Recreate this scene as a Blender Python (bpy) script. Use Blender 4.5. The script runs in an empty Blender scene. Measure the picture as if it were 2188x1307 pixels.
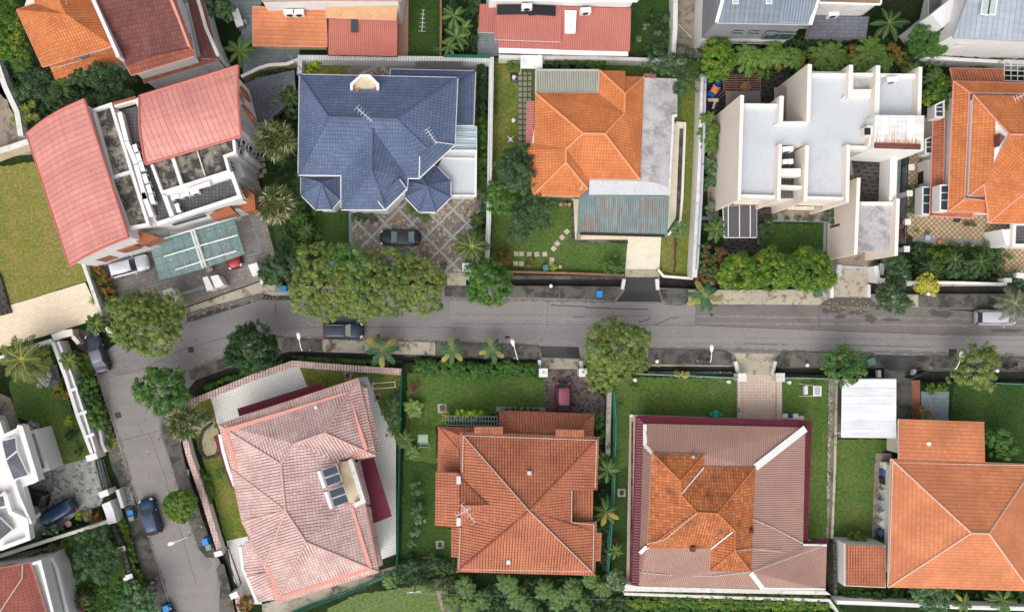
import bpy, math, random
import numpy as np
from mathutils import Vector, Matrix
# ---------------------------------------------------------------- camera, sky, sun, exposure
SC = bpy.context.scene
COL = SC.collection
S, H, NX, NY = 0.053, 90.0, 990.0, 700.0      # metres per photo pixel on the ground, camera height, point straight below
cam = bpy.data.cameras.new('camera'); co = bpy.data.objects.new('camera', cam); COL.objects.link(co)
co.location = (0, 0, H); co.rotation_euler = (0, 0, 0)
cam.sensor_fit = 'HORIZONTAL'; cam.sensor_width = 36.0; cam.lens = 36.0 * (H / S) / 2188.0
cam.shift_x = (1094 - NX) / 2188.0; cam.shift_y = (NY - 653.5) / 2188.0
cam.clip_end = 4000; SC.camera = co
W = bpy.data.worlds.new('World'); SC.world = W; W.use_nodes = True
wt = W.node_tree; bg = wt.nodes['Background']
sky = wt.nodes.new('ShaderNodeTexSky'); sky.sky_type = 'NISHITA'; sky.sun_disc = False
SUN_EL, SUN_AZ = math.radians(52), math.radians(205)      # azimuth clockwise from +Y
sky.sun_elevation = SUN_EL; sky.sun_rotation = SUN_AZ
sky.air_density = 0.7; sky.dust_density = 5.0; sky.ozone_density = 0.7
hs = wt.nodes.new('ShaderNodeHueSaturation'); hs.inputs['Saturation'].default_value = 0.32
wt.links.new(sky.outputs[0], hs.inputs['Color']); wt.links.new(hs.outputs[0], bg.inputs[0]); bg.inputs[1].default_value = 0.15
sl = bpy.data.lights.new('sun', 'SUN'); so = bpy.data.objects.new('sun', sl); COL.objects.link(so)
sl.energy = 0.6; sl.angle = math.radians(80); sl.color = (1.0, 0.97, 0.92)
d = Vector((math.sin(SUN_AZ) * math.cos(SUN_EL), math.cos(SUN_AZ) * math.cos(SUN_EL), math.sin(SUN_EL)))
so.rotation_euler = d.to_track_quat('Z', 'Y').to_euler(); so.location = (0, 0, 60)
SC.view_settings.view_transform = 'Standard'; SC.view_settings.look = 'None'
SC.view_settings.exposure = 0.40; SC.view_settings.gamma = 1.0
SC.cycles.max_bounces = 6; SC.cycles.transparent_max_bounces = 8

# ---------------------------------------------------------------- helpers
def P(px, py, z=0.0):
    k = S * (H - z) / H
    return Vector(((px - NX) * k, -(py - NY) * k, z))
def PP(pts, z=0.0): return [P(p[0], p[1], p[2] if len(p) > 2 else z) for p in pts]
RNG = random.Random(7)
def q(poly):
    """'x,y x,y ...' -> list of tuples"""
    return [tuple(float(v) for v in t.split(',')) for t in poly.split()]
def inset(pts, dd):
    n = len(pts); a = sum(pts[i].x * pts[(i+1) % n].y - pts[(i+1) % n].x * pts[i].y for i in range(n)); sg = 1 if a > 0 else -1
    out = []
    for i in range(n):
        p0, p1, p2 = pts[i-1], pts[i], pts[(i+1) % n]
        e1 = (p1 - p0).to_2d().normalized(); e2 = (p2 - p1).to_2d().normalized()
        n1 = Vector((-e1.y, e1.x)) * sg; n2 = Vector((-e2.y, e2.x)) * sg
        m = n1 + n2
        if m.length < 1e-4: m = n1
        else: m = m / max(0.35, m.dot(n1))
        out.append(Vector((p1.x + m.x * dd, p1.y + m.y * dd, p1.z)))
    return out

class MB:
    def __init__(s, rot=0.0): s.v = []; s.f = []; s.uv = []; s.mi = []; s.rot = rot
    def face(s, pts, m=0, ud=None, uvn=None):
        n = Vector((0, 0, 0)); k = len(pts)
        for i in range(k):
            a, b = pts[i], pts[(i+1) % k]
            n += Vector(((a.y-b.y)*(a.z+b.z), (a.z-b.z)*(a.x+b.x), (a.x-b.x)*(a.y+b.y)))
        if n.length < 1e-9: return
        n.normalize()
        if ud is not None: u = Vector(ud).normalized(); v = n.cross(u)
        elif abs(n.z) > 0.9995: u = Vector((math.cos(s.rot), math.sin(s.rot), 0)); v = Vector((-math.sin(s.rot), math.cos(s.rot), 0))
        else: u = Vector((0, 0, 1)).cross(n).normalized(); v = n.cross(u)
        if uvn is not None: u, v = uvn
        b = len(s.v); s.v += [tuple(p) for p in pts]; s.f.append(tuple(range(b, b+k)))
        s.uv += [(p.dot(u), p.dot(v)) for p in pts]; s.mi.append(m)
    def prism(s, top, z0, m=0, ms=None, bottom=True):
        """top: list of Vectors (any z), extruded straight down to z0"""
        n = len(top); a = sum(top[i].x * top[(i+1) % n].y - top[(i+1) % n].x * top[i].y for i in range(n))
        if a < 0: top = top[::-1]
        ms = m if ms is None else ms
        bot = [Vector((p.x, p.y, z0)) for p in top]
        s.face(top, m)
        for i in range(n):
            j = (i+1) % n; s.face([top[j], top[i], bot[i], bot[j]], ms)
        if bottom: s.face(bot[::-1], ms)
    def box(s, c, sz, rz=0.0, m=0, tilt=None):
        M = Matrix.Translation(Vector(c)) @ Matrix.Rotation(rz, 4, 'Z')
        if tilt is not None: M = M @ tilt
        x, y, z = sz[0]/2, sz[1]/2, sz[2]/2
        c8 = [M @ Vector((i*x, j*y, k*z)) for k in (-1, 1) for (i, j) in ((-1,-1),(1,-1),(1,1),(-1,1))]
        for f in ((3,2,1,0),(4,5,6,7),(0,1,5,4),(1,2,6,5),(2,3,7,6),(3,0,4,7)): s.face([c8[i] for i in f], m)
    def tube(s, p0, p1, r0, r1=None, n=6, m=0, caps=True):
        r1 = r0 if r1 is None else r1
        p0 = Vector(p0); p1 = Vector(p1); w = p1 - p0
        if w.length < 1e-6: return
        w.normalize(); a = w.cross(Vector((0,0,1)))
        if a.length < 1e-3: a = Vector((1,0,0))
        a.normalize(); b = w.cross(a)
        A = [p0 + (a*math.cos(t) + b*math.sin(t))*r0 for t in [2*math.pi*i/n for i in range(n)]]
        B = [p1 + (a*math.cos(t) + b*math.sin(t))*r1 for t in [2*math.pi*i/n for i in range(n)]]
        for i in range(n):
            j = (i+1) % n; s.face([A[j], A[i], B[i], B[j]], m)
        if caps: s.face(A, m); s.face(B[::-1], m)
    def path(s, pts, r0, r1=None, n=6, m=0):
        r1 = r0 if r1 is None else r1; k = len(pts)-1
        for i in range(k):
            s.tube(pts[i], pts[i+1], r0+(r1-r0)*i/k, r0+(r1-r0)*(i+1)/k, n, m)
    def lathe(s, c, prof, n=12, m=0):
        c = Vector(c)
        for (ra, za), (rb, zb) in zip(prof[:-1], prof[1:]):
            for i in range(n):
                t0, t1 = 2*math.pi*i/n, 2*math.pi*(i+1)/n
                p = [c+Vector((ra*math.cos(t0), ra*math.sin(t0), za)), c+Vector((ra*math.cos(t1), ra*math.sin(t1), za)),
                     c+Vector((rb*math.cos(t1), rb*math.sin(t1), zb)), c+Vector((rb*math.cos(t0), rb*math.sin(t0), zb))]
                if ra < 1e-6: p = p[1:]
                elif rb < 1e-6: p = p[:3]
                s.face(p, m)
    def wall(s, pts, th, z0, m=0, closed=False):
        """pts: world Vectors of the top centre line (z = top); solid wall of thickness th down to z0"""
        n = len(pts); L = []; R = []
        for i in range(n):
            p = pts[i]
            a = pts[i-1] if (i > 0 or closed) else None; b = pts[(i+1) % n] if (i < n-1 or closed) else None
            e1 = (p-a).to_2d().normalized() if a is not None else None
            e2 = (b-p).to_2d().normalized() if b is not None else None
            if e1 is None: e1 = e2
            if e2 is None: e2 = e1
            n1 = Vector((-e1.y, e1.x)); n2 = Vector((-e2.y, e2.x)); mm = n1+n2
            mm = n1 if mm.length < 1e-3 else mm / max(.35, mm.dot(n1))
            o = Vector((mm.x, mm.y, 0))*th/2; L.append(p+o); R.append(p-o)
        rng = range(n) if closed else range(n-1)
        for i in rng:
            j = (i+1) % n
            s.prism([R[i], R[j], L[j], L[i]], z0, m)
    def build(s, name, mats, parent=None, local=False, smooth=False):
        if not isinstance(mats, (list, tuple)): mats = [mats]
        me = bpy.data.meshes.new(name)
        off = Vector((0,0,0))
        if parent is not None and not local: off = wloc(parent)
        me.from_pydata([(v[0]-off.x, v[1]-off.y, v[2]-off.z) for v in s.v], [], s.f)
        ul = me.uv_layers.new(name='UVMap'); ul.data.foreach_set('uv', np.array(s.uv, dtype=np.float32).ravel())
        for m in mats: me.materials.append(m)
        if len(mats) > 1: me.polygons.foreach_set('material_index', s.mi)
        if smooth:
            me.polygons.foreach_set('use_smooth', [True]*len(me.polygons))
        me.validate(); me.update()
        o = bpy.data.objects.new(name, me); COL.objects.link(o)
        if parent is not None: o.parent = parent
        return o
def weld(o, dist=.002):
    import bmesh
    b = bmesh.new(); b.from_mesh(o.data); bmesh.ops.remove_doubles(b, verts=b.verts, dist=dist); b.to_mesh(o.data); b.free()
def wloc(o):
    l = Vector(o.location)
    while o.parent is not None: o = o.parent; l += o.location
    return l
def props(o, label, cat, group=None):
    o['label'] = label; o['category'] = cat
    if group: o['group'] = group
    return o
def thing(name, label, cat, loc, rz=0.0, group=None):
    o = bpy.data.objects.new(name, None); COL.objects.link(o); o.location = loc; o.rotation_euler = (0, 0, rz); o.empty_display_size = .3
    return props(o, label, cat, group)
def struct(o, kind='structure'): o['kind'] = kind; return o
def dup(root, loc, rz, label=None, scale=None):
    r = root.copy(); COL.objects.link(r); r.location = loc; r.rotation_euler = (0, 0, rz)
    if scale: r.scale = (scale,)*3 if not isinstance(scale, tuple) else scale
    if label: r['label'] = label
    for ch in list(root.children):
        c = ch.copy(); COL.objects.link(c); c.parent = r
        for g in list(ch.children):
            e = g.copy(); COL.objects.link(e); e.parent = c
    return r
RAG = random.Random(21)
def ragged(pts, amp, step=9):
    out = []
    for i in range(len(pts)):
        (x0, y0), (x1, y1) = pts[i][:2], pts[(i+1) % len(pts)][:2]; L = math.hypot(x1-x0, y1-y0); n = max(1, int(L/step)); out.append((x0, y0))
        nx, ny = -(y1-y0)/max(L, 1), (x1-x0)/max(L, 1)
        for k in range(1, n): a = RAG.gauss(0, amp); out.append((x0+(x1-x0)*k/n+nx*a, y0+(y1-y0)*k/n+ny*a))
    return out
def sheet(name, poly, m, z=.004, rot=0.0, rag=None):
    pl = q(poly) if isinstance(poly, str) else poly
    if rag is None: rag = {'lawn': 1.1, 'bed': 1.0, 'verge_grass': 1.0, 'gravel_bed': .8}.get(name, 0)
    if rag: pl = ragged(pl, rag, 7)
    b = MB(rot); p = PP(pl, 0)
    for v in p: v.z = z
    n = len(p); a = sum(p[i].x * p[(i+1) % n].y - p[(i+1) % n].x * p[i].y for i in range(n))
    b.face(p if a > 0 else p[::-1]); return struct(b.build(name, m))
def slab(name, poly, m, z1, z0, rot=0.0, ms=None):
    b = MB(rot); b.prism(PP(q(poly) if isinstance(poly, str) else poly, z1), z0, 0, 1 if ms else 0); return struct(b.build(name, [m, ms] if ms else m))

# ---------------------------------------------------------------- materials
class G:
    def __init__(s, name):
        s.m = bpy.data.materials.new(name); s.m.use_nodes = True; s.t = s.m.node_tree
        s.b = s.t.nodes['Principled BSDF']; s.n = s.t.nodes
        s._uv = None
    def put(s, sock, v):
        if hasattr(v, 'links') or hasattr(v, 'is_output'): s.t.links.new(v, sock)
        elif isinstance(v, (tuple, list)) and len(v) == 3 and sock.type == 'RGBA': sock.default_value = (*v, 1)
        else: sock.default_value = v
    def uv(s):
        if s._uv is None: s._uv = s.n.new('ShaderNodeTexCoord')
        return s._uv.outputs['UV']
    def obj(s):
        s.uv(); return s._uv.outputs['Object']
    def pos(s): return s.n.new('ShaderNodeNewGeometry').outputs['Position']
    def sep(s, v=None):
        x = s.n.new('ShaderNodeSeparateXYZ'); s.put(x.inputs[0], v or s.uv()); return x.outputs[0], x.outputs[1], x.outputs[2]
    def comb(s, x, y, z=0.0):
        c = s.n.new('ShaderNodeCombineXYZ'); s.put(c.inputs[0], x); s.put(c.inputs[1], y); s.put(c.inputs[2], z); return c.outputs[0]
    def ma(s, op, a, b=0.0, c=0.0):
        x = s.n.new('ShaderNodeMath'); x.operation = op; s.put(x.inputs[0], a); s.put(x.inputs[1], b); s.put(x.inputs[2], c); return x.outputs[0]
    def noise(s, sc, det=3, vec=None, rough=.55, dist=0.0):
        x = s.n.new('ShaderNodeTexNoise'); s.put(x.inputs['Vector'], vec if vec is not None else s.pos()); x.inputs['Scale'].default_value = sc
        x.inputs['Detail'].default_value = det; x.inputs['Roughness'].default_value = rough; x.inputs['Distortion'].default_value = dist; return x.outputs[0]
    def white(s, vec):
        x = s.n.new('ShaderNodeTexWhiteNoise'); x.noise_dimensions = '3D'; s.put(x.inputs['Vector'], vec); return x.outputs['Value']
    def voro(s, sc, vec=None, feat='F1', out=0, rnd=1.0):
        x = s.n.new('ShaderNodeTexVoronoi'); x.feature = feat; s.put(x.inputs['Vector'], vec if vec is not None else s.pos()); x.inputs['Scale'].default_value = sc
        x.inputs['Randomness'].default_value = rnd
        return x.outputs[out]
    def sm(s, v, a, b, lo=0.0, hi=1.0):
        x = s.n.new('ShaderNodeMapRange'); x.interpolation_type = 'SMOOTHSTEP'; s.put(x.inputs[0], v)
        for i, k in enumerate((a, b, lo, hi)): x.inputs[i+1].default_value = k
        return x.outputs[0]
    def mix(s, f, a, b, mode='MIX'):
        x = s.n.new('ShaderNodeMix'); x.data_type = 'RGBA'; x.blend_type = mode; s.put(x.inputs[0], f); s.put(x.inputs[6], a); s.put(x.inputs[7], b); return x.outputs[2]
    def bright(s, col, f):
        """multiply colour by scalar socket"""
        c = s.n.new('ShaderNodeCombineColor')
        for i in range(3): s.put(c.inputs[i], f)
        return s.mix(1.0, col, c.outputs[0], 'MULTIPLY')
    def fin(s, col, rough=.8, spec=.3, bump=None, bd=.02, bs=.6, metal=0.0, coat=0.0):
        s.put(s.b.inputs['Base Color'], col); s.put(s.b.inputs['Roughness'], rough); s.b.inputs['Specular IOR Level'].default_value = spec
        s.b.inputs['Metallic'].default_value = metal; s.b.inputs['Coat Weight'].default_value = coat
        if bump is not None:
            x = s.n.new('ShaderNodeBump'); s.put(x.inputs['Height'], bump); x.inputs['Distance'].default_value = bd; x.inputs['Strength'].default_value = bs
            s.t.links.new(x.outputs[0], s.b.inputs['Normal'])
        return s.m
def tile_mat(name, c1, c2, shade_growth=(.1,.03,.02), pu=.30, pv=.36, lap_shade_w=.22, stain=.5, stainc=(.07,.03,.02), streak=.5, prof=.5, wet=.0, ust=.25):
    """clay tiles: u runs along the courses, v up the slope"""
    g = G(name); u, v, _ = g.sep()
    a = g.ma('DIVIDE', u, pu); b = g.ma('DIVIDE', v, pv)
    fu = g.ma('FRACT', a); fv = g.ma('FRACT', b)
    cell = g.comb(g.ma('FLOOR', a), g.ma('FLOOR', b))
    rnd = g.white(cell)
    col = g.mix(g.ma('MULTIPLY', rnd, 1.0), c1, c2)
    col = g.bright(col, g.sm(g.noise(.35, 4), .3, .7, .86, 1.1))
    # dirt: patchy noise
    st = g.ma('MULTIPLY', g.sm(g.noise(.55, 5, rough=.65), .5, .72), stain)
    col = g.mix(st, col, stainc)
    # pans of each barrel: dark growth with shade painted into the colour, in patches
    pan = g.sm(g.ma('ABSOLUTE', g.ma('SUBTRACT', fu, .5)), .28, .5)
    rowr = g.white(g.comb(g.ma('FLOOR', a), g.ma('FLOOR', g.ma('DIVIDE', v, 2.2))))
    pat = g.sm(g.ma('ADD', g.noise(.16, 3), g.ma('MULTIPLY', rowr, .22)), .52, .72)
    col = g.mix(g.ma('MULTIPLY', g.ma('MULTIPLY', pan, pat), streak), col, shade_growth)
    lap_shade = g.sm(fv, 0.0, lap_shade_w, 1.0, 0.0)  # overlap shadow along each tile course, put into the colour
    col = g.mix(g.ma('MULTIPLY', lap_shade, .55), col, shade_growth)
    col = g.mix(g.ma('MULTIPLY', pan, ust), col, shade_growth)
    h = g.ma('ADD', g.ma('MULTIPLY', g.ma('SINE', g.ma('MULTIPLY', fu, math.pi)), prof), g.ma('MULTIPLY', fv, -.5))
    return g.fin(col, .75, .25, h, .05, .8)
def seam_mat(name, c1, c2, pitch=.5, line=(.25,.1,.1), w=.12, rough=.5, dirt=.2, dirtc=(.2,.2,.2), axis=0, lw=.7, metal=0.0):
    g = G(name); uu = g.sep(); f = g.ma('FRACT', g.ma('DIVIDE', uu[axis], pitch))
    e = g.ma('MINIMUM', f, g.ma('SUBTRACT', 1.0, f)); l = g.sm(e, w*.35, w, 1, 0)
    col = g.mix(g.sm(g.noise(.4, 4), .3, .7), c1, c2)
    col = g.mix(g.ma('MULTIPLY', g.sm(g.noise(1.1, 6, rough=.7), .5, .75), dirt), col, dirtc)
    col = g.bright(col, g.sm(g.noise(.9, 5, g.comb(g.ma('MULTIPLY', uu[0], .25), g.ma('MULTIPLY', uu[1], 2.5)), .7), .3, .75, .86, 1.1))
    col = g.bright(col, g.sm(g.white(g.comb(g.ma('FLOOR', g.ma('DIVIDE', uu[axis], pitch)), 0.0)), 0, 1, .94, 1.06))
    col = g.mix(g.ma('MULTIPLY', l, lw), col, line)
    return g.fin(col, rough, .4, l, .03, .7, metal)
def corr_mat(name, c1, c2, dark, pitch=.2, rust=0.0, rustc=(.28,.11,.05), rough=.6, ax=0, lap=1.8, sc=1.2, lo=.5):
    g = G(name); uu = g.sep(); u = uu[ax]; v = uu[1-ax]
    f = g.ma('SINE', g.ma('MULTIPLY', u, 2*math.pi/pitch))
    col = g.mix(g.sm(g.noise(.5, 5), .3, .7), c1, c2)
    if rust > 0:
        sv = g.comb(g.ma('MULTIPLY', u, 3.2), g.ma('MULTIPLY', v, .35))
        col = g.mix(g.ma('MULTIPLY', g.sm(g.noise(sc, 5, sv, .7), lo, lo+.2), rust), col, rustc)
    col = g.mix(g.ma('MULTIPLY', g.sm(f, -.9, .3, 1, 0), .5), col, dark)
    fv = g.ma('FRACT', g.ma('DIVIDE', v, lap)); col = g.mix(g.sm(fv, 0, .03, .35, 0), col, dark)
    return g.fin(col, rough, .35, f, .03, .8)
def conc_mat(name, c1, c2, stainc, stain=.6, sc=.5, lo=.48, hi=.62, rough=.9, fine=.15):
    g = G(name); col = g.mix(g.sm(g.noise(.25, 4), .3, .7), c1, c2)
    col = g.mix(g.ma('MULTIPLY', g.sm(g.noise(sc*1.3, 9, rough=.74, dist=.12), lo, hi), stain), col, stainc)
    col = g.mix(g.ma('MULTIPLY', g.sm(g.noise(sc*5, 6, rough=.7), .55, .75), stain*.45), col, stainc)
    col = g.bright(col, g.sm(g.noise(9, 3), .2, .8, 1-fine, 1+fine))
    return g.fin(col, rough, .25, g.noise(12, 3), .01, .4)
def paint_mat(name, c, dirt=.15, dirtc=(.35,.33,.3), rough=.7, sc=.8):
    g = G(name); v = g.pos(); x, y, z = g.sep(v); sv = g.comb(g.ma('MULTIPLY', x, 1.0), y, g.ma('MULTIPLY', z, .25))
    col = g.mix(g.ma('MULTIPLY', g.sm(g.noise(sc, 6, sv, .7), .5, .72), dirt), c, dirtc)
    return g.fin(col, rough, .3)
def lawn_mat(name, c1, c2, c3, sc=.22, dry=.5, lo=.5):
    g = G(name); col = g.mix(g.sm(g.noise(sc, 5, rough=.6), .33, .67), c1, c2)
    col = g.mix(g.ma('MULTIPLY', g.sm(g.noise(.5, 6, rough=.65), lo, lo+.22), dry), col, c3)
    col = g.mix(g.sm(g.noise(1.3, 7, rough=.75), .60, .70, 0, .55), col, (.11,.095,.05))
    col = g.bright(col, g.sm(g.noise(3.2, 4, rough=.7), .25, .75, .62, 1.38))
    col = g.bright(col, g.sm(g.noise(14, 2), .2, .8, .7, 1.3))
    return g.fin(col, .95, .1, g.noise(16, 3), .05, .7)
def pave_mat(name, c1, c2, joint, su=.4, sv=.4, jw=.08, off=0.0, var=1.0, stain=.3, stainc=(.1,.09,.07), rough=.8, c3=None, sc=.4):
    g = G(name); u, v, _ = g.sep()
    b = g.ma('DIVIDE', v, sv); row = g.ma('FLOOR', b); a = g.ma('ADD', g.ma('DIVIDE', u, su), g.ma('MULTIPLY', row, off))
    fu = g.ma('FRACT', a); fv = g.ma('FRACT', b)
    eu = g.ma('MINIMUM', fu, g.ma('SUBTRACT', 1.0, fu)); ev = g.ma('MINIMUM', fv, g.ma('SUBTRACT', 1.0, fv))
    e = g.ma('MINIMUM', eu, ev); cell = g.comb(g.ma('FLOOR', a), row)
    col = g.mix(g.white(cell), c1, c2)
    if c3: col = g.mix(g.sm(g.white(g.comb(row, g.ma('FLOOR', a), 3.0)), .7, .8), col, c3)
    col = g.mix(g.ma('MULTIPLY', g.sm(g.noise(sc, 6, rough=.65), .48, .7), stain), col, stainc)
    col = g.bright(col, g.sm(g.noise(6, 3), .2, .8, .88, 1.12))
    l = g.sm(e, jw*.5, jw, 1, 0)
    col = g.mix(l, col, joint)
    return g.fin(col, rough, .3, l, -.01, .5)
def crazy_mat(name, cs, joint, sc=2.2, jw=.05, stain=.3, stainc=(.05,.04,.04), rough=.8):
    g = G(name); d1 = g.voro(sc, feat='DISTANCE_TO_EDGE'); cc = g.voro(sc, out=1)
    x, y, z = g.sep(cc); col = g.mix(x, cs[0], cs[1]); col = g.mix(g.sm(y, .55, .6), col, cs[2]); col = g.mix(g.sm(z, .75, .8), col, cs[3])
    col = g.mix(g.ma('MULTIPLY', g.sm(g.noise(.4, 6, rough=.65), .45, .7), stain), col, stainc)
    l = g.sm(d1, jw*.4, jw, 1, 0); col = g.mix(l, col, joint)
    return g.fin(col, rough, .3, l, -.01, .5)
def flat_mat(name, c, rough=.6, spec=.4, metal=0.0, coat=0.0, var=.08):
    g = G(name); col = g.bright(c, g.sm(g.noise(3, 3), .2, .8, 1-var, 1+var)) if var else c
    return g.fin(col, rough, spec, metal=metal, coat=coat)
def leaf_mat(name='leaf'):
    g = G(name); a = g.n.new('ShaderNodeAttribute'); a.attribute_name = 'Col'
    s_ = g.fin(a.outputs[0], .55, .35)
    tr = g.n.new('ShaderNodeBsdfTranslucent'); g.t.links.new(g.mix(.5, a.outputs[0], (.25,.35,.03)), tr.inputs[0])
    mx = g.n.new('ShaderNodeMixShader'); mx.inputs[0].default_value = .22
    g.t.links.new(g.b.outputs[0], mx.inputs[1]); g.t.links.new(tr.outputs[0], mx.inputs[2])
    g.t.links.new(mx.outputs[0], g.n['Material Output'].inputs[0]); return s_
def glass_mat(name, c, rough=.05, alpha=.5):
    g = G(name); s_ = g.fin(c, rough, .6); g.b.inputs['Alpha'].default_value = alpha; return s_
M = {}
O1, O2 = (.78,.24,.075), (.68,.185,.055)
M['leaf'] = leaf_mat()
M['bark'] = conc_mat('bark', (.13,.09,.06), (.2,.16,.12), (.06,.04,.03), .6, 3)
M['white'] = paint_mat('white_paint', (.76,.75,.735), .18, (.42,.40,.36))
M['cream'] = paint_mat('cream_wall_paint', (.78,.70,.62), .15, (.45,.38,.32))
M['creamtop'] = paint_mat('cream_coping', (.80,.75,.69), .12, (.5,.45,.4))
M['dirtywhite'] = conc_mat('weathered_white', (.72,.71,.68), (.62,.6,.56), (.16,.14,.11), .55, .9, .5, .7)
M['beige'] = paint_mat('beige_paint', (.62,.52,.36), .3, (.3,.25,.18))
M['greywall'] = conc_mat('grey_render', (.27,.27,.29), (.23,.23,.25), (.15,.15,.16), .4, 1.5)
M['dark'] = flat_mat('dark_opening', (.02,.025,.03), .3, .5)
M['black'] = flat_mat('black_plastic', (.02,.02,.022), .5)
M['metal'] = flat_mat('galvanised_metal', (.45,.47,.5), .4, .5, .7)
M['whitemetal'] = flat_mat('white_metal', (.8,.8,.8), .4, .5)
M['winglass'] = flat_mat('window_glass', (.04,.07,.09), .08, .6, var=0)
M['asphalt'] = None
# ---------------------------------------------------------------- surface materials
def asphalt(name, c1, c2, dk, dkamt, lo=.5, hi=.7):
    g = G(name); p = g.pos(); x, y, z = g.sep(p)
    sv = g.comb(g.ma('MULTIPLY', x, .12), y, 0.0)
    col = g.mix(g.sm(g.noise(.5, 5, sv), .3, .7), c1, c2)
    col = g.mix(g.ma('MULTIPLY', g.sm(g.noise(.22, 7, rough=.62), lo, hi), dkamt), col, dk)
    col = g.bright(col, g.sm(g.noise(7, 4, rough=.75), .2, .8, .84, 1.16))
    col = g.bright(col, g.sm(g.white(g.comb(g.ma('FLOOR', g.ma('MULTIPLY', x, 16)), g.ma('FLOOR', g.ma('MULTIPLY', y, 16)))), 0, 1, .9, 1.1))
    return g.fin(col, .85, .25, g.noise(30, 2), .01, .4)
M['asphalt'] = asphalt('road_asphalt', (.235,.222,.22), (.195,.185,.186), (.15,.147,.152), .5)
M['asphalt2'] = asphalt('brown_asphalt', (.195,.172,.16), (.165,.147,.138), (.11,.1,.093), .6)
M['asphalt3'] = asphalt('pale_asphalt', (.27,.25,.24), (.232,.216,.208), (.18,.17,.163), .4)
M['asphaltdark'] = asphalt('dark_asphalt', (.05,.05,.052), (.075,.073,.072), (.025,.025,.027), .7)
M['wet'] = asphalt('wet_asphalt', (.115,.105,.098), (.09,.083,.078), (.06,.055,.052), .6)
M['edgedirt'] = asphalt('dirty_road_edge', (.15,.14,.13), (.19,.18,.17), (.08,.075,.065), .8)
M['track'] = asphalt('tyre_worn_asphalt', (.235,.225,.222), (.205,.196,.197), (.16,.155,.157), .5)
M['mossconc'] = conc_mat('mossy_concrete', (.42,.38,.3), (.34,.31,.25), (.05,.045,.035), .85, .45, .47, .62)
M['mossconc2'] = conc_mat('dark_mossy_concrete', (.15,.145,.125), (.09,.088,.08), (.035,.035,.03), .8, .5, .45, .6)
M['mossconc3'] = conc_mat('streaked_concrete', (.48,.43,.33), (.4,.36,.28), (.13,.1,.06), .75, .8, .5, .62)
M['draincon'] = conc_mat('drain_concrete', (.16,.15,.13), (.08,.075,.065), (.02,.02,.018), .85, .6, .42, .58)
M['drainfloor'] = conc_mat('drain_floor', (.035,.035,.03), (.02,.02,.018), (.06,.05,.035), .5, 1.2)
M['kerb'] = conc_mat('kerb_stone', (.42,.4,.36), (.3,.28,.25), (.08,.075,.06), .7, 1.2)
M['soil'] = lawn_mat('planted_soil', (.014,.03,.01), (.024,.042,.014), (.05,.04,.025), .4, .5)
M['earth'] = lawn_mat('surrounding_ground', (.05,.09,.02), (.06,.1,.03), (.12,.11,.06), .05, .5)
M['lawn'] = lawn_mat('lawn_grass', (.075,.135,.03), (.10,.155,.04), (.175,.17,.06), .22, .6)
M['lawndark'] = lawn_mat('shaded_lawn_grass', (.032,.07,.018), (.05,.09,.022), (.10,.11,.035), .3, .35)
M['lawndry'] = lawn_mat('dry_lawn_grass', (.21,.205,.05), (.165,.185,.042), (.26,.20,.075), .16, .75, .42)
M['lawnolive'] = lawn_mat('olive_lawn_grass', (.12,.16,.03), (.16,.18,.04), (.24,.2,.08), .25, .6, .46)
M['lawnpale'] = lawn_mat('pale_lawn_grass', (.14,.19,.065), (.12,.175,.055), (.19,.2,.09), .3, .5)
M['creampave'] = pave_mat('cream_block_paving', (.82,.69,.52), (.74,.62,.46), (.66,.54,.38), .5, .25, .07, .5, stain=.12, stainc=(.5,.42,.3))
M['creamplain'] = conc_mat('cream_driveway', (.82,.75,.61), (.78,.7,.56), (.6,.52,.38), .3, .6)
M['stonepave'] = pave_mat('grey_stone_driveway', (.21,.19,.175), (.25,.235,.22), (.13,.12,.115), .45, .45, .05, .5, stain=.55, stainc=(.11,.10,.09), c3=(.28,.24,.21))
M['slate'] = pave_mat('blue_grey_paving', (.2,.25,.27), (.25,.29,.3), (.16,.18,.18), .5, .5, .05, .3, stain=.4, stainc=(.14,.14,.12))
M['villapave'] = pave_mat('mixed_slate_paving', (.30,.31,.28), (.44,.43,.38), (.2,.2,.18), .36, .28, .06, .5, stain=.35, stainc=(.16,.17,.16), c3=(.17,.19,.2), sc=.3)
M['crazy'] = crazy_mat('crazy_paving', ((.33,.25,.18), (.26,.19,.15), (.2,.2,.195), (.42,.35,.27)), (.11,.095,.09), 3.0, .06, .35, (.1,.08,.08))
M['crazydark'] = crazy_mat('dark_crazy_paving', ((.13,.1,.095), (.085,.07,.07), (.16,.12,.1), (.06,.05,.05)), (.2,.17,.16), 2.2, .05, .5, (.04,.035,.04))
M['whitetile'] = pave_mat('white_square_tiles', (.74,.73,.70), (.69,.68,.655), (.5,.5,.48), .30, .30, .13, 0, stain=.2, stainc=(.4,.38,.34))
M['beigetile'] = pave_mat('beige_square_tiles', (.62,.50,.42), (.56,.44,.37), (.44,.33,.27), .33, .33, .11, 0, stain=.2, stainc=(.45,.36,.3))
M['tantile'] = pave_mat('tan_diamond_tiles', (.5,.38,.24), (.42,.31,.2), (.13,.09,.06), .42, .42, .12, 0, stain=.35, stainc=(.26,.19,.11))
M['dirtpave'] = conc_mat('dirty_concrete_yard', (.34,.29,.23), (.27,.23,.18), (.1,.08,.06), .8, .55, .46, .62)
M['pinkbrick'] = pave_mat('pink_brick_path', (.55,.32,.24), (.48,.27,.2), (.35,.2,.16), .24, .12, .1, .5, stain=.25)
M['redbrick'] = pave_mat('red_brick_path', (.35,.13,.08), (.29,.1,.065), (.16,.08,.06), .24, .12, .1, .5, stain=.4)
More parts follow.
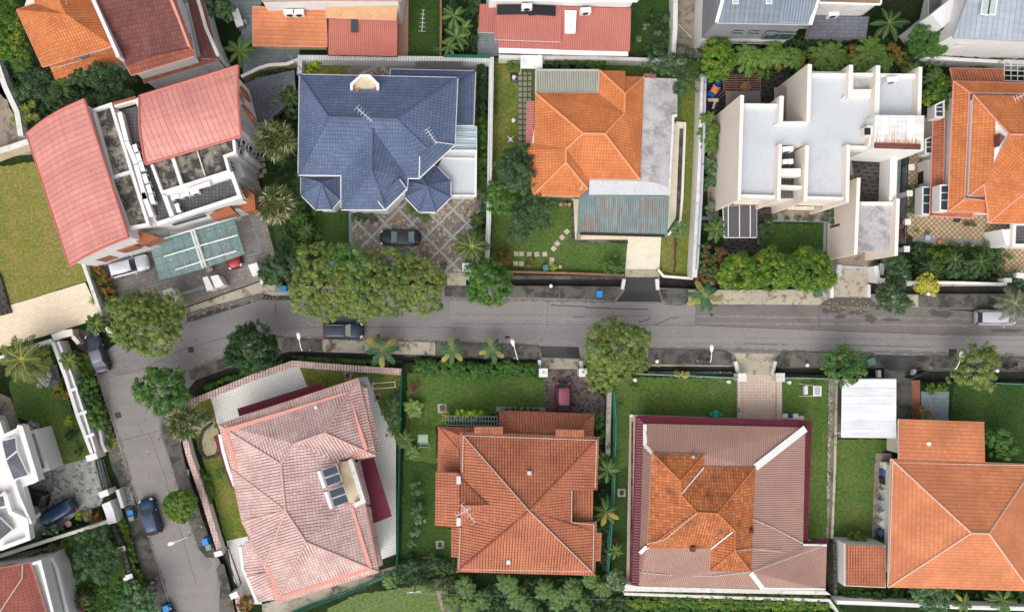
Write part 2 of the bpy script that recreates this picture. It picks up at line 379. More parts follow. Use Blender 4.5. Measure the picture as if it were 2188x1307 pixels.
M['timber'] = pave_mat('dark_timber_deck', (.045,.04,.037), (.07,.062,.056), (.012,.012,.012), 2.4, .17, .09, .37, stain=.3, stainc=(.02,.02,.02), c3=(.09,.08,.07))
M['gravel'] = crazy_mat('grey_gravel', ((.3,.33,.33), (.22,.25,.25), (.38,.4,.4), (.16,.17,.16)), (.1,.11,.1), 7, .05, .2)
M['cobble'] = crazy_mat('rubble_stones', ((.4,.38,.33), (.25,.24,.21), (.5,.48,.43), (.32,.26,.18)), (.05,.05,.04), 3.4, .09, .3)
M['sand'] = conc_mat('sandy_bed', (.42,.36,.26), (.36,.3,.2), (.14,.16,.06), .7, .7, .48, .62)
M['stone'] = conc_mat('stepping_stone', (.6,.5,.4), (.5,.42,.34), (.25,.2,.16), .4, 1.5)
M['greyslab'] = conc_mat('old_paving_slab', (.28,.25,.21), (.23,.21,.17), (.09,.09,.06), .6, 1.2)
# ---------------------------------------------------------------- ground
g_ = MB(); g_.face([Vector((-1500,-1500,-.9)), Vector((1500,-1500,-.9)), Vector((1500,1500,-.9)), Vector((-1500,1500,-.9))]); struct(g_.build('ground', M['earth']))
slab('ground_terrace', '-400,-400 2600,-400 2600,607 1920,607 1862,602 1500,596 1410,593 1336,590 1090,588 955,586 640,600 556,602 398,658 300,700 226,749 187,753 203,792 221,847 250,935 251,945 281,1040 307,1115 327,1184 350,1243 366,1307 400,1400 480,1700 -400,1700', M['soil'], 0, -1, ms=M['draincon'])
slab('road', '398,658 556,602 566,606 621,612 955,609 1095,610 1336,612 1500,618 1760,617 1862,628 2600,628 2600,792 1960,790 1870,784 1660,783 1385,778 1240,770 1155,766 860,757 620,750 540,768 480,788 418,812 400,835 385,880 385,940 400,1010 440,1130 470,1200 488,1250 500,1307 530,1400 600,1700 480,1700 400,1400 366,1307 350,1243 327,1184 307,1115 281,1040 251,945 250,935 221,847 203,792 187,753 226,749 300,700', M['asphalt'], 0, -1, ms=M['draincon'])
slab('ground_terrace_south', '2600,815 1960,815 1870,802 1660,800 1385,800 1240,788 1160,787 860,774 625,764 540,783 480,805 430,828 408,850 398,885 398,940 412,1006 452,1126 482,1196 500,1248 512,1307 542,1400 612,1700 2600,1700', M['soil'], 0, -1, ms=M['draincon'])
slab('drain', '540,585 2600,580 2600,640 540,640', M['drainfloor'], -.62, -.95)
slab('drain', '380,735 2600,735 2600,830 380,860', M['drainfloor'], -.62, -.95)
slab('drain', '370,862 420,860 640,1700 440,1500', M['drainfloor'], -.60, -.95)
# half-height ledges of the stepped drains
slab('drain_ledge', '1090,588 1336,590 1336,597 1090,596', M['mossconc2'], -.18, -.7)
slab('drain_ledge', '860,757 1155,766 1155,770 860,761', M['mossconc2'], -.3, -.7)
slab('drain_ledge', '625,764 860,774 860,770 622,760', M['mossconc2'], -.2, -.7)
slab('drain_ledge', '1385,778 1565,779 1565,783 1385,782', M['mossconc3'], -.25, -.7)
slab('drain_ledge', '1385,800 1565,800 1565,794 1385,793', M['mossconc2'], -.2, -.7)
slab('drain_ledge', '1660,783 1870,784 1870,787 1660,786', M['mossconc2'], -.3, -.7)
slab('drain_ledge', '1920,607 2150,607 2150,611 1920,611', M['mossconc3'], -.15, -.7)
slab('drain_ledge', '1960,790 2188,791 2188,794 1960,793', M['mossconc2'], -.3, -.7)
# kerbed verges (pavements)
def verge(poly, m, z=.12, name='pavement'): return slab(name, poly, M[m], z, -.02, ms=M['kerb'])
verge('1090,611 1195,611 1195,637 1090,635', 'mossconc2')
verge('1197,611 1336,613 1322,630 1312,642 1197,637', 'mossconc2')
verge('1409,619 1470,619 1470,649 1425,646 1416,641', 'mossconc2')
verge('1471,619 1560,619 1700,619 1757,621 1768,630 1766,640 1752,651 1600,650 1471,649', 'mossconc3')
verge('1874,631 1962,630 1962,656 1890,654 1876,645', 'mossconc3')
verge('1962,630 2300,630 2300,661 2000,657 1962,656', 'mossconc2')
verge('952,611 1032,611 1032,634 952,632', 'mossconc2')
verge('556,603 566,607 622,612 700,611 700,629 622,629 588,632 570,628 558,618', 'mossconc3')
verge('620,723 688,725 688,752 622,749 600,752 604,727', 'mossconc2')
verge('689,725 838,729 838,756 689,752', 'mossconc')
verge('839,729 930,731 930,759 839,756', 'mossconc')
verge('931,731 1040,734 1040,762 931,759', 'mossconc2')
verge('1041,734 1152,739 1152,765 1041,762', 'mossconc2')
verge('1385,745 1552,749 1564,757 1566,780 1385,778', 'mossconc2')
verge('1672,751 1868,754 1888,786 1664,783 1658,765', 'mossconc2')
verge('1962,760 2300,765 2300,791 1958,790 1952,775', 'mossconc2')
verge('403,797 468,768 520,752 545,760 480,787 420,811 406,811', 'mossconc2')
verge('345,885 360,875 384,884 384,940 398,1010 438,1130 466,1192 440,1190 425,1172 405,1115 379,1035 360,968 347,935', 'mossconc2')
verge('478,1205 490,1250 500,1300 520,1380 490,1380 468,1300 470,1250 462,1215 470,1203', 'mossconc2')
# driveways / bridges over the drains
slab('driveway', '1336,575 1408,575 1410,600 1408,620 1335,620 1336,598', M['mossconc3'], .03, -.5)
sheet('driveway_apron', '1338,592 1405,592 1406,618 1414,645 1316,644 1334,622', M['asphaltdark'], .036)
slab('driveway', '1775,568 1857,568 1857,634 1775,634', M['mossconc3'], .03, -.5)
sheet('driveway_apron', '1766,641 1775,635 1857,635 1874,650 1880,656 1750,652', M['wet'], .004)
slab('driveway', '955,583 996,583 996,613 955,612', M['mossconc3'], .03, -.5)
sheet('driveway_apron', '950,613 1000,613 1010,636 950,633', M['asphaltdark'], .004)
slab('driveway', '1155,764 1241,768 1241,789 1155,788', M['mossconc'], .03, -.5)
sheet('driveway_apron', '1152,739 1236,741 1241,766 1158,763', M['asphaltdark'], .006)
slab('driveway', '1569,754 1658,756 1650,802 1584,800', M['mossconc3'], .03, -.5)
slab('driveway', '1889,784 1950,785 1948,930 1893,930', M['mossconc2'], .03, -.5)
sheet('driveway_apron', '1868,757 1962,760 1948,800 1890,788', M['asphaltdark'], .036)
slab('driveway', '398,658 556,602 561,624 398,668', M['mossconc3'], .05, -.02)
# road sheets
sheet('road_patch', '1755,652 1880,656 2600,664 2600,716 1990,714 1752,705', M['asphalt2'], .004)
sheet('road_patch', '1487,650 1752,652 1750,704 1487,694', M['asphalt2'], .004)
sheet('road_patch', '1330,694 1487,695 1750,705 1990,714 2600,717 2600,763 1960,758 1870,756 1670,750 1560,748 1400,744 1330,741', M['asphalt3'], .004)
sheet('road_patch', '960,640 1330,645 1400,650 1486,651 1486,694 1330,694 960,690', M['asphalt3'], .004)
sheet('road_patch', '232,800 395,795 340,840 336,880 345,935 379,1033 425,1174 458,1190 478,1290 500,1400 410,1400 366,1307 327,1184 281,1040 251,945 238,880', M['asphalt3'], .004)
sheet('road_patch', '398,662 560,628 640,634 640,642 560,640 400,690', M['asphaltdark'], .005)
stain_rng = random.Random(3)
def blotch(cx, cy, r, ry, m, z=.008, name='road_stain'):
    pts = []
    for i in range(46):
        t = 2*math.pi*i/46; k = 1+.16*math.sin(2*t+cx)+.12*math.sin(5*t+cy)+.08*math.sin(11*t+r)+stain_rng.uniform(-.07,.07)
        pts.append((cx+r*k*math.cos(t), cy+ry*k*math.sin(t)))
    sheet(name, pts, M[m], z)
for a in ((1860,680,12,9),(1795,676,14,4),(1905,683,18,4),(1780,662,22,8),(2010,668,26,9),(1832,667,22,4),(2150,706,30,4),(1925,666,9,5)): blotch(*a, 'wet')
for a in ((1000,707,30,5),(930,700,50,5),(1120,722,40,6),(1800,742,60,5),(1930,750,30,5),(1310,655,50,3),(470,1240,9,26),(440,1200,12,18)): blotch(*a, 'asphalt', .008)
blotch(1084,720,6,2.5,'asphaltdark'); blotch(1520,672,4,4,'asphaltdark')
def crack(pts, w=1.3):
    b = MB(); v = []
    for (x0,y0),(x1,y1) in zip(pts[:-1], pts[1:]):
        n = max(2, int(math.hypot(x1-x0, y1-y0)/7))
        v += [(x0+(x1-x0)*i/n+stain_rng.uniform(-1,1), y0+(y1-y0)*i/n+stain_rng.uniform(-.7,.7)) for i in range(n)]
    v.append(pts[-1])
    for (x0,y0),(x1,y1) in zip(v[:-1], v[1:]):
        dx, dy = x1-x0, y1-y0; l = math.hypot(dx,dy) or 1; ox, oy = -dy/l*w/2, dx/l*w/2
        b.face([Vector((p.x,p.y,.011)) for p in PP([(x0+ox,y0+oy),(x0-ox,y0-oy),(x1-ox,y1-oy),(x1+ox,y1+oy)])][::1])
    struct(b.build('road_crack', M['black']))
crack([(1177,652),(1255,655)],1.6); crack([(1252,657),(1385,661)],1.6); crack([(1401,693),(1434,679),(1452,678)]); crack([(1370,688),(1391,679)]); crack([(1301,679),(1312,674)])
crack([(1224,676),(1250,677)]); crack([(1590,733),(1680,737)], .9); crack([(1785,736),(1990,742)], .9); crack([(1752,653),(1750,704)], .9); crack([(1330,694),(1487,695),(1750,705),(1990,714),(2300,718)], .8)
crack([(1487,651),(1487,694)], .8); crack([(585,630),(590,668)], .8); crack([(235,805),(300,790),(395,745),(540,705),(700,698),(1000,700)], .7); crack([(318,925),(350,1010),(420,1250)], .7)
crack([(1170,641),(1168,700)], .6); crack([(255,942),(345,918)], .7); crack([(960,690),(1330,694)], .6)
def edge_dirt(pts, w, m, z=.009):
    up = [(x, y) for x, y in pts]; lo = [(x, y+w) for x, y in pts][::-1]; sheet('road_edge_dirt', up+lo, M[m], z, rag=1.6)
edge_dirt([(960,637),(1195,639),(1314,643)], 5, 'edgedirt'); edge_dirt([(1420,647),(1600,652),(1750,653)], 4, 'edgedirt'); edge_dirt([(1890,655),(2188,663)], 5, 'edgedirt')
edge_dirt([(600,716),(740,720),(930,725),(1150,734)], 6, 'edgedirt'); edge_dirt([(1385,739),(1550,743),(1660,747),(1868,748),(2188,758)], 6, 'edgedirt'); edge_dirt([(403,789),(470,760),(600,716)], 7, 'edgedirt'); edge_dirt([(400,664),(480,640),(560,626)], 16, 'edgedirt')
for l in ([(225,850),(253,940),(285,1050),(330,1190),(368,1307)], [(338,880),(345,935),(358,968),(377,1033),(423,1174)]):
    sheet('road_edge_dirt', l+[(x+5, y) for x, y in l[::-1]], M['edgedirt'], .009, rag=1.4)
for y0 in (668, 682, 712, 726): sheet('tyre_track', [(640,y0),(1000,y0+2),(1500,y0+6),(2188,y0+12),(2188,y0+16),(1500,y0+10),(1000,y0+6),(640,y0+4)], M['track'], .0065, rag=1.0)
# lawns and paved yards, north side
sheet('lawn', '-60,366 72,346 120,400 178,560 186,600 62,640 13,652 -60,520', M['lawndry'])
sheet('paving', '-60,664 20,652 62,640 182,603 212,668 182,690 100,716 -60,762', M['creampave'], .006, math.radians(17))
slab('timber_deck', '-60,570 0,585 24,668 -60,690', M['timber'], .25, -.02, math.radians(100))
sheet('driveway_yard', '200,575 560,440 588,545 560,598 398,655 255,640 225,610', M['stonepave'], .004, math.radians(15))
sheet('paving_band', '318,611 352,600 440,566 470,556 471,559 441,570 353,604 319,615', M['slate'], .008)
sheet('paving_band', '532,457 537,456 560,540 480,562 479,558 554,537', M['slate'], .008)
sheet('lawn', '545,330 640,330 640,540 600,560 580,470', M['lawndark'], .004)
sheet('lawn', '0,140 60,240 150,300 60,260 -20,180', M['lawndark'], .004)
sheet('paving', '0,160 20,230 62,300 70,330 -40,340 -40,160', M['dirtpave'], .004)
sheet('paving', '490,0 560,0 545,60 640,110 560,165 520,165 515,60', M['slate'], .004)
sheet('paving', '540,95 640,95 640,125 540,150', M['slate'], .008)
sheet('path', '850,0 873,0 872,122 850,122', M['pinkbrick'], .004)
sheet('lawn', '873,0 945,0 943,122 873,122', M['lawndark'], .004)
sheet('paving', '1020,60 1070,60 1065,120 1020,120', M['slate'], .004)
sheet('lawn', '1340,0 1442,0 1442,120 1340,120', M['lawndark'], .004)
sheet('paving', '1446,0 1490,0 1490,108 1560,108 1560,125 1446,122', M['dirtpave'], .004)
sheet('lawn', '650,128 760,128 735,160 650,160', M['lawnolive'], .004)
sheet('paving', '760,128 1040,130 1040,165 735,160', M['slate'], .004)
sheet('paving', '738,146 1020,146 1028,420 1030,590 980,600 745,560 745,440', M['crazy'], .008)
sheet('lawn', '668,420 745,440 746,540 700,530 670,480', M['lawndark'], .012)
def band(x0, y0, x1, y1, w=5, m='slate', z=.014):
    dx, dy = x1-x0, y1-y0; l = math.hypot(dx,dy); ox, oy = -dy/l*w/2, dx/l*w/2
    sheet('paving_band', [(x0+ox,y0+oy),(x0-ox,y0-oy),(x1-ox,y1-oy),(x1+ox,y1+oy)], M[m], z)
M['paleband'] = conc_mat('pale_granite_band', (.42,.43,.42), (.36,.37,.36), (.2,.2,.19), .4, 1.5)
for k in range(-1, 6):   # diagonal lattice over the crazy paving
    x = 700+k*58
    t0 = max(0, (748-x)/190); t1 = min(1, (1026-x)/190)
    if t1 > t0: band(x+190*t0, 600-190*t0, x+190*t1, 600-190*t1, 4.5, 'paleband', .013)
    x = 640+k*58; t0 = max(0, (748-x)/190); t1 = min(1, (1026-x)/190)
    if t1 > t0: band(x+190*t0, 410+190*t0, x+190*t1, 410+190*t1, 4.5, 'paleband', .016)
band(749,440,751,580,8,'slate',.02)
band(800,128,832,158,5,'paleband',.02); band(832,128,770,160,5,'paleband',.022)
# orange house plot
sheet('lawn', '1052,125 1500,128 1496,250 1500,400 1483,592 1412,590 1408,575 1338,575 1336,588 1048,582', M['lawn'], .004)
sheet('lawn', '1455,165 1500,165 1496,588 1414,590 1412,512 1460,400', M['lawnolive'], .006)
sheet('lawn', '1052,130 1110,130 1105,320 1090,430 1052,430', M['lawnolive'], .006)
sheet('driveway', '1342,505 1413,505 1409,575 1336,575', M['creamplain'], .012)
sheet('paving', '1222,425 1240,425 1240,500 1345,500 1345,512 1230,512 1222,505', M['creampave'], .008)
sheet('drain_channel', '1128,430 1225,428 1229,512 1342,514 1342,520 1222,518 1220,434 1128,436', M['draincon'], .014)
sheet('paving', '1424,262 1462,262 1456,470 1430,500 1412,508', M['creamplain'], .008)
sheet('drain_channel', '1452,275 1460,275 1452,470 1428,500 1424,496 1444,466', M['draincon'], .014)
sheet('bed', '1437,505 1450,505 1445,585 1436,585', M['redbrick'], .008); sheet('lawn', '1440,507 1447,507 1443,582 1438,582', M['lawndark'], .012)
sheet('bed', '1150,120 1260,120 1262,148 1152,148', M['soil'], .008)
# modern white house plot
sheet('timber_deck_yard', '1508,150 1690,150 1690,260 1545,300 1508,240', M['timber'], .006)
sheet('paving', '1512,240 1545,290 1535,470 1512,470', M['dirtpave'], .005)
sheet('paving', '1640,425 1785,430 1785,470 1640,466', M['dirtpave'], .005)
sheet('path', '1500,462 1770,468 1770,476 1500,470', M['slate'], .008)
sheet('lawn', '1622,478 1760,478 1760,560 1622,560', M['lawndark'], .008)
sheet('path', '1760,470 1766,470 1764,560 1758,560', M['slate'], .012)
sheet('path', '1767,470 1790,470 1784,570 1765,570', M['dirtpave'], .010)
sheet('driveway', '1798,535 1900,535 1858,575 1776,575', M['dirtpave'], .012)
sheet('paving', '1905,335 1942,335 1935,520 1900,520', M['slate'], .006)
sheet('timber_deck_yard', '1545,500 1620,500 1620,540 1545,540', M['timber'], .010)
sheet('timber_deck_yard', '1610,425 1650,430 1650,475 1610,475', M['timber'], .012)
# right-hand orange house
sheet('paving', '1942,260 1990,260 2000,450 2188,470 2250,530 1990,525 1938,500', M['tantile'], .006, math.radians(43))
sheet('paving', '2130,525 2300,500 2300,600 2135,600', M['tantile'], .006, math.radians(43))
sheet('path', '1950,508 2140,514 2140,520 1950,516', M['slate'], .012)
sheet('lawn', '1960,520 2105,528 2105,575 1960,570', M['lawndark'], .008)
# south side
sheet('paving', '448,838 638,780 656,824 690,830 700,870 520,940 464,905', M['whitetile'], .008, math.radians(17))
sheet('paving', '765,806 785,804 815,880 846,940 846,1183 800,1200 780,1100 760,950', M['whitetile'], .008, math.radians(17))
sheet('lawn', '640,786 855,790 852,950 820,900 785,806 700,830 656,824', M['lawnolive'], .004)
sheet('lawn', '414,870 448,838 466,905 470,960 500,1010 530,1145 484,1160 440,1000 414,930', M['lawnolive'], .004)
sheet('bed', '430,895 458,900 468,925 462,970 440,975 428,940', M['sand'], .008)
sheet('paving', '484,1155 530,1145 560,1290 530,1290 500,1240', M['whitetile'], .010, math.radians(17))
sheet('lawn', '872,796 1168,800 1163,880 1070,880 960,905 930,910 935,1010 930,1120 965,1130 970,1225 860,1225 862,1000', M['lawn'], .004)
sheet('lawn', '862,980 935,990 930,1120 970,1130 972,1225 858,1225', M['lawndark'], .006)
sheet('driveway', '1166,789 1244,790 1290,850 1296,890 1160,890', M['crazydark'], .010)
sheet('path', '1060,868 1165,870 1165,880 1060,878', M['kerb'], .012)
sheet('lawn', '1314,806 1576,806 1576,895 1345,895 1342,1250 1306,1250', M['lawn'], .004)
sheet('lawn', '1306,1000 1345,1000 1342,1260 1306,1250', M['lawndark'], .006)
sheet('lawn', '1668,808 1768,808 1770,1150 1720,1150 1720,900 1668,895', M['lawn'], .004)
sheet('driveway', '1576,800 1668,800 1668,900 1576,900', M['beigetile'], .010)
slab('driveway_kerb', '1576,806 1583,806 1583,893 1576,893', M['beigetile'], .3, 0)
slab('driveway_kerb', '1660,806 1671,806 1671,886 1718,888 1718,896 1660,896', M['beigetile'], .3, 0)
slab('path', '1345,885 1580,893 1580,899 1358,893 1352,1255 1338,1255', M['beigetile'], .1, 0)
sheet('drain_channel', '1349,900 1353,900 1350,1240 1345,1240', M['draincon'], .104)
slab('stone_edging', '1771,810 1786,810 1781,1000 1776,1160 1766,1160 1768,1000', M['cobble'], .12, 0)
sheet('path', '1788,812 1801,812 1799,935 1785,935', M['mossconc2'], .01)
sheet('lawn', '1788,938 1920,938 1880,970 1868,1165 1780,1165', M['lawn'], .004)
sheet('lawn', '1780,1150 1830,1165 1900,1250 1800,1270 1778,1240', M['lawndark'], .006)
sheet('paving', '1870,968 1905,968 1905,1170 1862,1165', M['dirtpave'], .010)
sheet('paving', '1968,836 2028,836 2026,898 1968,898', M['slate'], .008, .0)
slab('path', '1948,812 1966,812 1966,898 1950,898', M['redbrick'], .06, 0)
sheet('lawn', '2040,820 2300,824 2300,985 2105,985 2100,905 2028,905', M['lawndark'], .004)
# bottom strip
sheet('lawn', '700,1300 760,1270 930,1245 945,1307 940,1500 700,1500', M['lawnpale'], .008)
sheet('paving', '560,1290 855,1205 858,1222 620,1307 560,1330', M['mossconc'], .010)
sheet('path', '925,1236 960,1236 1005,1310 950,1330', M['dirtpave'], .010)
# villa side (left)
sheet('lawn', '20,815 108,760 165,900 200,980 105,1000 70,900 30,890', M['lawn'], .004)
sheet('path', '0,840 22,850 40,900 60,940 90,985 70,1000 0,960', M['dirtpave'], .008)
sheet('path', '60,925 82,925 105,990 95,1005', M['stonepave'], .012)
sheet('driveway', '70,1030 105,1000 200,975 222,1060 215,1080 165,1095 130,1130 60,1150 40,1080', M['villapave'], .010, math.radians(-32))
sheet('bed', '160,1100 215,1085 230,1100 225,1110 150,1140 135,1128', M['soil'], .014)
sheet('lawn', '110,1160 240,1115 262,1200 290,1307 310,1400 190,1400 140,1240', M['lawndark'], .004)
sheet('path', '0,1190 135,1160 160,1250 155,1260 138,1200 118,1180 0,1212', M['tantile'], .010, math.radians(15))
sheet('verge_grass', '160,748 190,760 215,860 248,940 250,960 232,970 205,900 175,810', M['lawnolive'], .006)
sheet('paving', '165,700 225,725 228,750 188,755 165,742 150,712', M['mossconc2'], .008)
sheet('paving', '232,972 252,948 262,980 280,1030 290,1060 262,1050 240,1000', M['mossconc2'], .008)
sheet('gravel_bed', '256,1040 275,1040 285,1060 290,1078 272,1080 262,1075', M['gravel'], .012)
sheet('paving', '265,1085 296,1078 330,1190 365,1307 400,1400 360,1400 325,1307 290,1190', M['mossconc2'], .008)
slab('ditch_shade_strip', '258,1090 263,1090 300,1215 296,1217', M['black'], .01, 0)  # flat black strip; the ditch's shaded depth is put into its colour
# ---------------------------------------------------------------- roofs and houses
T_ORANGE = tile_mat('orange_roof_tile', (.62,.215,.08), (.56,.18,.062), shade_growth=(.2,.05,.02), stain=.08, stainc=(.3,.1,.04), streak=.35, ust=.12)
T_ORANGE2 = tile_mat('bright_orange_roof_tile', (.60,.215,.08), (.52,.165,.055), shade_growth=(.22,.06,.02), stain=.25, stainc=(.3,.12,.05), streak=.6, ust=.2)
T_SALMON = tile_mat('salmon_roof_tile', (.50,.185,.105), (.44,.15,.08), shade_growth=(.09,.025,.018), stain=.2, stainc=(.2,.06,.03), streak=1.0, ust=.3)
T_STREAK = tile_mat('streaked_salmon_roof_tile', (.52,.19,.10), (.46,.155,.085), shade_growth=(.06,.018,.012), stain=.15, streak=1.0, ust=.7, stainc=(.2,.06,.03))
T_FLATORANGE = tile_mat('flat_orange_roof_tile', (.62,.235,.11), (.56,.20,.09), shade_growth=(.28,.09,.05), pu=.33, pv=.42, lap_shade_w=.28, stain=.1, stainc=(.4,.16,.09), streak=.12, prof=.15, ust=.06)
T_MAROON = tile_mat('maroon_roof_tile', (.215,.085,.075), (.17,.062,.055), shade_growth=(.05,.02,.02), pu=.34, pv=.46, stain=.3, stainc=(.11,.05,.045), streak=.2, ust=.25)
T_MAROON2 = tile_mat('rust_roof_tile', (.36,.12,.075), (.28,.085,.05), shade_growth=(.06,.02,.02), pu=.34, pv=.46, stain=.3, streak=.3, ust=.25)
T_BLUE = tile_mat('blue_roof_tile', (.125,.165,.265), (.10,.135,.22), shade_growth=(.025,.035,.07), pu=.3, pv=.42, stain=.12, stainc=(.18,.2,.25), streak=.15, ust=.35, lap_shade_w=.3)
T_PINK = tile_mat('weathered_pink_roof_tile', (.68,.50,.47), (.58,.39,.36), shade_growth=(.12,.05,.05), pu=.31, pv=.36, stain=.4, stainc=(.42,.24,.21), streak=1.0, ust=.42)
T_OLD = tile_mat('mossy_orange_roof_tile', (.56,.2,.07), (.4,.12,.045), shade_growth=(.1,.035,.02), stain=.85, stainc=(.13,.055,.03), streak=.6, ust=.4, pv=.4)
T_SLATE = tile_mat('slate_roof_tile', (.145,.155,.18), (.11,.12,.145), shade_growth=(.03,.032,.04), stain=.3, stainc=(.24,.22,.24), streak=.2, ust=.3)
T_BROWN = tile_mat('brown_roof_tile', (.3,.21,.15), (.25,.17,.12), shade_growth=(.06,.04,.03), stain=.3, streak=.2, ust=.4)
R_PINK = seam_mat('pink_standing_seam', (.56,.225,.19), (.60,.26,.22), .55, (.36,.09,.08), .075, .45, .12, (.7,.35,.3))
R_GREYSEAM = seam_mat('grey_standing_seam', (.36,.40,.46), (.41,.45,.50), .55, (.15,.18,.22), .06, .45, .1)
R_DKSEAM = seam_mat('slate_standing_seam', (.16,.2,.24), (.2,.24,.28), .5, (.06,.08,.11), .07, .4, .15, (.3,.32,.34))
R_WHITE = seam_mat('white_metal_sheet', (.74,.76,.78), (.68,.70,.73), .9, (.5,.52,.54), .03, .5, .35, (.5,.51,.5), axis=1)
R_SALM = corr_mat('salmon_corrugated_metal', (.56,.2,.145), (.5,.165,.12), (.24,.07,.055), .22)
R_CORAL = corr_mat('coral_corrugated_metal', (.50,.175,.14), (.46,.15,.12), (.26,.08,.07), .24)
R_GREEN = corr_mat('rusty_green_corrugated_metal', (.36,.39,.33), (.42,.42,.36), (.12,.11,.09), .26, .45, (.25,.15,.08))
R_BLUE = corr_mat('rusty_blue_corrugated_metal', (.15,.27,.29), (.25,.36,.36), (.07,.11,.12), .24, 1.0, (.30,.18,.13), sc=.9, lo=.42)
R_MAUVE = corr_mat('mauve_corrugated_metal', (.43,.26,.21), (.38,.225,.185), (.2,.11,.09), .24, .15, (.3,.25,.22))
R_WINE = corr_mat('wine_corrugated_metal', (.155,.022,.04), (.125,.018,.033), (.04,.008,.014), .3, rough=.35)
R_PALEBLUE = corr_mat('pale_blue_translucent_sheet', (.48,.58,.62), (.42,.54,.6), (.3,.42,.5), .25, .25, (.35,.38,.38))
from mathutils.geometry import tessellate_polygon as tess
M['peach'] = flat_mat('peach_gutter_strip', (.68,.29,.22), .6)
M['awning'] = flat_mat('wine_awning', (.135,.012,.028), .7)
M['awningpeach'] = conc_mat('faded_peach_awning', (.62,.36,.2), (.58,.32,.17), (.4,.22,.12), .4, .9)
M['blackstain'] = conc_mat('stained_roof_slab', (.36,.33,.28), (.24,.22,.18), (.045,.042,.035), .95, .6, .40, .56)
M['greyroof'] = conc_mat('pale_blue_grey_roof_coating', (.55,.58,.61), (.52,.55,.58), (.42,.43,.43), .35, .35, .5, .66, fine=.05)
M['patchroof'] = conc_mat('patched_concrete_roof', (.50,.485,.49), (.40,.39,.40), (.2,.185,.185), .75, .5, .44, .64)
M['whitepatch'] = conc_mat('whitewashed_concrete_roof', (.62,.63,.65), (.55,.56,.58), (.25,.25,.25), .5, .6, .55, .68)
M['darktile'] = pave_mat('dark_terrace_tiles', (.10,.10,.105), (.13,.13,.135), (.05,.05,.05), .35, .35, .1, 0, stain=.3, stainc=(.07,.07,.07))
M['mintgutter'] = flat_mat('grey_gutter', (.5,.5,.48), .6)
M['browncladding'] = corr_mat('terracotta_louvres', (.48,.17,.075), (.4,.14,.06), (.15,.05,.03), .16)
M['rust'] = conc_mat('rusty_gutter', (.2,.07,.05), (.15,.05,.04), (.08,.03,.03), .6, 2)
M['aluglass'] = glass_mat('green_canopy_glass', (.24,.43,.41), .06, .36)
M['blueglass'] = flat_mat('solar_collector_glass', (.02,.035,.055), .08, .6)
M['greyfab'] = flat_mat('dark_grey_roof_panel', (.085,.085,.09), .7)
M['brownpanel'] = flat_mat('brown_pergola_panel', (.16,.13,.125), .6)

def roof(parent, name, pts, faces, mat, ridges=(), rm=None, fascia=None, th=.16, gut=None, gr=.075, rr=.10, extra_m=None, skipg=()):
    """pts [(px,py,z)], faces index lists, one thin solid shell with ridge caps and gutters"""
    V = [P(*p) for p in pts]; b = MB(); cnt = {}
    for f in faces:
        p = [V[i] for i in f]
        a = sum(p[i].x*p[(i+1)%len(p)].y-p[(i+1)%len(p)].x*p[i].y for i in range(len(p)))
        if a < 0: p = p[::-1]; f = f[::-1]
        n = Vector((0,0,0)); k = len(p)
        for i in range(k):
            s_, t_ = p[i], p[(i+1)%k]; n += Vector(((s_.y-t_.y)*(s_.z+t_.z), (s_.z-t_.z)*(s_.x+t_.x), (s_.x-t_.x)*(s_.y+t_.y)))
        n.normalize(); u = Vector((0,0,1)).cross(n)
        u = u.normalized() if u.length > .02 else Vector((1,0,0))
        for t in tess([[Vector((v.x, v.y, 0)) for v in p]]):
            tr = [p[i] for i in t]
            if (tr[1]-tr[0]).cross(tr[2]-tr[0]).z < 0: tr = tr[::-1]
            b.face(tr, 0, uvn=(u, n.cross(u))); b.face([v-Vector((0,0,th)) for v in tr[::-1]], 1)
        for i in range(k):
            e = (f[i], f[(i+1) % k]); cnt[e] = cnt.get(e, 0)+1
    bd = [e for e in cnt if (e[1], e[0]) not in cnt]
    dz = Vector((0,0,th))
    for i, j in bd: b.face([V[j], V[i], V[i]-dz, V[j]-dz], 1)
    o = b.build(name, [mat, fascia or M['white']], parent)
    if ridges:
        comps = []
        for ch in ridges:
            hit = [c_ for c_ in comps if set(ch) & c_[0]]; new = [set(ch), [ch]]
            for c_ in hit: comps.remove(c_); new = [new[0] | c_[0], new[1]+c_[1]]
            comps.append(new)
        for cs_ in comps:
          r = MB()
          for ch in cs_[1]:
            for i, j in zip(ch[:-1], ch[1:]):
                a, c = V[i], V[j]; L = (c-a).length; n = max(1, int(L/.45))
                for k in range(n):
                    p0 = a+(c-a)*(k/n); p1 = a+(c-a)*((k+1)/n); r.tube(p0+Vector((0,0,.02)), p1+Vector((0,0,.02)), rr*1.08, rr*.9, 6, caps=False)
          r.build('ridge_cap', rm or mat, o)
    if gut:
        r = MB()
        for i, j in bd:
            if (i, j) in skipg or (j, i) in skipg: continue
            a, c = V[i], V[j]; r.tube(a-Vector((0,0,.05)), c-Vector((0,0,.05)), gr, n=4)
        if r.f: r.build('gutter', gut, o)
    return o, V, bd
def walls(parent, poly, z, m, ins=.55, z0=0, name='wall', holes=None):
    p = PP(q(poly) if isinstance(poly, str) else poly, z); p = inset(p, ins) if ins else p
    for v in p: v.z = z-.17
    b = MB(); b.prism(p, z0); return b.build(name, M[m] if isinstance(m, str) else m, parent), p
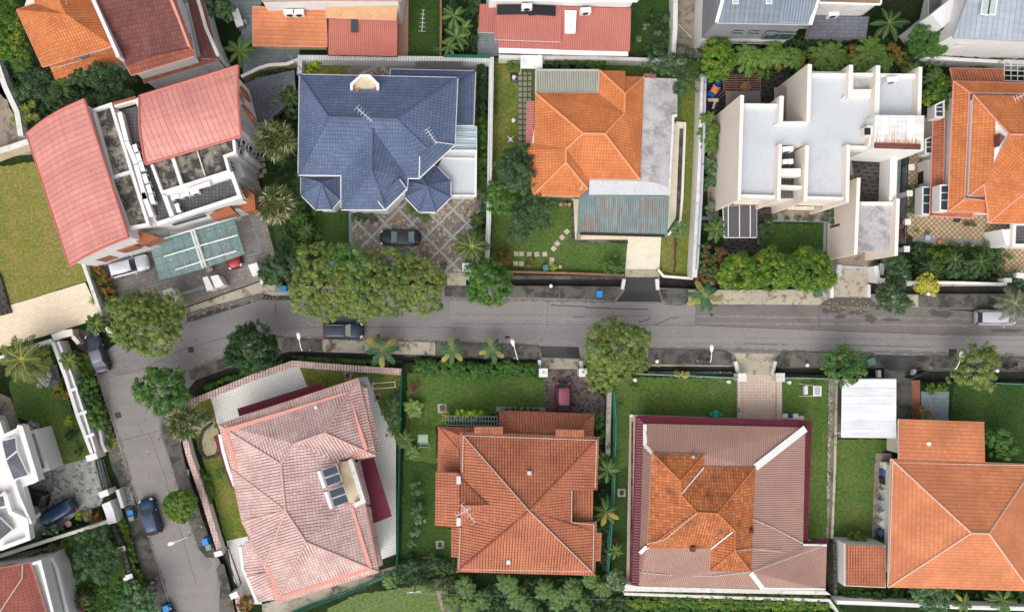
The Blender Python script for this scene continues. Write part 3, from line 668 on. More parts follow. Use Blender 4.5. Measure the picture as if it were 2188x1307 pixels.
def windows(parent, a, b, zs, n, w=1.2, h=1.2, m='winglass', frame='white', pad=.8, out=1):
    """n windows on the wall running from world a to b, each frame a part and its pane a sub-part"""
    a = Vector((a.x, a.y, 0)); b = Vector((b.x, b.y, 0)); d = b-a; L = d.length; d.normalize(); nn = Vector((d.y, -d.x, 0))*out
    rz = math.atan2(d.y, d.x)
    for z in zs:
        for i in range(n):
            c = a+d*(pad+(L-2*pad)*(i+.5)/n)+Vector((0,0,z))
            f = MB()
            for s_ in (-1, 1):
                f.box(c+nn*.03+d*(s_*w/2), (.08, .1, h+.08), rz); f.box(c+nn*.03+Vector((0,0,s_*h/2)), (w-.08, .1, .08), rz)
            f.box(c+nn*.03, (.05, .07, h-.08), rz)
            fo = f.build('window', M[frame], parent)
            g_ = MB(); g_.box(c+nn*.015, (w-.08, .03, h-.08), rz); g_.build('pane', M[m], fo)
def house(name, label, cat, px, py, group=None):
    return thing(name, label, cat, P(px, py, 0), 0, group)
def strip(parent, name, pts, w, m, th=.05):
    """flat raised strip along 3D pixel points"""
    V = [P(*p) for p in pts]; b = MB()
    for a, c in zip(V[:-1], V[1:]):
        d = (c-a); n = Vector((-d.y, d.x, 0)).normalized()*w/2; up = Vector((0,0,th))
        T = [a+n+up, a-n+up, c-n+up, c+n+up]; b.face([T[0],T[1],T[2],T[3]]); B = [v-up*2 for v in T]
        for i in range(4): j = (i+1) % 4; b.face([T[j], T[i], B[i], B[j]])
    return b.build(name, M[m] if isinstance(m, str) else m, parent)
def flatroof(parent, poly, z, m, name='roof', th=.25, rot=0.0, side='white'):
    b = MB(rot); b.prism(PP(q(poly), z), z-th, 0, 1); return b.build(name, [M[m] if isinstance(m, str) else m, M[side]], parent)
def parapet(parent, poly, z, w, m='white', z0=None, closed=False, name='parapet'):
    b = MB(); b.wall(PP(q(poly) if isinstance(poly, str) else poly, z), w, z-.6 if z0 is None else z0, closed=closed); return b.build(name, M[m] if isinstance(m, str) else m, parent)

# --- blue house
hb = house('house', 'large two storey house with blue tiled hipped roof and two octagonal turrets', 'house', 810, 300)
walls(hb, '640,159 978,166 973,309 896,380 872,381 870,404 825,450 727,448 729,374 637,374', 6.2, 'white', .5)
walls(hb, '834,148 1016,152 1012,268 834,266', 3.2, 'white', .5)
lowz = 3.4
roof(hb, 'lower_roof', [(834,148,lowz),(1016,152,lowz),(1012,268,lowz),(960,268,4.6),(955,195,4.6),(834,195,4.6)], [[0,1,4,5],[1,2,3,4]], T_BLUE, [[1,4]], None, None, .16, M['white'])
zb, zr = 6.3, 9.0
roof(hb, 'roof', [(640,159,zb),(978,166,zb),(972,309,zb),(896,381,zb),(873,381,zb),(729,375,zb),(637,374,zb),(702.5,250,zr),(847,253.6,zr),(911,317,zb+1.15),(796,277,zr-.5)],
     [[0,1,8,7],[0,7,6],[7,8,10],[6,7,10],[6,10,5],[8,1,2,9],[8,9,3],[9,2,3],[10,8,3],[10,3,4]], T_BLUE, [[0,7,8,1],[7,6],[8,9]], None, None, .18, M['white'], skipg=((5,10),(4,10)))
roof(hb, 'roof', [(796,277,zr-.42),(795,365,zr-.42),(729,448,zb),(825,448,zb),(870,404,zb),(872,378,zb),(729,372,zb)], [[0,1,2,6],[1,3,2],[0,5,4,3,1]], T_BLUE, [[0,1,2],[1,3]], None, None, .18, M['white'], skipg=((0,6),(0,5)))
for pts in ([(897,334,7.35),(929,303,7.35),(972,309,6.55),(896,380,6.55)], [(805,427,6.85),(853,382,7.2),(869,403,6.55),(823,448,6.5)]):
    roof(hb, 'eave_panel', pts, [[0,1,2,3]], T_BLUE, [[0,1]], None, None, .12, M['white'])
for c, pts in (((686,391,5.9), [(643,378),(727,378),(727,427),(709,448),(674,448),(643,417)]), ((912,397.5,5.9), [(893,360),(933,355),(963,386),(963,422),(931.5,453),(895,453),(865,421),(866,386)])):
    n = len(pts); rf, _, _ = roof(hb, 'turret_roof', [(x, y, 4.4) for x, y in pts]+[c], [[i, (i+1) % n, n] for i in range(n)], T_BLUE, [[i, n] for i in range(n)], None, None, .15, M['white'])
    walls(hb, pts, 4.3, 'white', .35, name='turret_wall')
flatroof(hb, '955,322 1018,322 1017,419 962,419 962,386 935,356', 3.4, 'greyroof', 'terrace')
parapet(hb, '957,322 1017,322 1016,418 962,418', 3.75, .22, z0=3.1); parapet(hb, '945,337 1016,339', 3.7, .15, z0=3.1); walls(hb, '940,322 1016,322 1015,417 940,417', 3.3, 'white', .1)
roof(hb, 'canopy', [(974,270,3.5),(1018,270,3.3),(1018,321,3.3),(970,321,3.5)], [[0,1,2,3]], R_PALEBLUE, gut=M['white'])
strip(hb, 'canopy_bar', [(972,296,3.5),(1018,296,3.4)], .12, 'white'); strip(hb, 'canopy_bar', [(972,282,3.5),(1018,282,3.4)], .06, 'white'); strip(hb, 'canopy_bar', [(972,309,3.5),(1018,309,3.4)], .06, 'white')
flatroof(hb, '755,182 774,166 788,166 806,182 806,192 755,192', 7.25, 'beige', 'dormer_floor', .3)
parapet(hb, '751,192 751,180 771,162 789,162 807,180 807,192', 7.7, .28, z0=6.2); strip(hb, 'dormer_sill', [(746,196,7.35),(811,196,7.35)], .45, T_BLUE)
for (x, y), pl_ in zip(((754,191),(764,195),(803,192)), ('left end', 'second from left', 'right end')):
    pot = MB(); pot.lathe(P(x,y,7.3), [(0,0),(.14,0),(.2,.3),(.16,.3),(.14,.24),(0,.24)], 10); props(pot.build('flower_pot', flat_mat('terracotta', (.4,.15,.08), .8)), 'small terracotta pot on the dormer ledge of the blue roof, ' + pl_, 'pot', 'pots on the blue roof balcony')
roof(hb, 'canopy', [(887,133,2.7),(987,134,2.7),(987,150,2.9),(887,149,2.9)], [[0,1,2,3]], M['greyfab'])
# --- orange hipped bungalow
ho = house('house', 'single storey house with bright orange hipped tile roof beside bare concrete flat roofs', 'house', 1260, 290)
z1, z2 = 3.7, 6.1
walls(ho, '1144,199 1278,199 1282,151 1376,164 1368,384 1258,383 1256,404 1238,421 1138,418 1124,321', z1, 'beige', .5)
walls(ho, '1278,170 1447,169 1446,244 1437,244 1429,417 1250,417', 3.4, 'beige', .5)
walls(ho, '1238,415 1425,420 1422,500 1236,500', 2.7, 'beige', .9)
roof(ho, 'roof', [(1144,199,z1),(1278,199,z1),(1282,151,z1),(1335.5,152,z1),(1337,163,z1),(1376,164,z1),(1368,384.5,z1),(1258.6,383,z1),(1256,404,z1),(1238,421,z1),(1138,418,z1),(1122,321,z1),
     (1246,285,z2),(1292.6,286,z2),(1334,242,5.2),(1335.5,200,5.2),(1209.4,318.6,5.2),(1209,347,5.2),(1141,306,z1)],
     [[0,1,14,13,12],[0,12,16,18],[18,16,17,10,11],[17,9,10],[17,8,9],[16,7,8,17],[16,12,13,6,7],[13,14,15,5,6],[15,4,5],[15,3,4],[15,2,3],[15,14,1,2]], T_ORANGE, [[0,12,13,6],[13,14,15,2],[15,5],[12,16,17,10],[17,8]], flat_mat('orange_ridge_tile', (.68,.29,.13), .7), None, .18, None, rr=.13)
flatroof(ho, '1376,166 1448,168.5 1447,244 1437,244 1429,417 1258.6,416 1258.6,383 1368,386', 3.45, 'patchroof', 'flat_roof', side='dirtywhite')
flatroof(ho, '1259,386 1366,387 1400,390 1428,400 1429,416 1259,415', 3.47, 'whitepatch', 'roof_coating', .02, side='dirtywhite')
parapet(ho, '1447,246 1439,247 1430,416', 3.75, .22, 'dirtywhite', 3.0)
roof(ho, 'flat_roof', [(1146,149.5,3.2),(1280,150,3.2),(1278,198,3.5),(1145.6,198,3.5)], [[0,1,2,3]], R_GREEN, fascia=M['mintgutter'], gut=M['mintgutter'], gr=.13)
roof(ho, 'flat_roof', [(1126,216,3.1),(1142,216,3.35),(1139,306,3.35),(1123.5,306,3.1)], [[0,1,2,3]], R_CORAL)
roof(ho, 'flat_roof', [(1376,157,3.1),(1402,158,3.1),(1402,167,3.2),(1376,166,3.2)], [[0,1,2,3]], R_CORAL)
roof(ho, 'carport_roof', [(1240,404,3.05),(1256,404,3.05),(1258,418,3.05),(1427,420,3.05),(1424,503,2.75),(1235,500,2.75)], [[0,1,2,5],[2,3,4,5]], R_BLUE, fascia=flat_mat('teal_fascia', (.1,.25,.27), .6), gut=flat_mat('teal_gutter', (.12,.28,.3), .5), gr=.12)
strip(ho, 'gutter', [(1240,499,2.83),(1420,504,2.83)], .3, 'black', .02)
strip(ho, 'roof_sheet', [(1233,400,3.9),(1246,400,4.0)], .7, M['awningpeach'], .03)
# --- modern white house
hw = house('villa', 'modern white flat roofed house with tall cream fin walls and a rusty white roof panel', 'house', 1740, 300)
def fin(poly, z1=8.6, z0=0, m='cream', name='fin_wall'):
    b = MB(); b.prism(PP(q(poly), z1), z0, 1, 0); return b.build(name, [M[m], M['creamtop']], hw)
ZR = 7.5
flatroof(hw, '1588,222 1660,222 1660,258 1726,261 1730,152 1806,154 1806,208 1860,210 1860,308 1811,312 1803,424 1725,424 1722,312 1668,310 1658,418 1582,418', ZR, 'greyroof', 'roof', 7.4, side='cream')
flatroof(hw, '1878,160 1962,160 1958,250 1872,250', ZR, 'greyroof', 'roof', 7.4, side='cream')
flatroof(hw, '1822,160 1866,160 1864,200 1822,200', ZR-.3, 'patchroof', 'roof', 7.1, side='cream')
flatroof(hw, '1670,320 1722,320 1718,424 1662,424', 6.0, 'darktile', 'roof', 5.9, side='cream')
F = ('1582,203 1590,204 1583,427 1576,427', '1666,205 1675,205 1673,259 1664,264', '1726,137 1735,138 1731,260 1723,260', '1814,139 1823,139 1823,206 1812,209', '1872,140 1881,140 1879,247 1863,312 1855,312 1868,247', '1963,143 1971,143 1968,247 1960,247',
     '1664,308 1671,308 1668,428 1660,428', '1721,311 1729,311 1725,430 1717,430', '1809,309 1817,310 1814,433 1807,432')
for f in F: fin(f)
BE = ('1590,221 1666,222 1666,229 1590,228', '1735,156 1814,157 1814,163 1735,162', '1823,156 1872,156 1872,163 1823,162', '1881,157 1963,158 1963,166 1881,165', '1664,260 1731,259 1723,267 1656,266', '1823,191 1863,191 1861,209 1801,209',
      '1583,415 1660,417 1660,424 1583,422', '1725,419 1807,421 1807,427 1725,426', '1669,360 1712,360 1711,377 1669,377', '1668,395 1714,397 1712,404 1668,402', '1817,311 1866,312 1864,320 1817,319')
for f in BE: fin(f, 8.0, 6.9, 'white', 'beam')
b = MB(); b.prism(PP(q('1870,246 1975,247 1973,322 1865,316'), 9.2), 3.2, 0, 1); b.build('upper_room', [M['white'], M['white']], hw)
roof(hw, 'roof_panel', [(1870,246,9.35),(1975,247,9.35),(1973,318,9.3),(1867,312,9.3)], [[0,1,2,3]], seam_mat('white_roof_sheet', (.8,.79,.77), (.76,.75,.73), .9, (.55,.5,.45), .03, .5, .3, (.5,.4,.3)))
b = MB()
rs = random.Random(5)
for i in range(26):
    x = 1872+i*3.7+rs.uniform(-2,2); y = 308; hgt = rs.choice([8,12,16,22,30,42]); w = rs.uniform(.7,1.6); k = 6; off = 0
    pl = [(x, y)]
    for j in range(k): off += rs.uniform(-1.5,1.5); pl.append((x+off, y-hgt*(j+1)/k))
    for j in range(k):
        w0 = w*(1-j/k); w1 = w*(1-(j+1)/k)
        b.face([Vector((v.x,v.y,9.42)) for v in PP([(pl[j][0]-w0,pl[j][1]),(pl[j][0]+w0,pl[j][1]),(pl[j+1][0]+w1+.1,pl[j+1][1]),(pl[j+1][0]-w1,pl[j+1][1])], 9.42)])
b.build('rust_streaks', flat_mat('rust_streak', (.62,.33,.15), .8), hw)
strip(hw, 'rusty_gutter', [(1868,311,9.42),(1967,314,9.42)], .55, M['rust'], .03)
# terrace deck and grid window
flatroof(hw, '1817,335 1905,335 1900,434 1836,434', 3.2, 'timber', 'deck', 3.1, side='cream')
fin('1903,336 1918,330 1915,424 1900,432', 5.4, 0, 'white')
b = MB()
p = PP(q('1845,345 1878,324 1935,324 1905,338'), 4.0)
A0, A1 = P(1817,338,3.3), P(1903,338,3.3)
B0, B1 = P(1868,322,8.8), P(1968,322,8.8)
gw = MB(); gw.face([A0, A1, Vector((A1.x, A1.y, 6.6)), Vector((A0.x, A0.y, 6.6))]); gwo = gw.build('window_wall', M['winglass'], hw)
gf = MB()
for i in range(11):
    t = i/10; gf.tube(A0.lerp(A1, t)-Vector((0,.04,0)), A0.lerp(A1, t)+Vector((0,-.04,3.3)), .05, n=4)
for k in range(4): gf.tube(A0+Vector((0,-.04,k*1.1)), A1+Vector((0,-.04,k*1.1)), .05, n=4)
gf.build('glazing_bars', M['creamtop'], gwo)
fin('1831,380 1839,380 1832,544 1825,544', 6.2); fin('1915,424 1923,424 1918.5,546 1911,546', 6.2)
flatroof(hw, '1837,438 1916,438 1912,538 1832,537', 5.2, 'patchroof', 'roof', .3, side='cream')
b = MB(); b.prism(inset(PP(q('1835,438 1916,438 1912,528 1830,528'), 5.0), .1), 0); b.build('wall', M['cream'], hw)
fin('1839,431 1915,431 1915,439 1839,438', 5.6, 4.5, 'white', 'beam')
# ground floor bits
for pts in ('1545,440 1617,438 1617,507 1548,507',):
    roof(hw, 'pergola_roof', [(x, y, 2.6) for x, y in q(pts)], [[0,1,2,3]], M['greyfab'], th=.1, gut=M['white'], gr=.06)
    for x in (1556,1580,1603): strip(hw, 'pergola_rafter', [(x,439,2.68),(x,506,2.68)], .08, 'white')
for pts in ('1569,426 1629,428 1627,438 1567,437', '1707,430 1767,432 1765,441 1705,439', '1683,440 1742,441 1740,450 1681,449'):
    o, _, _ = roof(hw, 'window_hood', [(x, y, 3.4) for x, y in q(pts)], [[0,1,2,3]], seam_mat('cream_slats', (.62,.6,.5), (.58,.56,.46), .3, (.35,.33,.28), .12), th=.12, gut=flat_mat('brown_frame', (.25,.09,.06), .6), gr=.07)
roof(hw, 'pergola_roof', [(1656,187,3.4),(1681,187,3.4),(1681,256,3.4),(1656,256,3.4)], [[0,1,2,3]], M['brownpanel'])
b = MB(); b.box(P(1854,283,8.2), (.9,1.0,1.5)); b.build('vent_box', M['cream'], hw); b = MB(); b.box(P(1853.5,281,8.97), (.6,.7,.06)); b.build('vent_opening', M['black'], hw)
# dark door in the left fin of the lower wing
c0, c1 = P(1800,505,0), P(1803,465,0)
A = P(1826,520,0); 
b = MB(); b.box((P(1829,490,6.2).x-.03, P(1829,490,6.2).y, 1.6), (.08, 2.2, 2.3)); b.build('garage_door', M['rust'], hw)
# --- right-hand orange house
hr = house('house', 'three tiered house with glazed orange hipped roofs, white gable and bay windows', 'house', 2100, 330)
walls(hr, '1995,234 2040,174 2300,176 2300,470 1989,460', 3.2, 'white', .7); walls(hr, '2040,176 2300,178 2300,450 2028,450', 5.8, 'white', .6)
walls(hr, '2075,205 2300,205 2300,420 2068,420', 7.5, 'white', .3)
roof(hr, 'lower_roof', [(1995,234,3.3),(2020,234,4.1),(2016,448,4.1),(1987,461,3.3),(2080,466,3.3),(2082,452,4.1)], [[0,1,2,3],[3,2,5,4]], T_SALMON, [[3,2]], None, None, .16, M['peach'])
roof(hr, 'lower_roof', [(2030,146,3.4),(2144,148,3.4),(2146,180,4.3),(2038,178,4.3)], [[0,1,2,3]], T_STREAK, gut=M['peach'])
roof(hr, 'roof', [(2038,174,6.0),(2300,180,6.0),(2300,202,7.0),(2072,198,7.0),(2062,424,7.0),(2026,452,6.0),(2150,455,6.0),(2150,432,7.0)], [[0,1,2,3],[0,3,4,5],[5,4,7,6]], T_ORANGE2, [[0,3],[5,4]], M['peach'], None, .16, M['peach'])
roof(hr, 'roof', [(2080,203,7.4),(2300,205,7.4),(2156,287,9.4),(2300,290,9.4),(2131,260,8.4),(2122,352,8.3),(2069,419,7.4),(2103,393,8.0),(2150,420,7.4),(2205,345,9.0),(2300,345,9.0)],
     [[0,1,3,2],[0,2,4],[0,4,5,7,6],[2,3,10,9],[2,9,7,5],[6,7,8],[7,9,8]], T_ORANGE2, [[0,2,3],[6,7],[7,8]], M['peach'], None, .16, None)
roof(hr, 'roof', [(2103,393,8.1),(2188,330,8.6),(2300,330,8.6),(2300,478,6.4),(2112,476,6.4),(2112,455,6.9),(2188,413,8.0),(2300,400,8.4)], [[0,1,6,5],[1,2,7,6],[5,6,4],[6,7,3,4]], T_ORANGE2, [[4,6]], M['peach'], None, .16, M['peach'])
b = MB(); g1 = [P(2126,258,8.3), P(2158,290,9.2), P(2124,352,8.3)]; b.prism(g1, 7.3); b.build('gable_wall', M['white'], hr)
b = MB(); b.prism(PP(q('2136,285 2148,292 2136,312'), 9.2), 8.0); b.build('gable_vent', M['rust'], hr)
for pts, zz in (('1999,225 2017,216 2017,250 1999,250', 4.6), ('1978,298 1996,290 1996,328 1978,328', 2.6), ('1972,400 1990,399 1989,458 1971,457', 2.6), ('2010,396 2029,395 2028,450 2009,449', 5.3)):
    z_ = zz; f = MB(); f.wall(PP(q(pts), z_), .16, z_-1.4, closed=True); fo = f.build('bay_window', M['white'], hr)
    g_ = MB(); g_.prism(inset(PP(q(pts), z_-.1), .06), z_-1.3); g_.build('pane', M['winglass'], fo)
    f = MB()
    for t in (.3,.6): 
        pp_ = PP(q(pts), z_); f.box((pp_[0].lerp(pp_[3], t)+pp_[1].lerp(pp_[2], t))/2, (1.0,.07,.06))
    f.build('glazing_bar', M['white'], fo)
walls(hr, '2139,488 2300,482 2300,530 2150,526', 3.2, 'white', .1); walls(hr, '1984,340 2000,340 2000,395 1984,395', 2.0, 'white', 0)
f = MB(); f.wall(PP(q('2168,478 2300,476 2300,524 2166,524'), 3.5), .35, 3.0, closed=True); f.build('parapet', M['white'], hr)
flatroof(hr, '2172,482 2300,480 2300,521 2170,521', 3.2, 'darktile', 'terrace')
# --- salmon pyramid-roof house (bottom centre)
hs_ = house('house', 'house with a big salmon pyramid roof of dark streaked tiles and stepped lower eaves', 'house', 1125, 1080)
z1, z2 = 6.0, 9.3
walls(hs_, '931,1010 990,1010 990,1122 929,1120', 5.5, 'cream', .6); walls(hs_, '984,923 1280,933 1277,1046 1222,1048 1221,1115 1272,1115 1271,1229 975,1221 982,1126 984,1007', z1, 'cream', .6)
walls(hs_, '1066,877 1270,884 1268,940 1066,940', 3.4, 'cream', .6); walls(hs_, '936,911 1060,915 1060,1007 934,1007', 3.4, 'cream', .6)
roof(hs_, 'lower_roof', [(1066,877,3.4),(1270,884,3.4),(1234,916,4.9),(1114,925,5.3),(1234,934,4.9),(1268,936,3.4),(1066,932,3.4),(1118,932,5.3)], [[0,1,2,3],[0,3,7,6],[1,5,4,2],[3,2,4,7]], T_SALMON, [[0,3],[1,2]], None, None, .16)
roof(hs_, 'lower_roof', [(936,911,3.4),(1014,913,3.4),(1016,926,3.9),(990,932,4.6),(981,963,4.7),(982,1008,4.7),(934.6,1008,3.4)], [[0,1,2,3,4],[0,4,5,6]], T_SALMON, [[0,4]], None, None, .16)
for pts in ('1013,912 1075,912 1075,928 1013,928', '1188,917 1248,918 1248,934 1188,934'):
    roof(hs_, 'eave_panel', [(x, y, 6.1) for x, y in q(pts)], [[0,1,2,3]], T_SALMON)
roof(hs_, 'roof', [(984,923,z1),(1280,933.5,z1),(1276.6,1046,z1),(1222,1046,z1+1.1),(1221,1117,z1+1.1),(1275,1115,z1),(1275,1137,z1),(1271.5,1229,z1),(975.6,1221,z1),(982,1126,z1),(983,1010,z1),(1131,1091,z2)],
     [[0,1,11],[1,2,3,11],[3,4,11],[4,5,6,11],[6,7,11],[7,8,11],[8,9,11],[9,10,11],[10,0,11]], T_STREAK, [[0,11,1],[7,11,8]], T_SALMON, None, .2, None, rr=.12)
roof(hs_, 'eave_panel', [(1222,1046,5.7),(1268,1047,5.7),(1266,1115,5.7),(1221,1116,5.7)], [[0,1,2,3]], T_STREAK)
roof(hs_, 'eave_panel', [(931,1007,5.6),(982,1010,6.3),(982,1128,6.3),(929.4,1122.6,5.6)], [[0,1,2,3]], T_STREAK)
roof(hs_, 'eave_panel', [(964,1128,5.8),(984,1128,6.2),(980,1190,6.2),(964,1189,5.8)], [[0,1,2,3]], T_STREAK)
roof(hs_, 'eave_panel', [(1262,1137,6.1),(1286,1139,5.8),(1283,1198.6,5.8),(1262,1198,6.1)], [[0,1,2,3]], T_STREAK)
roof(hs_, 'gable_roof', [(986,1024,6.3),(1042,1079,7.6),(984,1121.6,6.3),(984,1079,7.6)], [[0,1,3],[3,1,2]], T_STREAK, [[1,3]])
M['wire'] = flat_mat('pale_cable', (.6,.55,.5), .6)
b = MB()
for l in (() if 0 else ([(988,1008,6.35),(990,930,6.25),(1275,940,6.25),(1272,1040,6.2)], [(1222,1046,7.3),(1221,1115,7.3),(1269,1120,6.3),(1267,1220,6.2),(980,1215,6.2),(984,1126,6.3)], [(990,930,6.3),(1131,1091,9.5),(1266,1222,6.3)])):
    b = MB(); b.path([P(*p) for p in l], .045, n=4); b.build('lightning_cable', M['wire'], hs_)
for x, y, z_ in ((1131,1010,7.9),(1086,1200,6.7),(1213,1123,6.9)):
    b = MB(); b.box(P(x,y,z_), (.42,.42,.25)); b.build('roof_vent', M['metal'], hs_)
for x, y in ((980,1025),(980,1114)):
    b = MB(); b.box(P(x,y,6.3), (.45,.85,.2)); b.build('skylight', M['metal'], hs_)
# --- wine-red edged house
hm = house('house', 'square house with mauve corrugated roof, wine red edge and mossy orange tiled centre', 'house', 1550, 1080)
z0, z1, z2, z3 = 3.3, 3.6, 4.9, 7.2
walls(hm, '1360,889 1734,900 1726,1158 1769,1150 1767,1255 1355,1248', z0, 'cream', .7)
roof(hm, 'eave_band', [(1360,889,z0-.1),(1734,900,z0-.1),(1724.6,1157.5,z0-.1),(1769,1149,z0-.1),(1767,1161,z0+.15),(1716,1161,z0+.15),(1721,913,z0+.15),(1376,904,z0+.15),(1365,1250,z0+.15),(1350,1248,z0-.1)],
     [[0,1,6,7],[1,2,5,6],[2,3,4,5],[0,7,8,9]], R_WINE, gut=flat_mat('wine_gutter', (.16,.02,.04), .4), gr=.09)
roof(hm, 'roof', [(1376,904.5,z1),(1721,913,z1),(1716,1161,z1),(1767,1161,z1),(1764,1260,z1),(1365.5,1250,z1),
     (1393,966.7,z2),(1504,971,z2),(1504,997,z2),(1613.5,997,z2),(1605,1221,z2),(1516.7,1219,z2),(1517.7,1172,z2),(1382.6,1169.5,z2-.4)],
     [[0,1,9,8,7,6],[1,2,10,9],[2,3,4,10],[4,5,13,12,11,10],[5,0,6,13]], R_MAUVE, fascia=M['beige'])
r0 = z2+.15
roof(hm, 'upper_roof', [(1393,966.7,r0),(1504,971,r0),(1504,997,r0),(1613.5,997,r0),(1605,1221,r0),(1516.7,1219,r0),(1517.7,1172,r0),(1382.6,1169.5,r0-.2),
     (1453.7,1027,6.5),(1453.7,1055,6.5),(1489,1093.6,z3),(1533.8,1096,z3),(1570,1132.6,6.5),(1570,1176,6.5)],
     [[0,1,8],[1,2,9,8],[2,3,11,10,9],[3,4,13,12,11],[4,5,13],[5,6,12,13],[6,7,10,11,12],[7,0,8,9,10]], T_OLD, [[0,8,9,10,11,12,13,4],[8,1],[3,11],[7,10],[13,5]], T_ORANGE, None, .15)
for l, w in (([(1721,915,z1+.15),(1614,998,z2+.1)], .75), ([(1378,906,z1+.15),(1378,951,z1+.6),(1394,968,z2+.05)], .4), ([(1383,1167,z2-.3),(1368,1182,z1+.2)], .5), ([(1604,1223,z2),(1630,1257,z1+.1)], .5), ([(1630,1256,z1+.1),(1763,1258,z1+.1)], .2), ([(1716,1163,z1+.12),(1766,1164,z1+.12)], .18), ([(1455,1056,6.55),(1504,998,5.2)], .12), ([(1565,1136,6.5),(1519,1172,5.2)], .12)):
    strip(hm, 'ridge_flashing', l, w, 'white', .04)
for l in ([(1366,1222,3.9),(1460,1230,4.3),(1530,1229,4.7),(1606,1221,5.1),(1758,1166,3.9)], [(1610,1109,5.1),(1655,1128,4.4),(1716,1160,3.8)], [(1382,1162,5.3),(1420,1152,5.9),(1489,1096,7.3)], [(1570,1176,6.6),(1610,1172,5.2),(1670,1178,4.5)]):
    b = MB(); b.path([P(*p) for p in l], .05, n=4); b.build('lightning_cable', M['wire'], hm)
for x, y, w_, m_ in ((1480,975,.3,'metal'),(1498,1148,.55,'metal'),(1480,1172,.5,'rust'),(1605,1133,.4,'awning')):
    b = MB(); b.box(P(x,y,5.3), (w_,w_,.5)); b.build('roof_vent', M[m_], hm)
b = MB(); b.prism(PP(q('1334,1246 1364,1252 1765,1262 1775,1270 1334,1262'), 1.6), 0); b.build('side_wall', M['dirtywhite'], hm)
# --- flat orange house (bottom right)
hf = house('house', 'large house with smooth orange tiled hipped roof and white capped ridges at right edge', 'house', 2080, 1120)
za, zc = 3.7, 6.8
walls(hf, '1903,980 2212,990 2200,1262 1898,1254', za, 'cream', 1.0); walls(hf, '1920,895 2103,901 2105,986 1920,978', 3.2, 'cream', .4); walls(hf, '1807,1163 1892,1167 1892,1254 1807,1250', 3.0, 'white', -.1)
roof(hf, 'roof', [(1920,895,3.2),(2103,901,3.2),(2105,988,4.1),(1920,980,4.1)], [[0,1,2,3]], T_FLATORANGE, fascia=M['cream'])
roof(hf, 'roof', [(1903.6,979.6,za),(2212,991,za),(2202,1262,za),(1897.6,1254,za),(2075,1137.7,zc),(2113,1139,zc)], [[0,1,5,4],[1,2,5],[2,3,4,5],[3,0,4]], T_FLATORANGE, [[0,4,5,1],[4,3],[5,2]], flat_mat('pale_ridge_tile', (.66,.42,.32), .7), None, .2, None, rr=.11)
roof(hf, 'lower_roof', [(1807,1163,3.1),(1891.5,1167,3.1),(1891.5,1254,3.1),(1807,1249.8,3.1)], [[0,1,2,3]], T_STREAK, fascia=M['white'])
b = MB(); b.path([P(1897,1254,3.9), P(1901,1200,3.85), P(1908,988,3.85), P(2188,993,3.85)], .045, n=4); b.build('lightning_cable', M['wire'], hf)
b = MB(); b.lathe(P(1985,947.5,3.75), [(0,.12),(.2,.1),(.28,0)], 10); b.build('roof_light', M['creamplain'], hf)
b = MB(); b.prism(PP(q('1800,1155 1818,1158 1812,1235 1796,1232'), 1.2), 0); b.build('side_room', M['dirtywhite'], hf)
# white carport
hc = house('carport', 'white corrugated flat carport roof beside the driveway, topmost corner at the road', 'carport', 1857, 870)
roof(hc, 'roof', [(1801,810,3.0),(1914.5,810,3.0),(1914,934,2.8),(1799,933,2.8)], [[0,1,2,3]], R_WHITE, fascia=M['whitemetal'], gut=M['whitemetal'])
for x, y in ((1805,815),(1909,815),(1909,928),(1805,928)):
    b = MB(); p = P(x,y,2.8); b.tube((p.x,p.y,0), (p.x,p.y,2.75), .07); b.build('post', M['whitemetal'], hc)
# --- weathered pink house
hp = house('house', 'house with weathered pink tiled roof, peach gutter bands and wine red awnings', 'house', 650, 1050)
za, zc = 6.2, 9.0
foot = '467,907 765,808 803,973 745,982 722,988 733,1075 779,1072 809,1221 590,1288 567,1211 517,1114 501,1038 495,1002'
walls(hp, foot, za-.2, 'white', .6)
walls(hp, '767,985 799,1078 817,1200 780,1215 760,1000', 3.2, 'white', .5); walls(hp, '513,1167 560,1120 580,1280 549,1284', 3.2, 'white', .1); walls(hp, '785,812 813,960 760,960 760,830', 3.2, 'white', .5)
V = [(467,907,za),(765,808,za),(803,973,za),(722,987,za+1.1),(730,1076,za+1.1),(779,1072,za),(809,1221,za),(590,1289,za),(565,1211,za),(517,1114.5,za),(501,1038,za),(495,1002,za),
     (600,990,zc),(628,947,zc),(694,924,zc),(654,1157,zc),(610,1090,zc-.3),(555,1142,7.2),(745,983,za)]
roof(hp, 'roof', V, [[0,1,14,13,12],[1,2,14],[2,18,3,13,14],[13,3,4,15,16,12],[4,5,6,15],[6,7,15],[7,8,16,15],[8,9,16],[9,10,11,16],[11,0,12,16]], T_PINK,
     [[0,12,13,14,1],[14,2],[12,16,15,7],[15,6],[9,16],[16,8],[11,16]], flat_mat('pale_pink_ridge_tile', (.60,.38,.34), .7), None, .2, M['peach'], rr=.11)
for l in ([(482,919,za+.68),(742,841,za+.72),(782,961,za+.68),(746,978,za+.75)], [(482,921,za+.45),(505,998,za+.4)], [(751,1085,za+.6),(791,1213,za+.4),(600,1276,za+.4)], [(575,1208,za+.3),(594,1276,za+.35)]):
    strip(hp, 'peach_band', l, .42, 'peach', .04)
roof(hp, 'lower_roof', [(768,984,3.4),(752,992,4.2),(772,1078,4.2),(797,1077,3.4)], [[0,1,2,3]], T_PINK); roof(hp, 'lower_roof', [(779,1080,4.2),(797,1085,3.4),(818,1206,3.4),(806,1212,4.0)], [[0,1,2,3]], T_PINK)
roof(hp, 'lower_roof', [(785,830,5.6),(765,822,6.0),(800,968,6.0),(814,966,5.2)], [[0,1,2,3]], T_PINK)
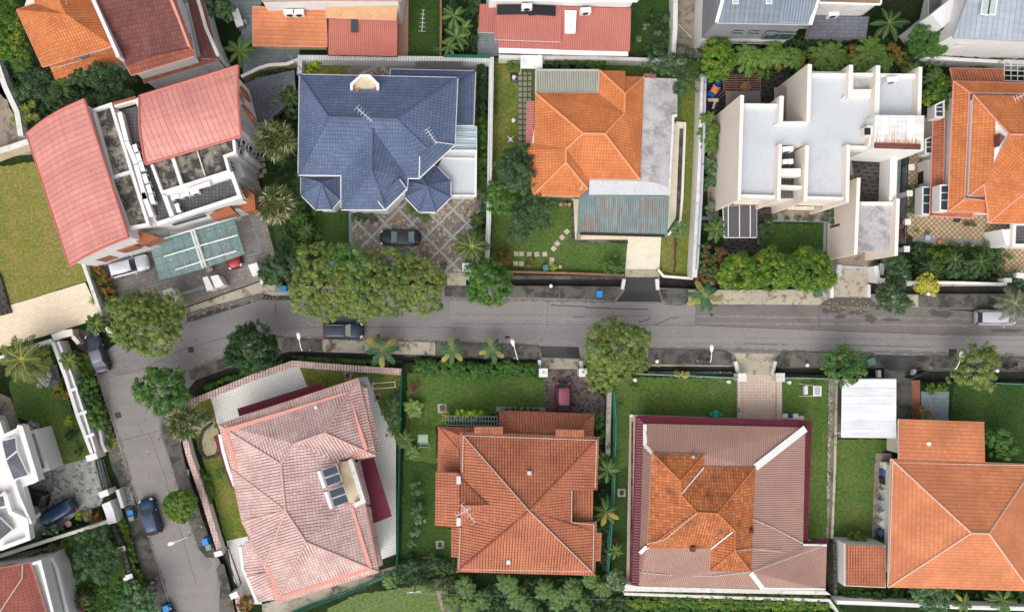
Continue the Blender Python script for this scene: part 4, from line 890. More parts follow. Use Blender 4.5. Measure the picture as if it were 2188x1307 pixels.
roof(hp, 'lower_roof', [(513,1167,3.3),(550,1140,4.4),(590,1250,4.4),(590,1280,4.0),(549,1286,3.3),(527,1232,3.3),(572,1222,4.4)], [[0,1,6,5],[5,6,2,3,4]], T_PINK, [[5,6]], fascia=M['white'])
parapet(hp, '513,1167 519,1216 530,1240 549,1287', 3.35, .3, 'white', 2.6, name='white_fascia')
parapet(hp, '469,928 477,965 487,1000 501,1038', 5.4, .35, 'white', 4.6, name='white_fascia')
for l, zz in (('507,872.7 688,816 690,832 511,889', 3.4), ('771,983 799,977 837.5,1102 795,1119', 3.4), ('456,931 468,927 505,1038 493,1040', 3.6), ('500,1038 508,1040 517,1075 513,1080', 3.6)):
    roof(hp, 'awning', [(x, y, zz+(.0 if i in (0,1) else .25)) for i, (x, y) in enumerate(q(l))], [[0,1,2,3]], M['awning'], th=.05, fascia=M['awning'])
flatroof(hp, '725,984 750,982 776,1070 732,1077', 6.9, 'beige', 'flat_roof', .8); parapet(hp, '748,981 776,1071 757,1079', 7.6, .45, 'dirtywhite', 6.4); parapet(hp, '726,984 749,982', 7.3, .2, 'rust', 6.8)
b = MB(); b.lathe(P(675.5,870,7.6), [(0,.3),(.15,.28),(.18,.1),(.1,0)], 8); b.build('roof_vent', M['whitemetal'], hp)
# --- pink barrel-roof building (upper left)
hk = house('building', 'tall white house with two curved pink metal roofs, stained flat roofs and rooftop terraces', 'house', 330, 380)
b = MB(); b.prism([P(*p) for p in ((64,289,7.0),(176,219,10.0),(200,236,9.6),(274,500,9.6),(270,505,10.0),(152,560,7.0))], 0); b.build('wall', M['white'], hk)
b = MB(); b.prism(inset(PP(q('196,236 238,222 262,238 295,226 300,212 500,150 518,222 500,232 511,273 499,289 502,326 480,334 489,366 498,379 511,418 520,425 374,463 366,466 335,477 316,479 273,487'), 9.0), .15), 0); b.build('wall', M['white'], hk)
def vault(name, A, B_, C, D, zl, zh, bulge, n=14, mat=R_PINK, par=hk, along=True, f=lambda t: math.sin(math.pi*t)):
    """A->B low-to-high edge at one end, D->C at the other; curved between"""
    b = MB(); rows = []
    for i in range(n+1):
        t = i/n; z = zl+(zh-zl)*t+bulge*f(t)
        # plan positions interpolate between the world points of the corner pixels
        a0, b0, c0, d0 = P(*A, zl), P(*B_, zh), P(*C, zh), P(*D, zl)
        p = a0.lerp(b0, t); r = d0.lerp(c0, t); rows.append((Vector((p.x,p.y,z)), Vector((r.x,r.y,z))))
    dv = Vector((0,0,.22))
    for i in range(n):
        (a, e), (b2, f2) = rows[i], rows[i+1]
        q4 = [a, e, f2, b2]; ar = (e-a).cross(b2-a).z
        if ar < 0: q4 = q4[::-1]
        ud = (e-a)
        b.face(q4, 0, uvn=(Vector((ud.x,ud.y,0)).normalized(), Vector((-ud.y,ud.x,0)).normalized())); b.face([v-dv for v in q4[::-1]], 1)
        for (s_, t_) in ((a, b2), (e, f2)): b.face([s_, t_, t_-dv, s_-dv], 1)
    for (s_, t_) in (rows[0], rows[-1]): b.face([s_, t_, t_-dv, s_-dv], 1)
    o = b.build(name, [mat, flat_mat('pink_fascia', (.5,.16,.13), .5)], par)
    e = MB()
    for k in (0, 1):
        pts = [r[k] for r in rows]; e.path([p+Vector((0,0,.0)) for p in pts], .13, n=4)
    e.tube(rows[0][0], rows[0][1], .12, n=4); e.tube(rows[-1][0], rows[-1][1], .13, n=4)
    e.build('roof_edge', flat_mat('salmon_roof_trim', (.52,.16,.13), .5), o); return o
vault('roof', (57,286), (180,212), (275,507), (148,568), 7.6, 10.6, .65)
vault('roof', (311,351), (298,205), (509,140), (515,291), 9.9, 10.6, .6, f=lambda t: math.sin(math.pi*t))
def fl(poly, z, m, par=hk, th=.1, name='flat_roof'): return flatroof(par, poly, z, m, name, th)
fl('196,238 234,226 274,366 233,380 ', 9.35, 'blackstain'); fl('234,384 276,370 314,478 272,486', 9.35, 'blackstain')
parapet(hk, '195,237 236,223 316,479 273,487 234,380', 9.85, .3, 'white', 9.0); parapet(hk, '236,380 277,367', 9.8, .3, 'white', 9.0)
parapet(hk, '200,240 238,382', 9.9, .25, 'white', 9.0)
fl('258,236 296,226 306,300 314,352 330,352 346,414 368,464 336,476 305,395', 9.15, 'darktile')
fl('324,350 368,336 388,397 347,409', 9.35, 'blackstain'); fl('372,336 500,298 503,326 480,334 488,364 393,398', 9.35, 'blackstain')
parapet(hk, '324,352 346,411 489,366 480,334 502,326 499,299', 9.85, .3, 'white', 9.0); parapet(hk, '369,338 389,399', 9.8, .35, 'white', 9.0); parapet(hk, '421,322 438,376', 9.6, .12, 'dirtywhite', 9.2)
fl('368,422 498,380 512,420 378,460', 9.15, 'darktile'); parapet(hk, '350,416 368,464', 9.8, .45, 'white', 9.0); parapet(hk, '352,414 495,372 512,420 335,478', 9.8, .4, 'white', 9.0)
fl('362,414 494,372 497,378 366,421', 9.75, 'white', th=.7, name='ledge'); fl('396,405 448,386 450,396 400,409', 10.1, 'white', th=.4, name='ledge')
parapet(hk, '244,226 292,212 296,226', 9.8, .3, 'white', 9.0); parapet(hk, '240,222 290,208', 9.95, .25, M['browncladding'], 9.2)
for l in ('255,240 270,300', '270,302 290,350', '290,352 310,425', '305,412 324,462'): parapet(hk, l, 10.0, .45, 'white', 9.0, name='ledge')
# right facade fins and recesses
for l, zz in (('512,274 500,292',9.4), ('503,328 482,336',9.4), ('490,368 500,380',9.2)): parapet(hk, l, zz, .25, 'white', 0, name='fin_wall')
for a_, b_, n_ in ((P(512,290,9), P(504,326,9), 2), (P(483,338,9), P(490,364,9), 2), (P(499,382,9), P(519,424,9), 2)):
    windows(hk, b_, a_, (1.6,4.6,7.4), n_, .9, 1.5, pad=.2, out=1)
for l in ('508,236 520,262', '514,262 524,300', '505,300 524,336', '500,340 516,380'):
    parapet(hk, l, 6.2, .8, 'white', 0, name='wall_bay')
LB = M['browncladding']
for l, za_, zb_ in (('276,505 302,494 341,508 302,524', 6.8, 4.6), ('224,529 260,516 293,525 252,537', 5.6, 3.6), ('182,552 205,541 234,546 205,556', 4.4, 2.0), ('446,459 489,440 505,456 455,469', 7.0, 5.2), ('498,438 516,420 543,440 546,448 523,453', 6.0, 3.6), ('516,400 522,398 543,416 546,446 524,430', 7.4, 5.0), ('512,186 517,184 526,206 519,206', 9.2, 7.0), ('516,226 520,222 541,252 535,256', 8.6, 6.4)):
    b = MB(math.radians(17)); b.prism(PP(q(l), za_), zb_); b.build('louvre_box', LB, hk)
a_, b_ = P(330,481,9), P(515,427,9)
windows(hk, P(335,478,9), P(440,448,9), (6.6,), 3, 1.1, .7, m='dark', frame='greyfab', pad=.8, out=1)
for l in ('218,548 268,534 270,538 220,552',): b = MB(); b.prism(PP(q(l), 3.2), 0); b.build('porch', M['cream'], hk)
# glass canopy: its own thing standing on posts
hg = house('glass_canopy', 'green glass entrance canopy on white steel beams in front of the pink roofed house', 'canopy', 430, 520)
for i, l in enumerate(('319,521 406,492 437,573 341,599', '409,491 499,466 523,543 440,572', '340,503 362,494 364,503 343,510', '470,472 512,459 516,468 474,482')):
    zz = 3.4 if i < 2 else 3.2; P4 = PP(q(l), zz); b = MB(); b.prism(P4, zz-.05); gp = b.build('glass_pane', M['aluglass'], hg)
    if i < 2:
        s_ = MB(); n1, n2 = 4, 5
        up = Vector((0,0,.02))
        for k in range(1, n1): s_.tube(P4[0].lerp(P4[1], k/n1)+up, P4[3].lerp(P4[2], k/n1)+up, .03, n=4)
        for k in range(1, n2): s_.tube(P4[0].lerp(P4[3], k/n2)+up, P4[1].lerp(P4[2], k/n2)+up, .03, n=4)
        s_.build('glazing_joint', M['metal'], gp)
        s_ = MB()
        for u_ in range(n1):
            for v_ in (.3,.7):
                for w_ in range(3):
                    a = P4[0].lerp(P4[1], (u_+.5)/n1); c = P4[3].lerp(P4[2], (u_+.5)/n1); s_.box(a.lerp(c, (w_+v_)/3)+up*3, (.07,.07,.04))
        s_.build('clamp', M['whitemetal'], gp)
b = MB()
for l in ([(345,511),(425,487),(505,463)], [(350,548),(430,524),(508,502)], [(375,576),(432,558),(505,536)]):
    v = [P(x,y,3.7) for x,y in l]; b.path(v, .08, n=6)
for l in ([(408,492),(434,572)], [(414,490),(440,570)]):
    b.path([P(x,y,3.75) for x,y in l], .12, n=4)
b.build('beam', M['whitemetal'], hg)
for x, y in ((411,500),(436,566),(428,534)):
    b = MB(); p = P(x,y,3.4); b.tube((p.x,p.y,0), (p.x,p.y,3.6), .15, n=8); b.build('post', M['greywall'], hg)
b = MB(); b.prism(PP(q('430,540 444,536 456,578 442,583'), .5), 0); props(b.build('planter', M['mossconc3']), 'long mossy concrete planter under the glass canopy between the parking bays', 'planter')
# --- top-left orange / maroon houses
ha = house('house', 'house with bright orange tiled roof at the top left corner', 'house', 140, 60)
walls(ha, '35,21 91,143 240,98 150,-90 60,-60', 6.2, 'cream', .6); walls(ha, '106,140 250,100 262,128 122,172', 3.2, 'cream', .3)
roof(ha, 'roof', [(35,21,6.3),(91,143,6.3),(240,98,6.3),(150,-90,6.3),(60,-60,6.3),(75,8,6.3),(140,30,8.6),(100,-50,8.6)], [[0,1,6,7,5],[1,2,6],[2,3,7,6],[3,4,7],[4,5,7]], T_ORANGE2, [], None, None, .2, M['peach'])
roof(ha, 'lower_roof', [(104,138,3.9),(172,122,4.2),(178,150,3.2),(122,180,3.2)], [[0,1,2,3]], T_ORANGE2); roof(ha, 'lower_roof', [(172,122,4.2),(244,100,4.6),(262,132,3.5),(178,152,3.3)], [[0,1,2,3]], T_ORANGE2)
roof(ha, 'eave_panel', [(106,138,5.4),(172,124,5.6),(172,130,5.2),(110,146,5.0)], [[0,1,2,3]], T_ORANGE2)
b = MB(); b.box(P(181,119,5.4), (.9,.45,.5), .3); b.build('roof_vent', M['metal'], ha)
b = MB(); b.path([P(140,-5,8.0), P(143,22,8.3), P(132,35,8.2), P(127,52,7.8)], .05, n=4); b.build('lightning_cable', M['wire'], ha)
hh = house('house', 'house with dark maroon tiled roof and tall white side parapets at the top left', 'house', 340, 60)
walls(hh, '206,0 260,122 281,158 414,119 388,0 330,-120 180,-60', 7.2, 'white', .25); walls(hh, '299,161 468,127 421,0 380,0 400,100', 4.6, 'white', .3)
roof(hh, 'roof', [(206,0,8.6),(260,125,7.8),(281,161,7.4),(414,120,7.4),(362,0,8.6),(330,-90,9.4),(170,-70,9.4)], [[0,4,5,6],[0,1,3,4],[1,2,3]], T_MAROON, gut=M['peach'])
strip(hh, 'copper_patch', [(266,140,7.75),(410,104,7.75)], .02, T_MAROON2, .01)
roof(hh, 'roof_patch', [(270,142,7.66),(330,120,7.85),(408,103,7.76),(413,118,7.5),(282,158,7.5)], [[0,1,2,3,4]], T_MAROON2, th=.03)
parapet(hh, '199,0 229,68 253,122', 9.0, .35, 'white', 6.5); parapet(hh, '362,-20 366,0 386,52 404,100', 9.0, .25, M['peach'], 7.5)
parapet(hh, '176,-60 199,0', 9.0, .35, 'white', 6.5)
roof(hh, 'lower_roof', [(386,-60,5.0),(421,-60,4.6),(468,127,4.6),(430,125,5.0)], [[0,1,2,3]], T_MAROON); roof(hh, 'lower_roof', [(299,160,4.8),(414,122,4.9),(468,124,4.4),(468,129,4.3),(307,178,4.3)], [[0,1,2,3,4]], T_MAROON2)
parapet(hh, '423,0 440,60 466,120', 4.8, .35, 'white', 0)
windows(hh, P(437,112,4), P(419,40,4), (2.6,), 3, 1.0, 1.2, pad=.5, out=1); windows(hh, P(407,92,7), P(385,30,7), (6.2,), 2, 1.0, .8, m='dark', pad=.5, out=1)
# --- top centre houses
hn = house('house', 'house with pale orange tiled lean-to roofs and a faded peach awning, top centre left', 'house', 700, 40)
walls(hn, '540,-60 860,-60 852,3 560,7', 6.4, 'white', .1); walls(hn, '540,12 699,12 699,98 540,96', 2.8, 'beige', .5); walls(hn, '701,30 849,30 849,118 701,118', 2.7, 'beige', .5)
roof(hn, 'lower_roof', [(540,14,4.2),(696,22,4.2),(699,100,3.0),(540,97.5,3.0)], [[0,1,2,3]], T_FLATORANGE, fascia=M['cream'], gut=M['peach'])
roof(hn, 'lower_roof', [(702,40,3.9),(850,40,3.9),(849,121,2.9),(701,118,2.9)], [[0,1,2,3]], R_SALM, gut=R_WINE)
roof(hn, 'awning', [(695,13,5.0),(850,14,5.0),(847,44,4.2),(696,39,4.2)], [[0,1,2,3]], M['awningpeach'], th=.06)
roof(hn, 'roof', [(540,-70,7.6),(870,-70,7.6),(858,2,6.6),(690,1,6.6),(560,4,6.6)], [[0,1,2,3,4]], corr_mat('grey_corrugated_metal', (.4,.38,.36), (.34,.32,.3), (.15,.14,.13), .25, .3), fascia=M['peach'])
b = MB(); b.box(P(757,56,3.9), (.7,1.4,.1)); b.build('skylight', M['winglass'], hn)
hq = house('house', 'white house with coral corrugated lean-to roofs and a black tarpaulin, top centre', 'house', 1200, 40)
walls(hq, '1040,-80 1385,-80 1360,-8 1350,-6 1046,-14', 7.2, 'white', .05); walls(hq, '1056,20 1348,22 1342,112 1060,110', 2.6, 'white', .4)
roof(hq, 'roof', [(1044,-80,8.4),(1370,-80,8.4),(1362,1,7.4),(1046,-3,7.4)], [[0,1,2,3]], M['greyfab'], fascia=M['whitemetal'], gut=M['whitemetal'], gr=.2)
roof(hq, 'lower_roof', [(1025,9,3.4),(1062,10,3.4),(1057,70,3.1),(1022,69,3.1)], [[0,1,2,3]], R_CORAL)
roof(hq, 'lower_roof', [(1061,10,4.6),(1200,12,4.6),(1199,90,3.7),(1056,85,3.7)], [[0,1,2,3]], R_CORAL); roof(hq, 'lower_roof', [(1065,84,3.3),(1196,88,3.3),(1194,106,3.0),(1064,103,3.0)], [[0,1,2,3]], R_CORAL)
roof(hq, 'lower_roof', [(1201,15,4.5),(1348.5,18,4.5),(1346,110,3.2),(1195,106,3.2)], [[0,1,2,3]], R_CORAL, fascia=R_SALM)
strip(hq, 'gutter', [(1066,108,3.0),(1195,112,3.0),(1342,115,3.0)], .55, 'whitemetal', .05)
b = MB(); b.prism(PP(q('1063,11 1130,10 1187,13 1187,34 1150,31 1131,33 1128,30 1062,31'), 4.75), 4.6); props(b.build('tarpaulin', conc_mat('speckled_black_sheet', (.02,.02,.025), (.03,.03,.035), (.2,.19,.17), .8, 5, .68, .74)), 'speckled black tarpaulin weighed down on the coral corrugated roof', 'tarpaulin')
b = MB(); b.prism(PP(q('1207,22 1232,23 1230,70 1207,70'), 4.6), 4.2); b.tube(P(1219.5,24,4.62), P(1218.5,69,4.62), .06); b.build('skylight', M['whitemetal'], hq)
windows(hq, P(1060,-12,7), P(1340,-8,7), (5.8,), 7, 1.5, .8, pad=1, out=1)
# --- top right houses
hd = house('house', 'grey house with steep slate blue metal roof and skylights at the top edge', 'house', 1610, 30)
v = PP(q('1534,-80 1748,-80 1744,0 1726,46 1530,45'), 8.0); b = MB(); b.prism(v, 3.0); b.build('upper_wall', M['greywall'], hd)
b = MB(); b.prism([Vector((p.x, p.y, 2.98)) for p in v], 0); b.build('ground_floor_wall', M['white'], hd)
roof(hd, 'roof', [(1548,-80,9.6),(1760,-80,9.6),(1748,0,9.0),(1730,53,8.2),(1532,49,8.2),(1545,0,9.0)], [[0,1,2,5],[5,2,3,4]], R_DKSEAM, gut=M['metal'])
roof(hd, 'roof_panel', [(1676,0,9.1),(1746,0,9.12),(1729,50,8.36),(1665,48,8.36)], [[0,1,2,3]], corr_mat('ribbed_blue_grey_sheet', (.2,.25,.32), (.24,.29,.35), (.1,.12,.16), .3), th=.06)
strip(hd, 'verge_trim', [(1749,-20,9.2),(1747,0,9.05),(1731,53,8.3)], .4, 'white'); strip(hd, 'verge_trim', [(1544,0,9.1),(1531,48,8.3)], .35, 'white')
for x in (1571,1643):
    b = MB(); b.box(P(x,4,9.15), (.65,.5,.12)); f = b.build('skylight', M['whitemetal'], hd); b = MB(); b.box(P(x,4,9.23), (.45,.32,.05)); b.build('pane', M['aluglass'], f)
windows(hd, P(1536,48,8), P(1728,51,8), (5.2,), 3, 1.0, .7, pad=2, out=1, frame='metal'); windows(hd, P(1660,50,8), P(1726,51,8), (4.4,), 1, 3.0, 1.8, pad=.2, out=1, frame='metal')
windows(hd, P(1536,48,8), P(1728,51,8), (1.4,), 4, 1.9, 1.5, pad=.6, out=1, m='dark', frame='metal')
he = house('house', 'white house with brown roof and slate tiled lean-to at the top edge', 'house', 1810, 20)
walls(he, '1752,-60 1890,-60 1880,6 1866,11 1752,9', 7.0, 'dirtywhite', .05); walls(he, '1740,32 1856,34 1850,80 1728,79', 2.9, 'dirtywhite', .5)
roof(he, 'roof', [(1755,-60,8.0),(1890,-60,8.0),(1882,9,7.2),(1750,5,7.2)], [[0,1,2,3]], T_BROWN, gut=M['white'], gr=.14)
roof(he, 'lower_roof', [(1739,33,4.0),(1857,36,4.0),(1850,83,3.0),(1725,81,3.0)], [[0,1,2,3]], T_SLATE, gut=M['greyfab'])
hz = house('house', 'white house with pale grey standing seam roof and skylights at the top right corner', 'house', 2120, 30)
b = MB(); b.prism(PP(q('2075,-80 2300,-80 2300,80 2188,78 2042,72'), 8.2), 0); b.build('wall', M['white'], hz)
roof(hz, 'roof', [(2080,-80,9.6),(2300,-80,9.6),(2300,92,8.4),(2188,88,8.4),(2036,81,8.4),(2067,0,9.0)], [[0,1,2,3,4,5]], R_GREYSEAM, gut=M['metal'])
for x in (2106,2121):
    b = MB(); b.box(P(x,12,9.3), (.85,2.0,.12), -.15); f = b.build('skylight', M['whitemetal'], hz); b = MB(); b.box(P(x,12,9.38), (.6,1.7,.05), -.15); b.build('pane', M['aluglass'], f)
b = MB(); b.prism(PP(q('1990,31 2065,-30 2062,20 2046,30 2014,60'), 6.4), 0); b.build('annex', M['white'], hz)
b = MB(); b.prism(PP(q('2014,60 2044,36 2040,56 2022,76'), 5.6), 5.2); b.build('annex_glazing', M['dark'], hz)
roof(hz, 'lower_roof', [(1985,-40,4.4),(2010,-40,4.4),(2010,18,4.4),(1985,44,4.4)], [[0,1,2,3]], M['greyfab'])
windows(hz, P(2046,74,8), P(2290,78,8), (2.0,5.2), 4, 1.6, 1.2, pad=1, out=1)
# --- left villa and red-roof house
hv = house('villa', 'white villa with grey slate roof pieces and a balustraded balcony at the left edge', 'house', 10, 1030)
b = MB(); b.prism(PP(q('-120,900 0,900 12,935 30,925 42,912 48,940 74,1010 78,1030 50,1040 70,1115 56,1140 60,1155 0,1175 -120,1200'), 5.8), 5.0, 0, 1); b.build('roof_slab', [M['white'], M['white']], hv)
b = MB(); b.prism(PP(q('-140,880 -45,900 -30,940 -10,1000 0,1040 -10,1100 -10,1160 -140,1200'), 5.0), 0); b.build('wall', M['white'], hv)
roof(hv, 'roof', [(4,942,6.4),(33,934,6.4),(36,962,6.7),(13,981,6.9)], [[0,1,2,3]], T_SLATE, gut=M['white'], gr=.09); roof(hv, 'roof', [(13,983,6.9),(36,964,6.7),(60,1014,6.2),(29,1024,6.2)], [[0,1,2,3]], T_SLATE, gut=M['white'], gr=.09)
roof(hv, 'roof', [(-60,1090,6.9),(0,1105,6.8),(27,1131,6.2),(0,1153,6.2),(-60,1170,6.2)], [[0,1,2,3,4]], T_SLATE, gut=M['white'], gr=.09); roof(hv, 'roof', [(-60,1040,6.4),(2,1058,6.4),(10,1050,6.6),(12,1080,6.3),(-60,1100,6.3)], [[0,1,2,3,4]], T_SLATE, gut=M['white'], gr=.14)
parapet(hv, '36,912 44,914 78,1028', 6.8, .5, 'white', 5.6); parapet(hv, '0,935 36,918', 6.8, .35, 'white', 5.6); parapet(hv, '10,1055 22,1095 55,1110 60,1150 0,1172', 6.5, .45, 'white', 5.6); parapet(hv, '30,1030 40,1060 66,1118', 6.4, .3, 'white', 5.6)
b = MB(); b.prism(PP(q('50,930 72,925 97,1001 76,1009'), 2.3), 0, 0, 1); b.build('balcony_floor', [M['creamplain'], M['white']], hv)
parapet(hv, '54,926 76,921 101,1001 78,1010', 3.1, .42, 'white', 0)
bl = MB()
for i in range(17):
    c = P(66,938,2.7).lerp(P(87,1000,2.7), i/16); bl.tube(c, c+Vector((0,0,.45)), .1, .06, 6)
bl.build('balustrade', M['white'], hv); parapet(hv, '66,938 87,1000', 3.2, .16, 'white', 3.05)
b = MB(); c = P(85,1097,0); b.lathe(c, [(.28,0),(.25,3.0),(0,3.0)], 12); b.tube(P(60,1110,3.0), P(85,1097,3.0), .2); b.build('column', M['white'], hv)
ht = house('house', 'house with red tiled roof and white stepped side wall at the bottom left corner', 'house', 50, 1260)
b = MB(); b.prism(PP(q('-120,1230 0,1215 66,1203 86,1198 120,1340 -120,1400'), 5.0), 0); b.build('wall', M['white'], ht)
b = MB(); b.prism(PP(q('60,1206 110,1192 122,1212 150,1330 90,1340'), 2.8), 0); b.build('lower_wall', M['white'], ht)
roof(ht, 'roof', [(-120,1222,6.8),(0,1213,6.2),(65,1202,5.6),(100,1310,5.6),(120,1380,5.6),(-120,1420,6.8)], [[0,1,4,5],[1,2,3,4]], tile_mat('dusky_red_roof_tile', (.3,.095,.07), (.26,.08,.06), shade_growth=(.09,.03,.025), pu=.34, pv=.42, stain=.2, streak=.1, ust=.15), gut=M['peach'])
b = MB(); b.path([P(48,1206,6.1), P(47,1235,6.2), P(20,1275,6.6), P(0,1306,6.8)], .06, n=4); b.build('lightning_cable', M['wire'], ht)
parapet(ht, '66,1205 85,1199 118,1330', 5.5, .3, 'white', 4.8); parapet(ht, '62,1207 110,1193 122,1214 149,1330', 3.2, .3, 'white', 2.6); parapet(ht, '112,1215 140,1330', 2.95, .25, 'metal', 2.7)
for x, y in ((90,1248),(100,1285)): b = MB(); b.box(P(x,y,3.9), (.5,.9,.6)); b.build('vent_box', M['black'], ht)
roof(ht, 'lower_roof', [(-20,1212,4.8),(34,1200,4.8),(34,1208,4.8),(-20,1222,4.8)], [[0,1,2,3]], M['mossconc3'])
# ---------------------------------------------------------------- foliage
def quads_obj(name, V, C, parent, mats=None, extra=None):
    """V (n,4,3) local to parent, C (n,3)"""
    n = len(V); me = bpy.data.meshes.new(name)
    me.vertices.add(4*n); me.vertices.foreach_set('co', np.ascontiguousarray(V, dtype=np.float32).ravel())
    me.loops.add(4*n); me.loops.foreach_set('vertex_index', np.arange(4*n, dtype=np.int32))
    me.polygons.add(n); me.polygons.foreach_set('loop_start', np.arange(0, 4*n, 4, dtype=np.int32)); me.polygons.foreach_set('loop_total', np.full(n, 4, dtype=np.int32))
    me.update(calc_edges=True)
    at = me.color_attributes.new('Col', 'FLOAT_COLOR', 'CORNER')
    cc = np.ones((n, 4, 4), dtype=np.float32); cc[:, :, :3] = np.clip(C, 0, 1)[:, None, :]; at.data.foreach_set('color', cc.ravel())
    me.materials.append(M['leaf']); o = bpy.data.objects.new(name, me); COL.objects.link(o)
    if parent is not None: o.parent = parent
    return o
def unit(a): return a/np.maximum(np.linalg.norm(a, axis=-1, keepdims=True), 1e-6)
PAL = {  # base greens (dark, mid, light), accent colour, accent share
 'olive': ((.09,.155,.035), (.185,.265,.06), (.31,.38,.11), (.42,.30,.06), .04),
 'green': ((0.039,0.110,0.024), (0.077,0.187,0.035), (0.143,0.264,0.050), (.25,.26,.04), .01),
 'dark': ((.014,.045,.014), (.024,.07,.02), (.045,.115,.028), (.16,.18,.03), .01),
 'deep': ((.028,.07,.03), (.058,.12,.048), (.115,.19,.075), (.12,.13,.04), .01),
 'yellow': ((0.048,0.132,0.018), (0.102,0.216,0.024), (0.204,0.324,0.030), (.45,.38,.03), .06),
 'orange': ((0.072,0.116,0.022), (0.174,0.203,0.029), (0.348,0.290,0.043), (.5,.2,.03), .25),
 'lime': ((0.145,0.275,0.014), (0.290,0.464,0.022), (0.464,0.638,0.043), (.4,.45,.05), .05),
 'gold': ((0.290,0.290,0.029), (0.522,0.493,0.058), (0.725,0.667,0.116), (.5,.42,.1), .1),
 'bougain': ((0.043,0.102,0.029), (0.087,0.160,0.043), (0.174,0.246,0.072), (.5,.04,.07), .14),
 'redshrub': ((0.043,0.102,0.022), (0.072,0.145,0.029), (0.145,0.189,0.043), (.6,.13,.02), .3),
 'violet': ((0.056,0.144,0.032), (0.112,0.239,0.047), (0.191,0.351,0.079), (.45,.25,.5), .04),
 'maroonleaf': ((0.087,0.029,0.036), (0.189,0.058,0.058), (0.290,0.131,0.072), (.3,.25,.08), .1),
 'greyg': ((0.087,0.145,0.072), (0.174,0.246,0.131), (0.290,0.377,0.203), (.3,.33,.2), .05),
 'frangi': ((0.043,0.116,0.043), (0.102,0.217,0.087), (0.189,0.319,0.131), (.5,.5,.4), .02),
}
def leafcloud(blobs, pal, seed, leaf=.2, cr=.42, dens=1.0, rough=.25, cover=2.3, flat=False):
    """blobs (x,y,z,rx,rz) local; leaves gathered in clumps over the crown surface"""
    rg = np.random.default_rng(seed); B = np.array(blobs, dtype=float); d_, m_, l_, a_, share = PAL[pal]
    area = B[:, 3]**2; nc = int(max(10, dens*2.3*area.sum()/(cr*cr)*1.15)); pb = area/area.sum()
    bi = rg.choice(len(B), nc, p=pb); dr = rg.normal(size=(nc, 3)); dr[:, 2] = np.abs(dr[:, 2])*1.0-.28; dr = unit(dr)
    ph = rg.uniform(0, 6.28, 4)
    az = np.arctan2(dr[:, 1], dr[:, 0])
    lob = 1+rough*.45*np.sin(3*az+ph[0]+bi)+rough*.4*np.sin(5*az+ph[1]+2*bi)+rg.normal(0, rough*.28, nc)
    rr = np.where(rg.random(nc) < .22, rg.uniform(.45, .85, nc), rg.uniform(.86, 1.02, nc))*lob
    cc = B[bi, :3]+dr*np.stack([B[bi, 3], B[bi, 3], B[bi, 4]], 1)*rr[:, None]
    # drop clumps buried inside another blob
    keep = np.ones(nc, bool)
    for j in range(len(B)):
        dd = (cc-B[j, :3])/np.array([B[j, 3], B[j, 3], B[j, 4]]); keep &= ~((np.linalg.norm(dd, axis=1) < .55) & (bi != j))
    cc = cc[keep]; dr = dr[keep]; nc = len(cc); crs = cr*rg.uniform(.65, 1.25, nc)
    per = int(max(8, cover*3.1416*cr*cr/(leaf*leaf*.5)))
    n = nc*per; ci = np.repeat(np.arange(nc), per)
    off = unit(rg.normal(size=(n, 3))); off[:, 2] = np.where(off[:, 2] < -.3, -off[:, 2], off[:, 2]); off *= (rg.random((n, 1))**.45)*crs[ci][:, None]*np.array([1, 1, .75])
    p = cc[ci]+off
    nr = unit(unit(off)*.8+dr[ci]*.35+np.array([0, 0, .55])+rg.normal(size=(n, 3))*.45)
    t = unit(np.cross(nr, rg.normal(size=(n, 3)))); b = np.cross(nr, t)
    L = leaf*rg.uniform(.7, 1.3, (n, 1)); w = L*.52
    V = np.stack([p-t*L*.5, p+b*w*.5, p+t*L*.5, p-b*w*.5], 1)
    k = np.clip(rg.normal(.5, .26, nc), 0, 1); big = .5+.5*np.sin(cc[:, 0]*.9+ph[2])*np.cos(cc[:, 1]*1.1+ph[3]); k = np.clip(k*.75+big*.35-.05, 0, 1)
    d_, m_, l_, a_ = [np.array(c) for c in (d_, m_, l_, a_)]
    col = np.where(k[:, None] < .5, d_+(m_-d_)*(k[:, None]*2), m_+(l_-m_)*(k[:, None]*2-1))
    C = col[ci]*rg.uniform(.62, 1.4, (n, 1))
    acc = rg.random(nc) < share*2.2; am = acc[ci] & (rg.random(n) < .45); C[am] = a_*rg.uniform(.7, 1.2, (am.sum(), 1))
    return V, C
SEED = [100]
def nseed(): SEED[0] += 1; return SEED[0]
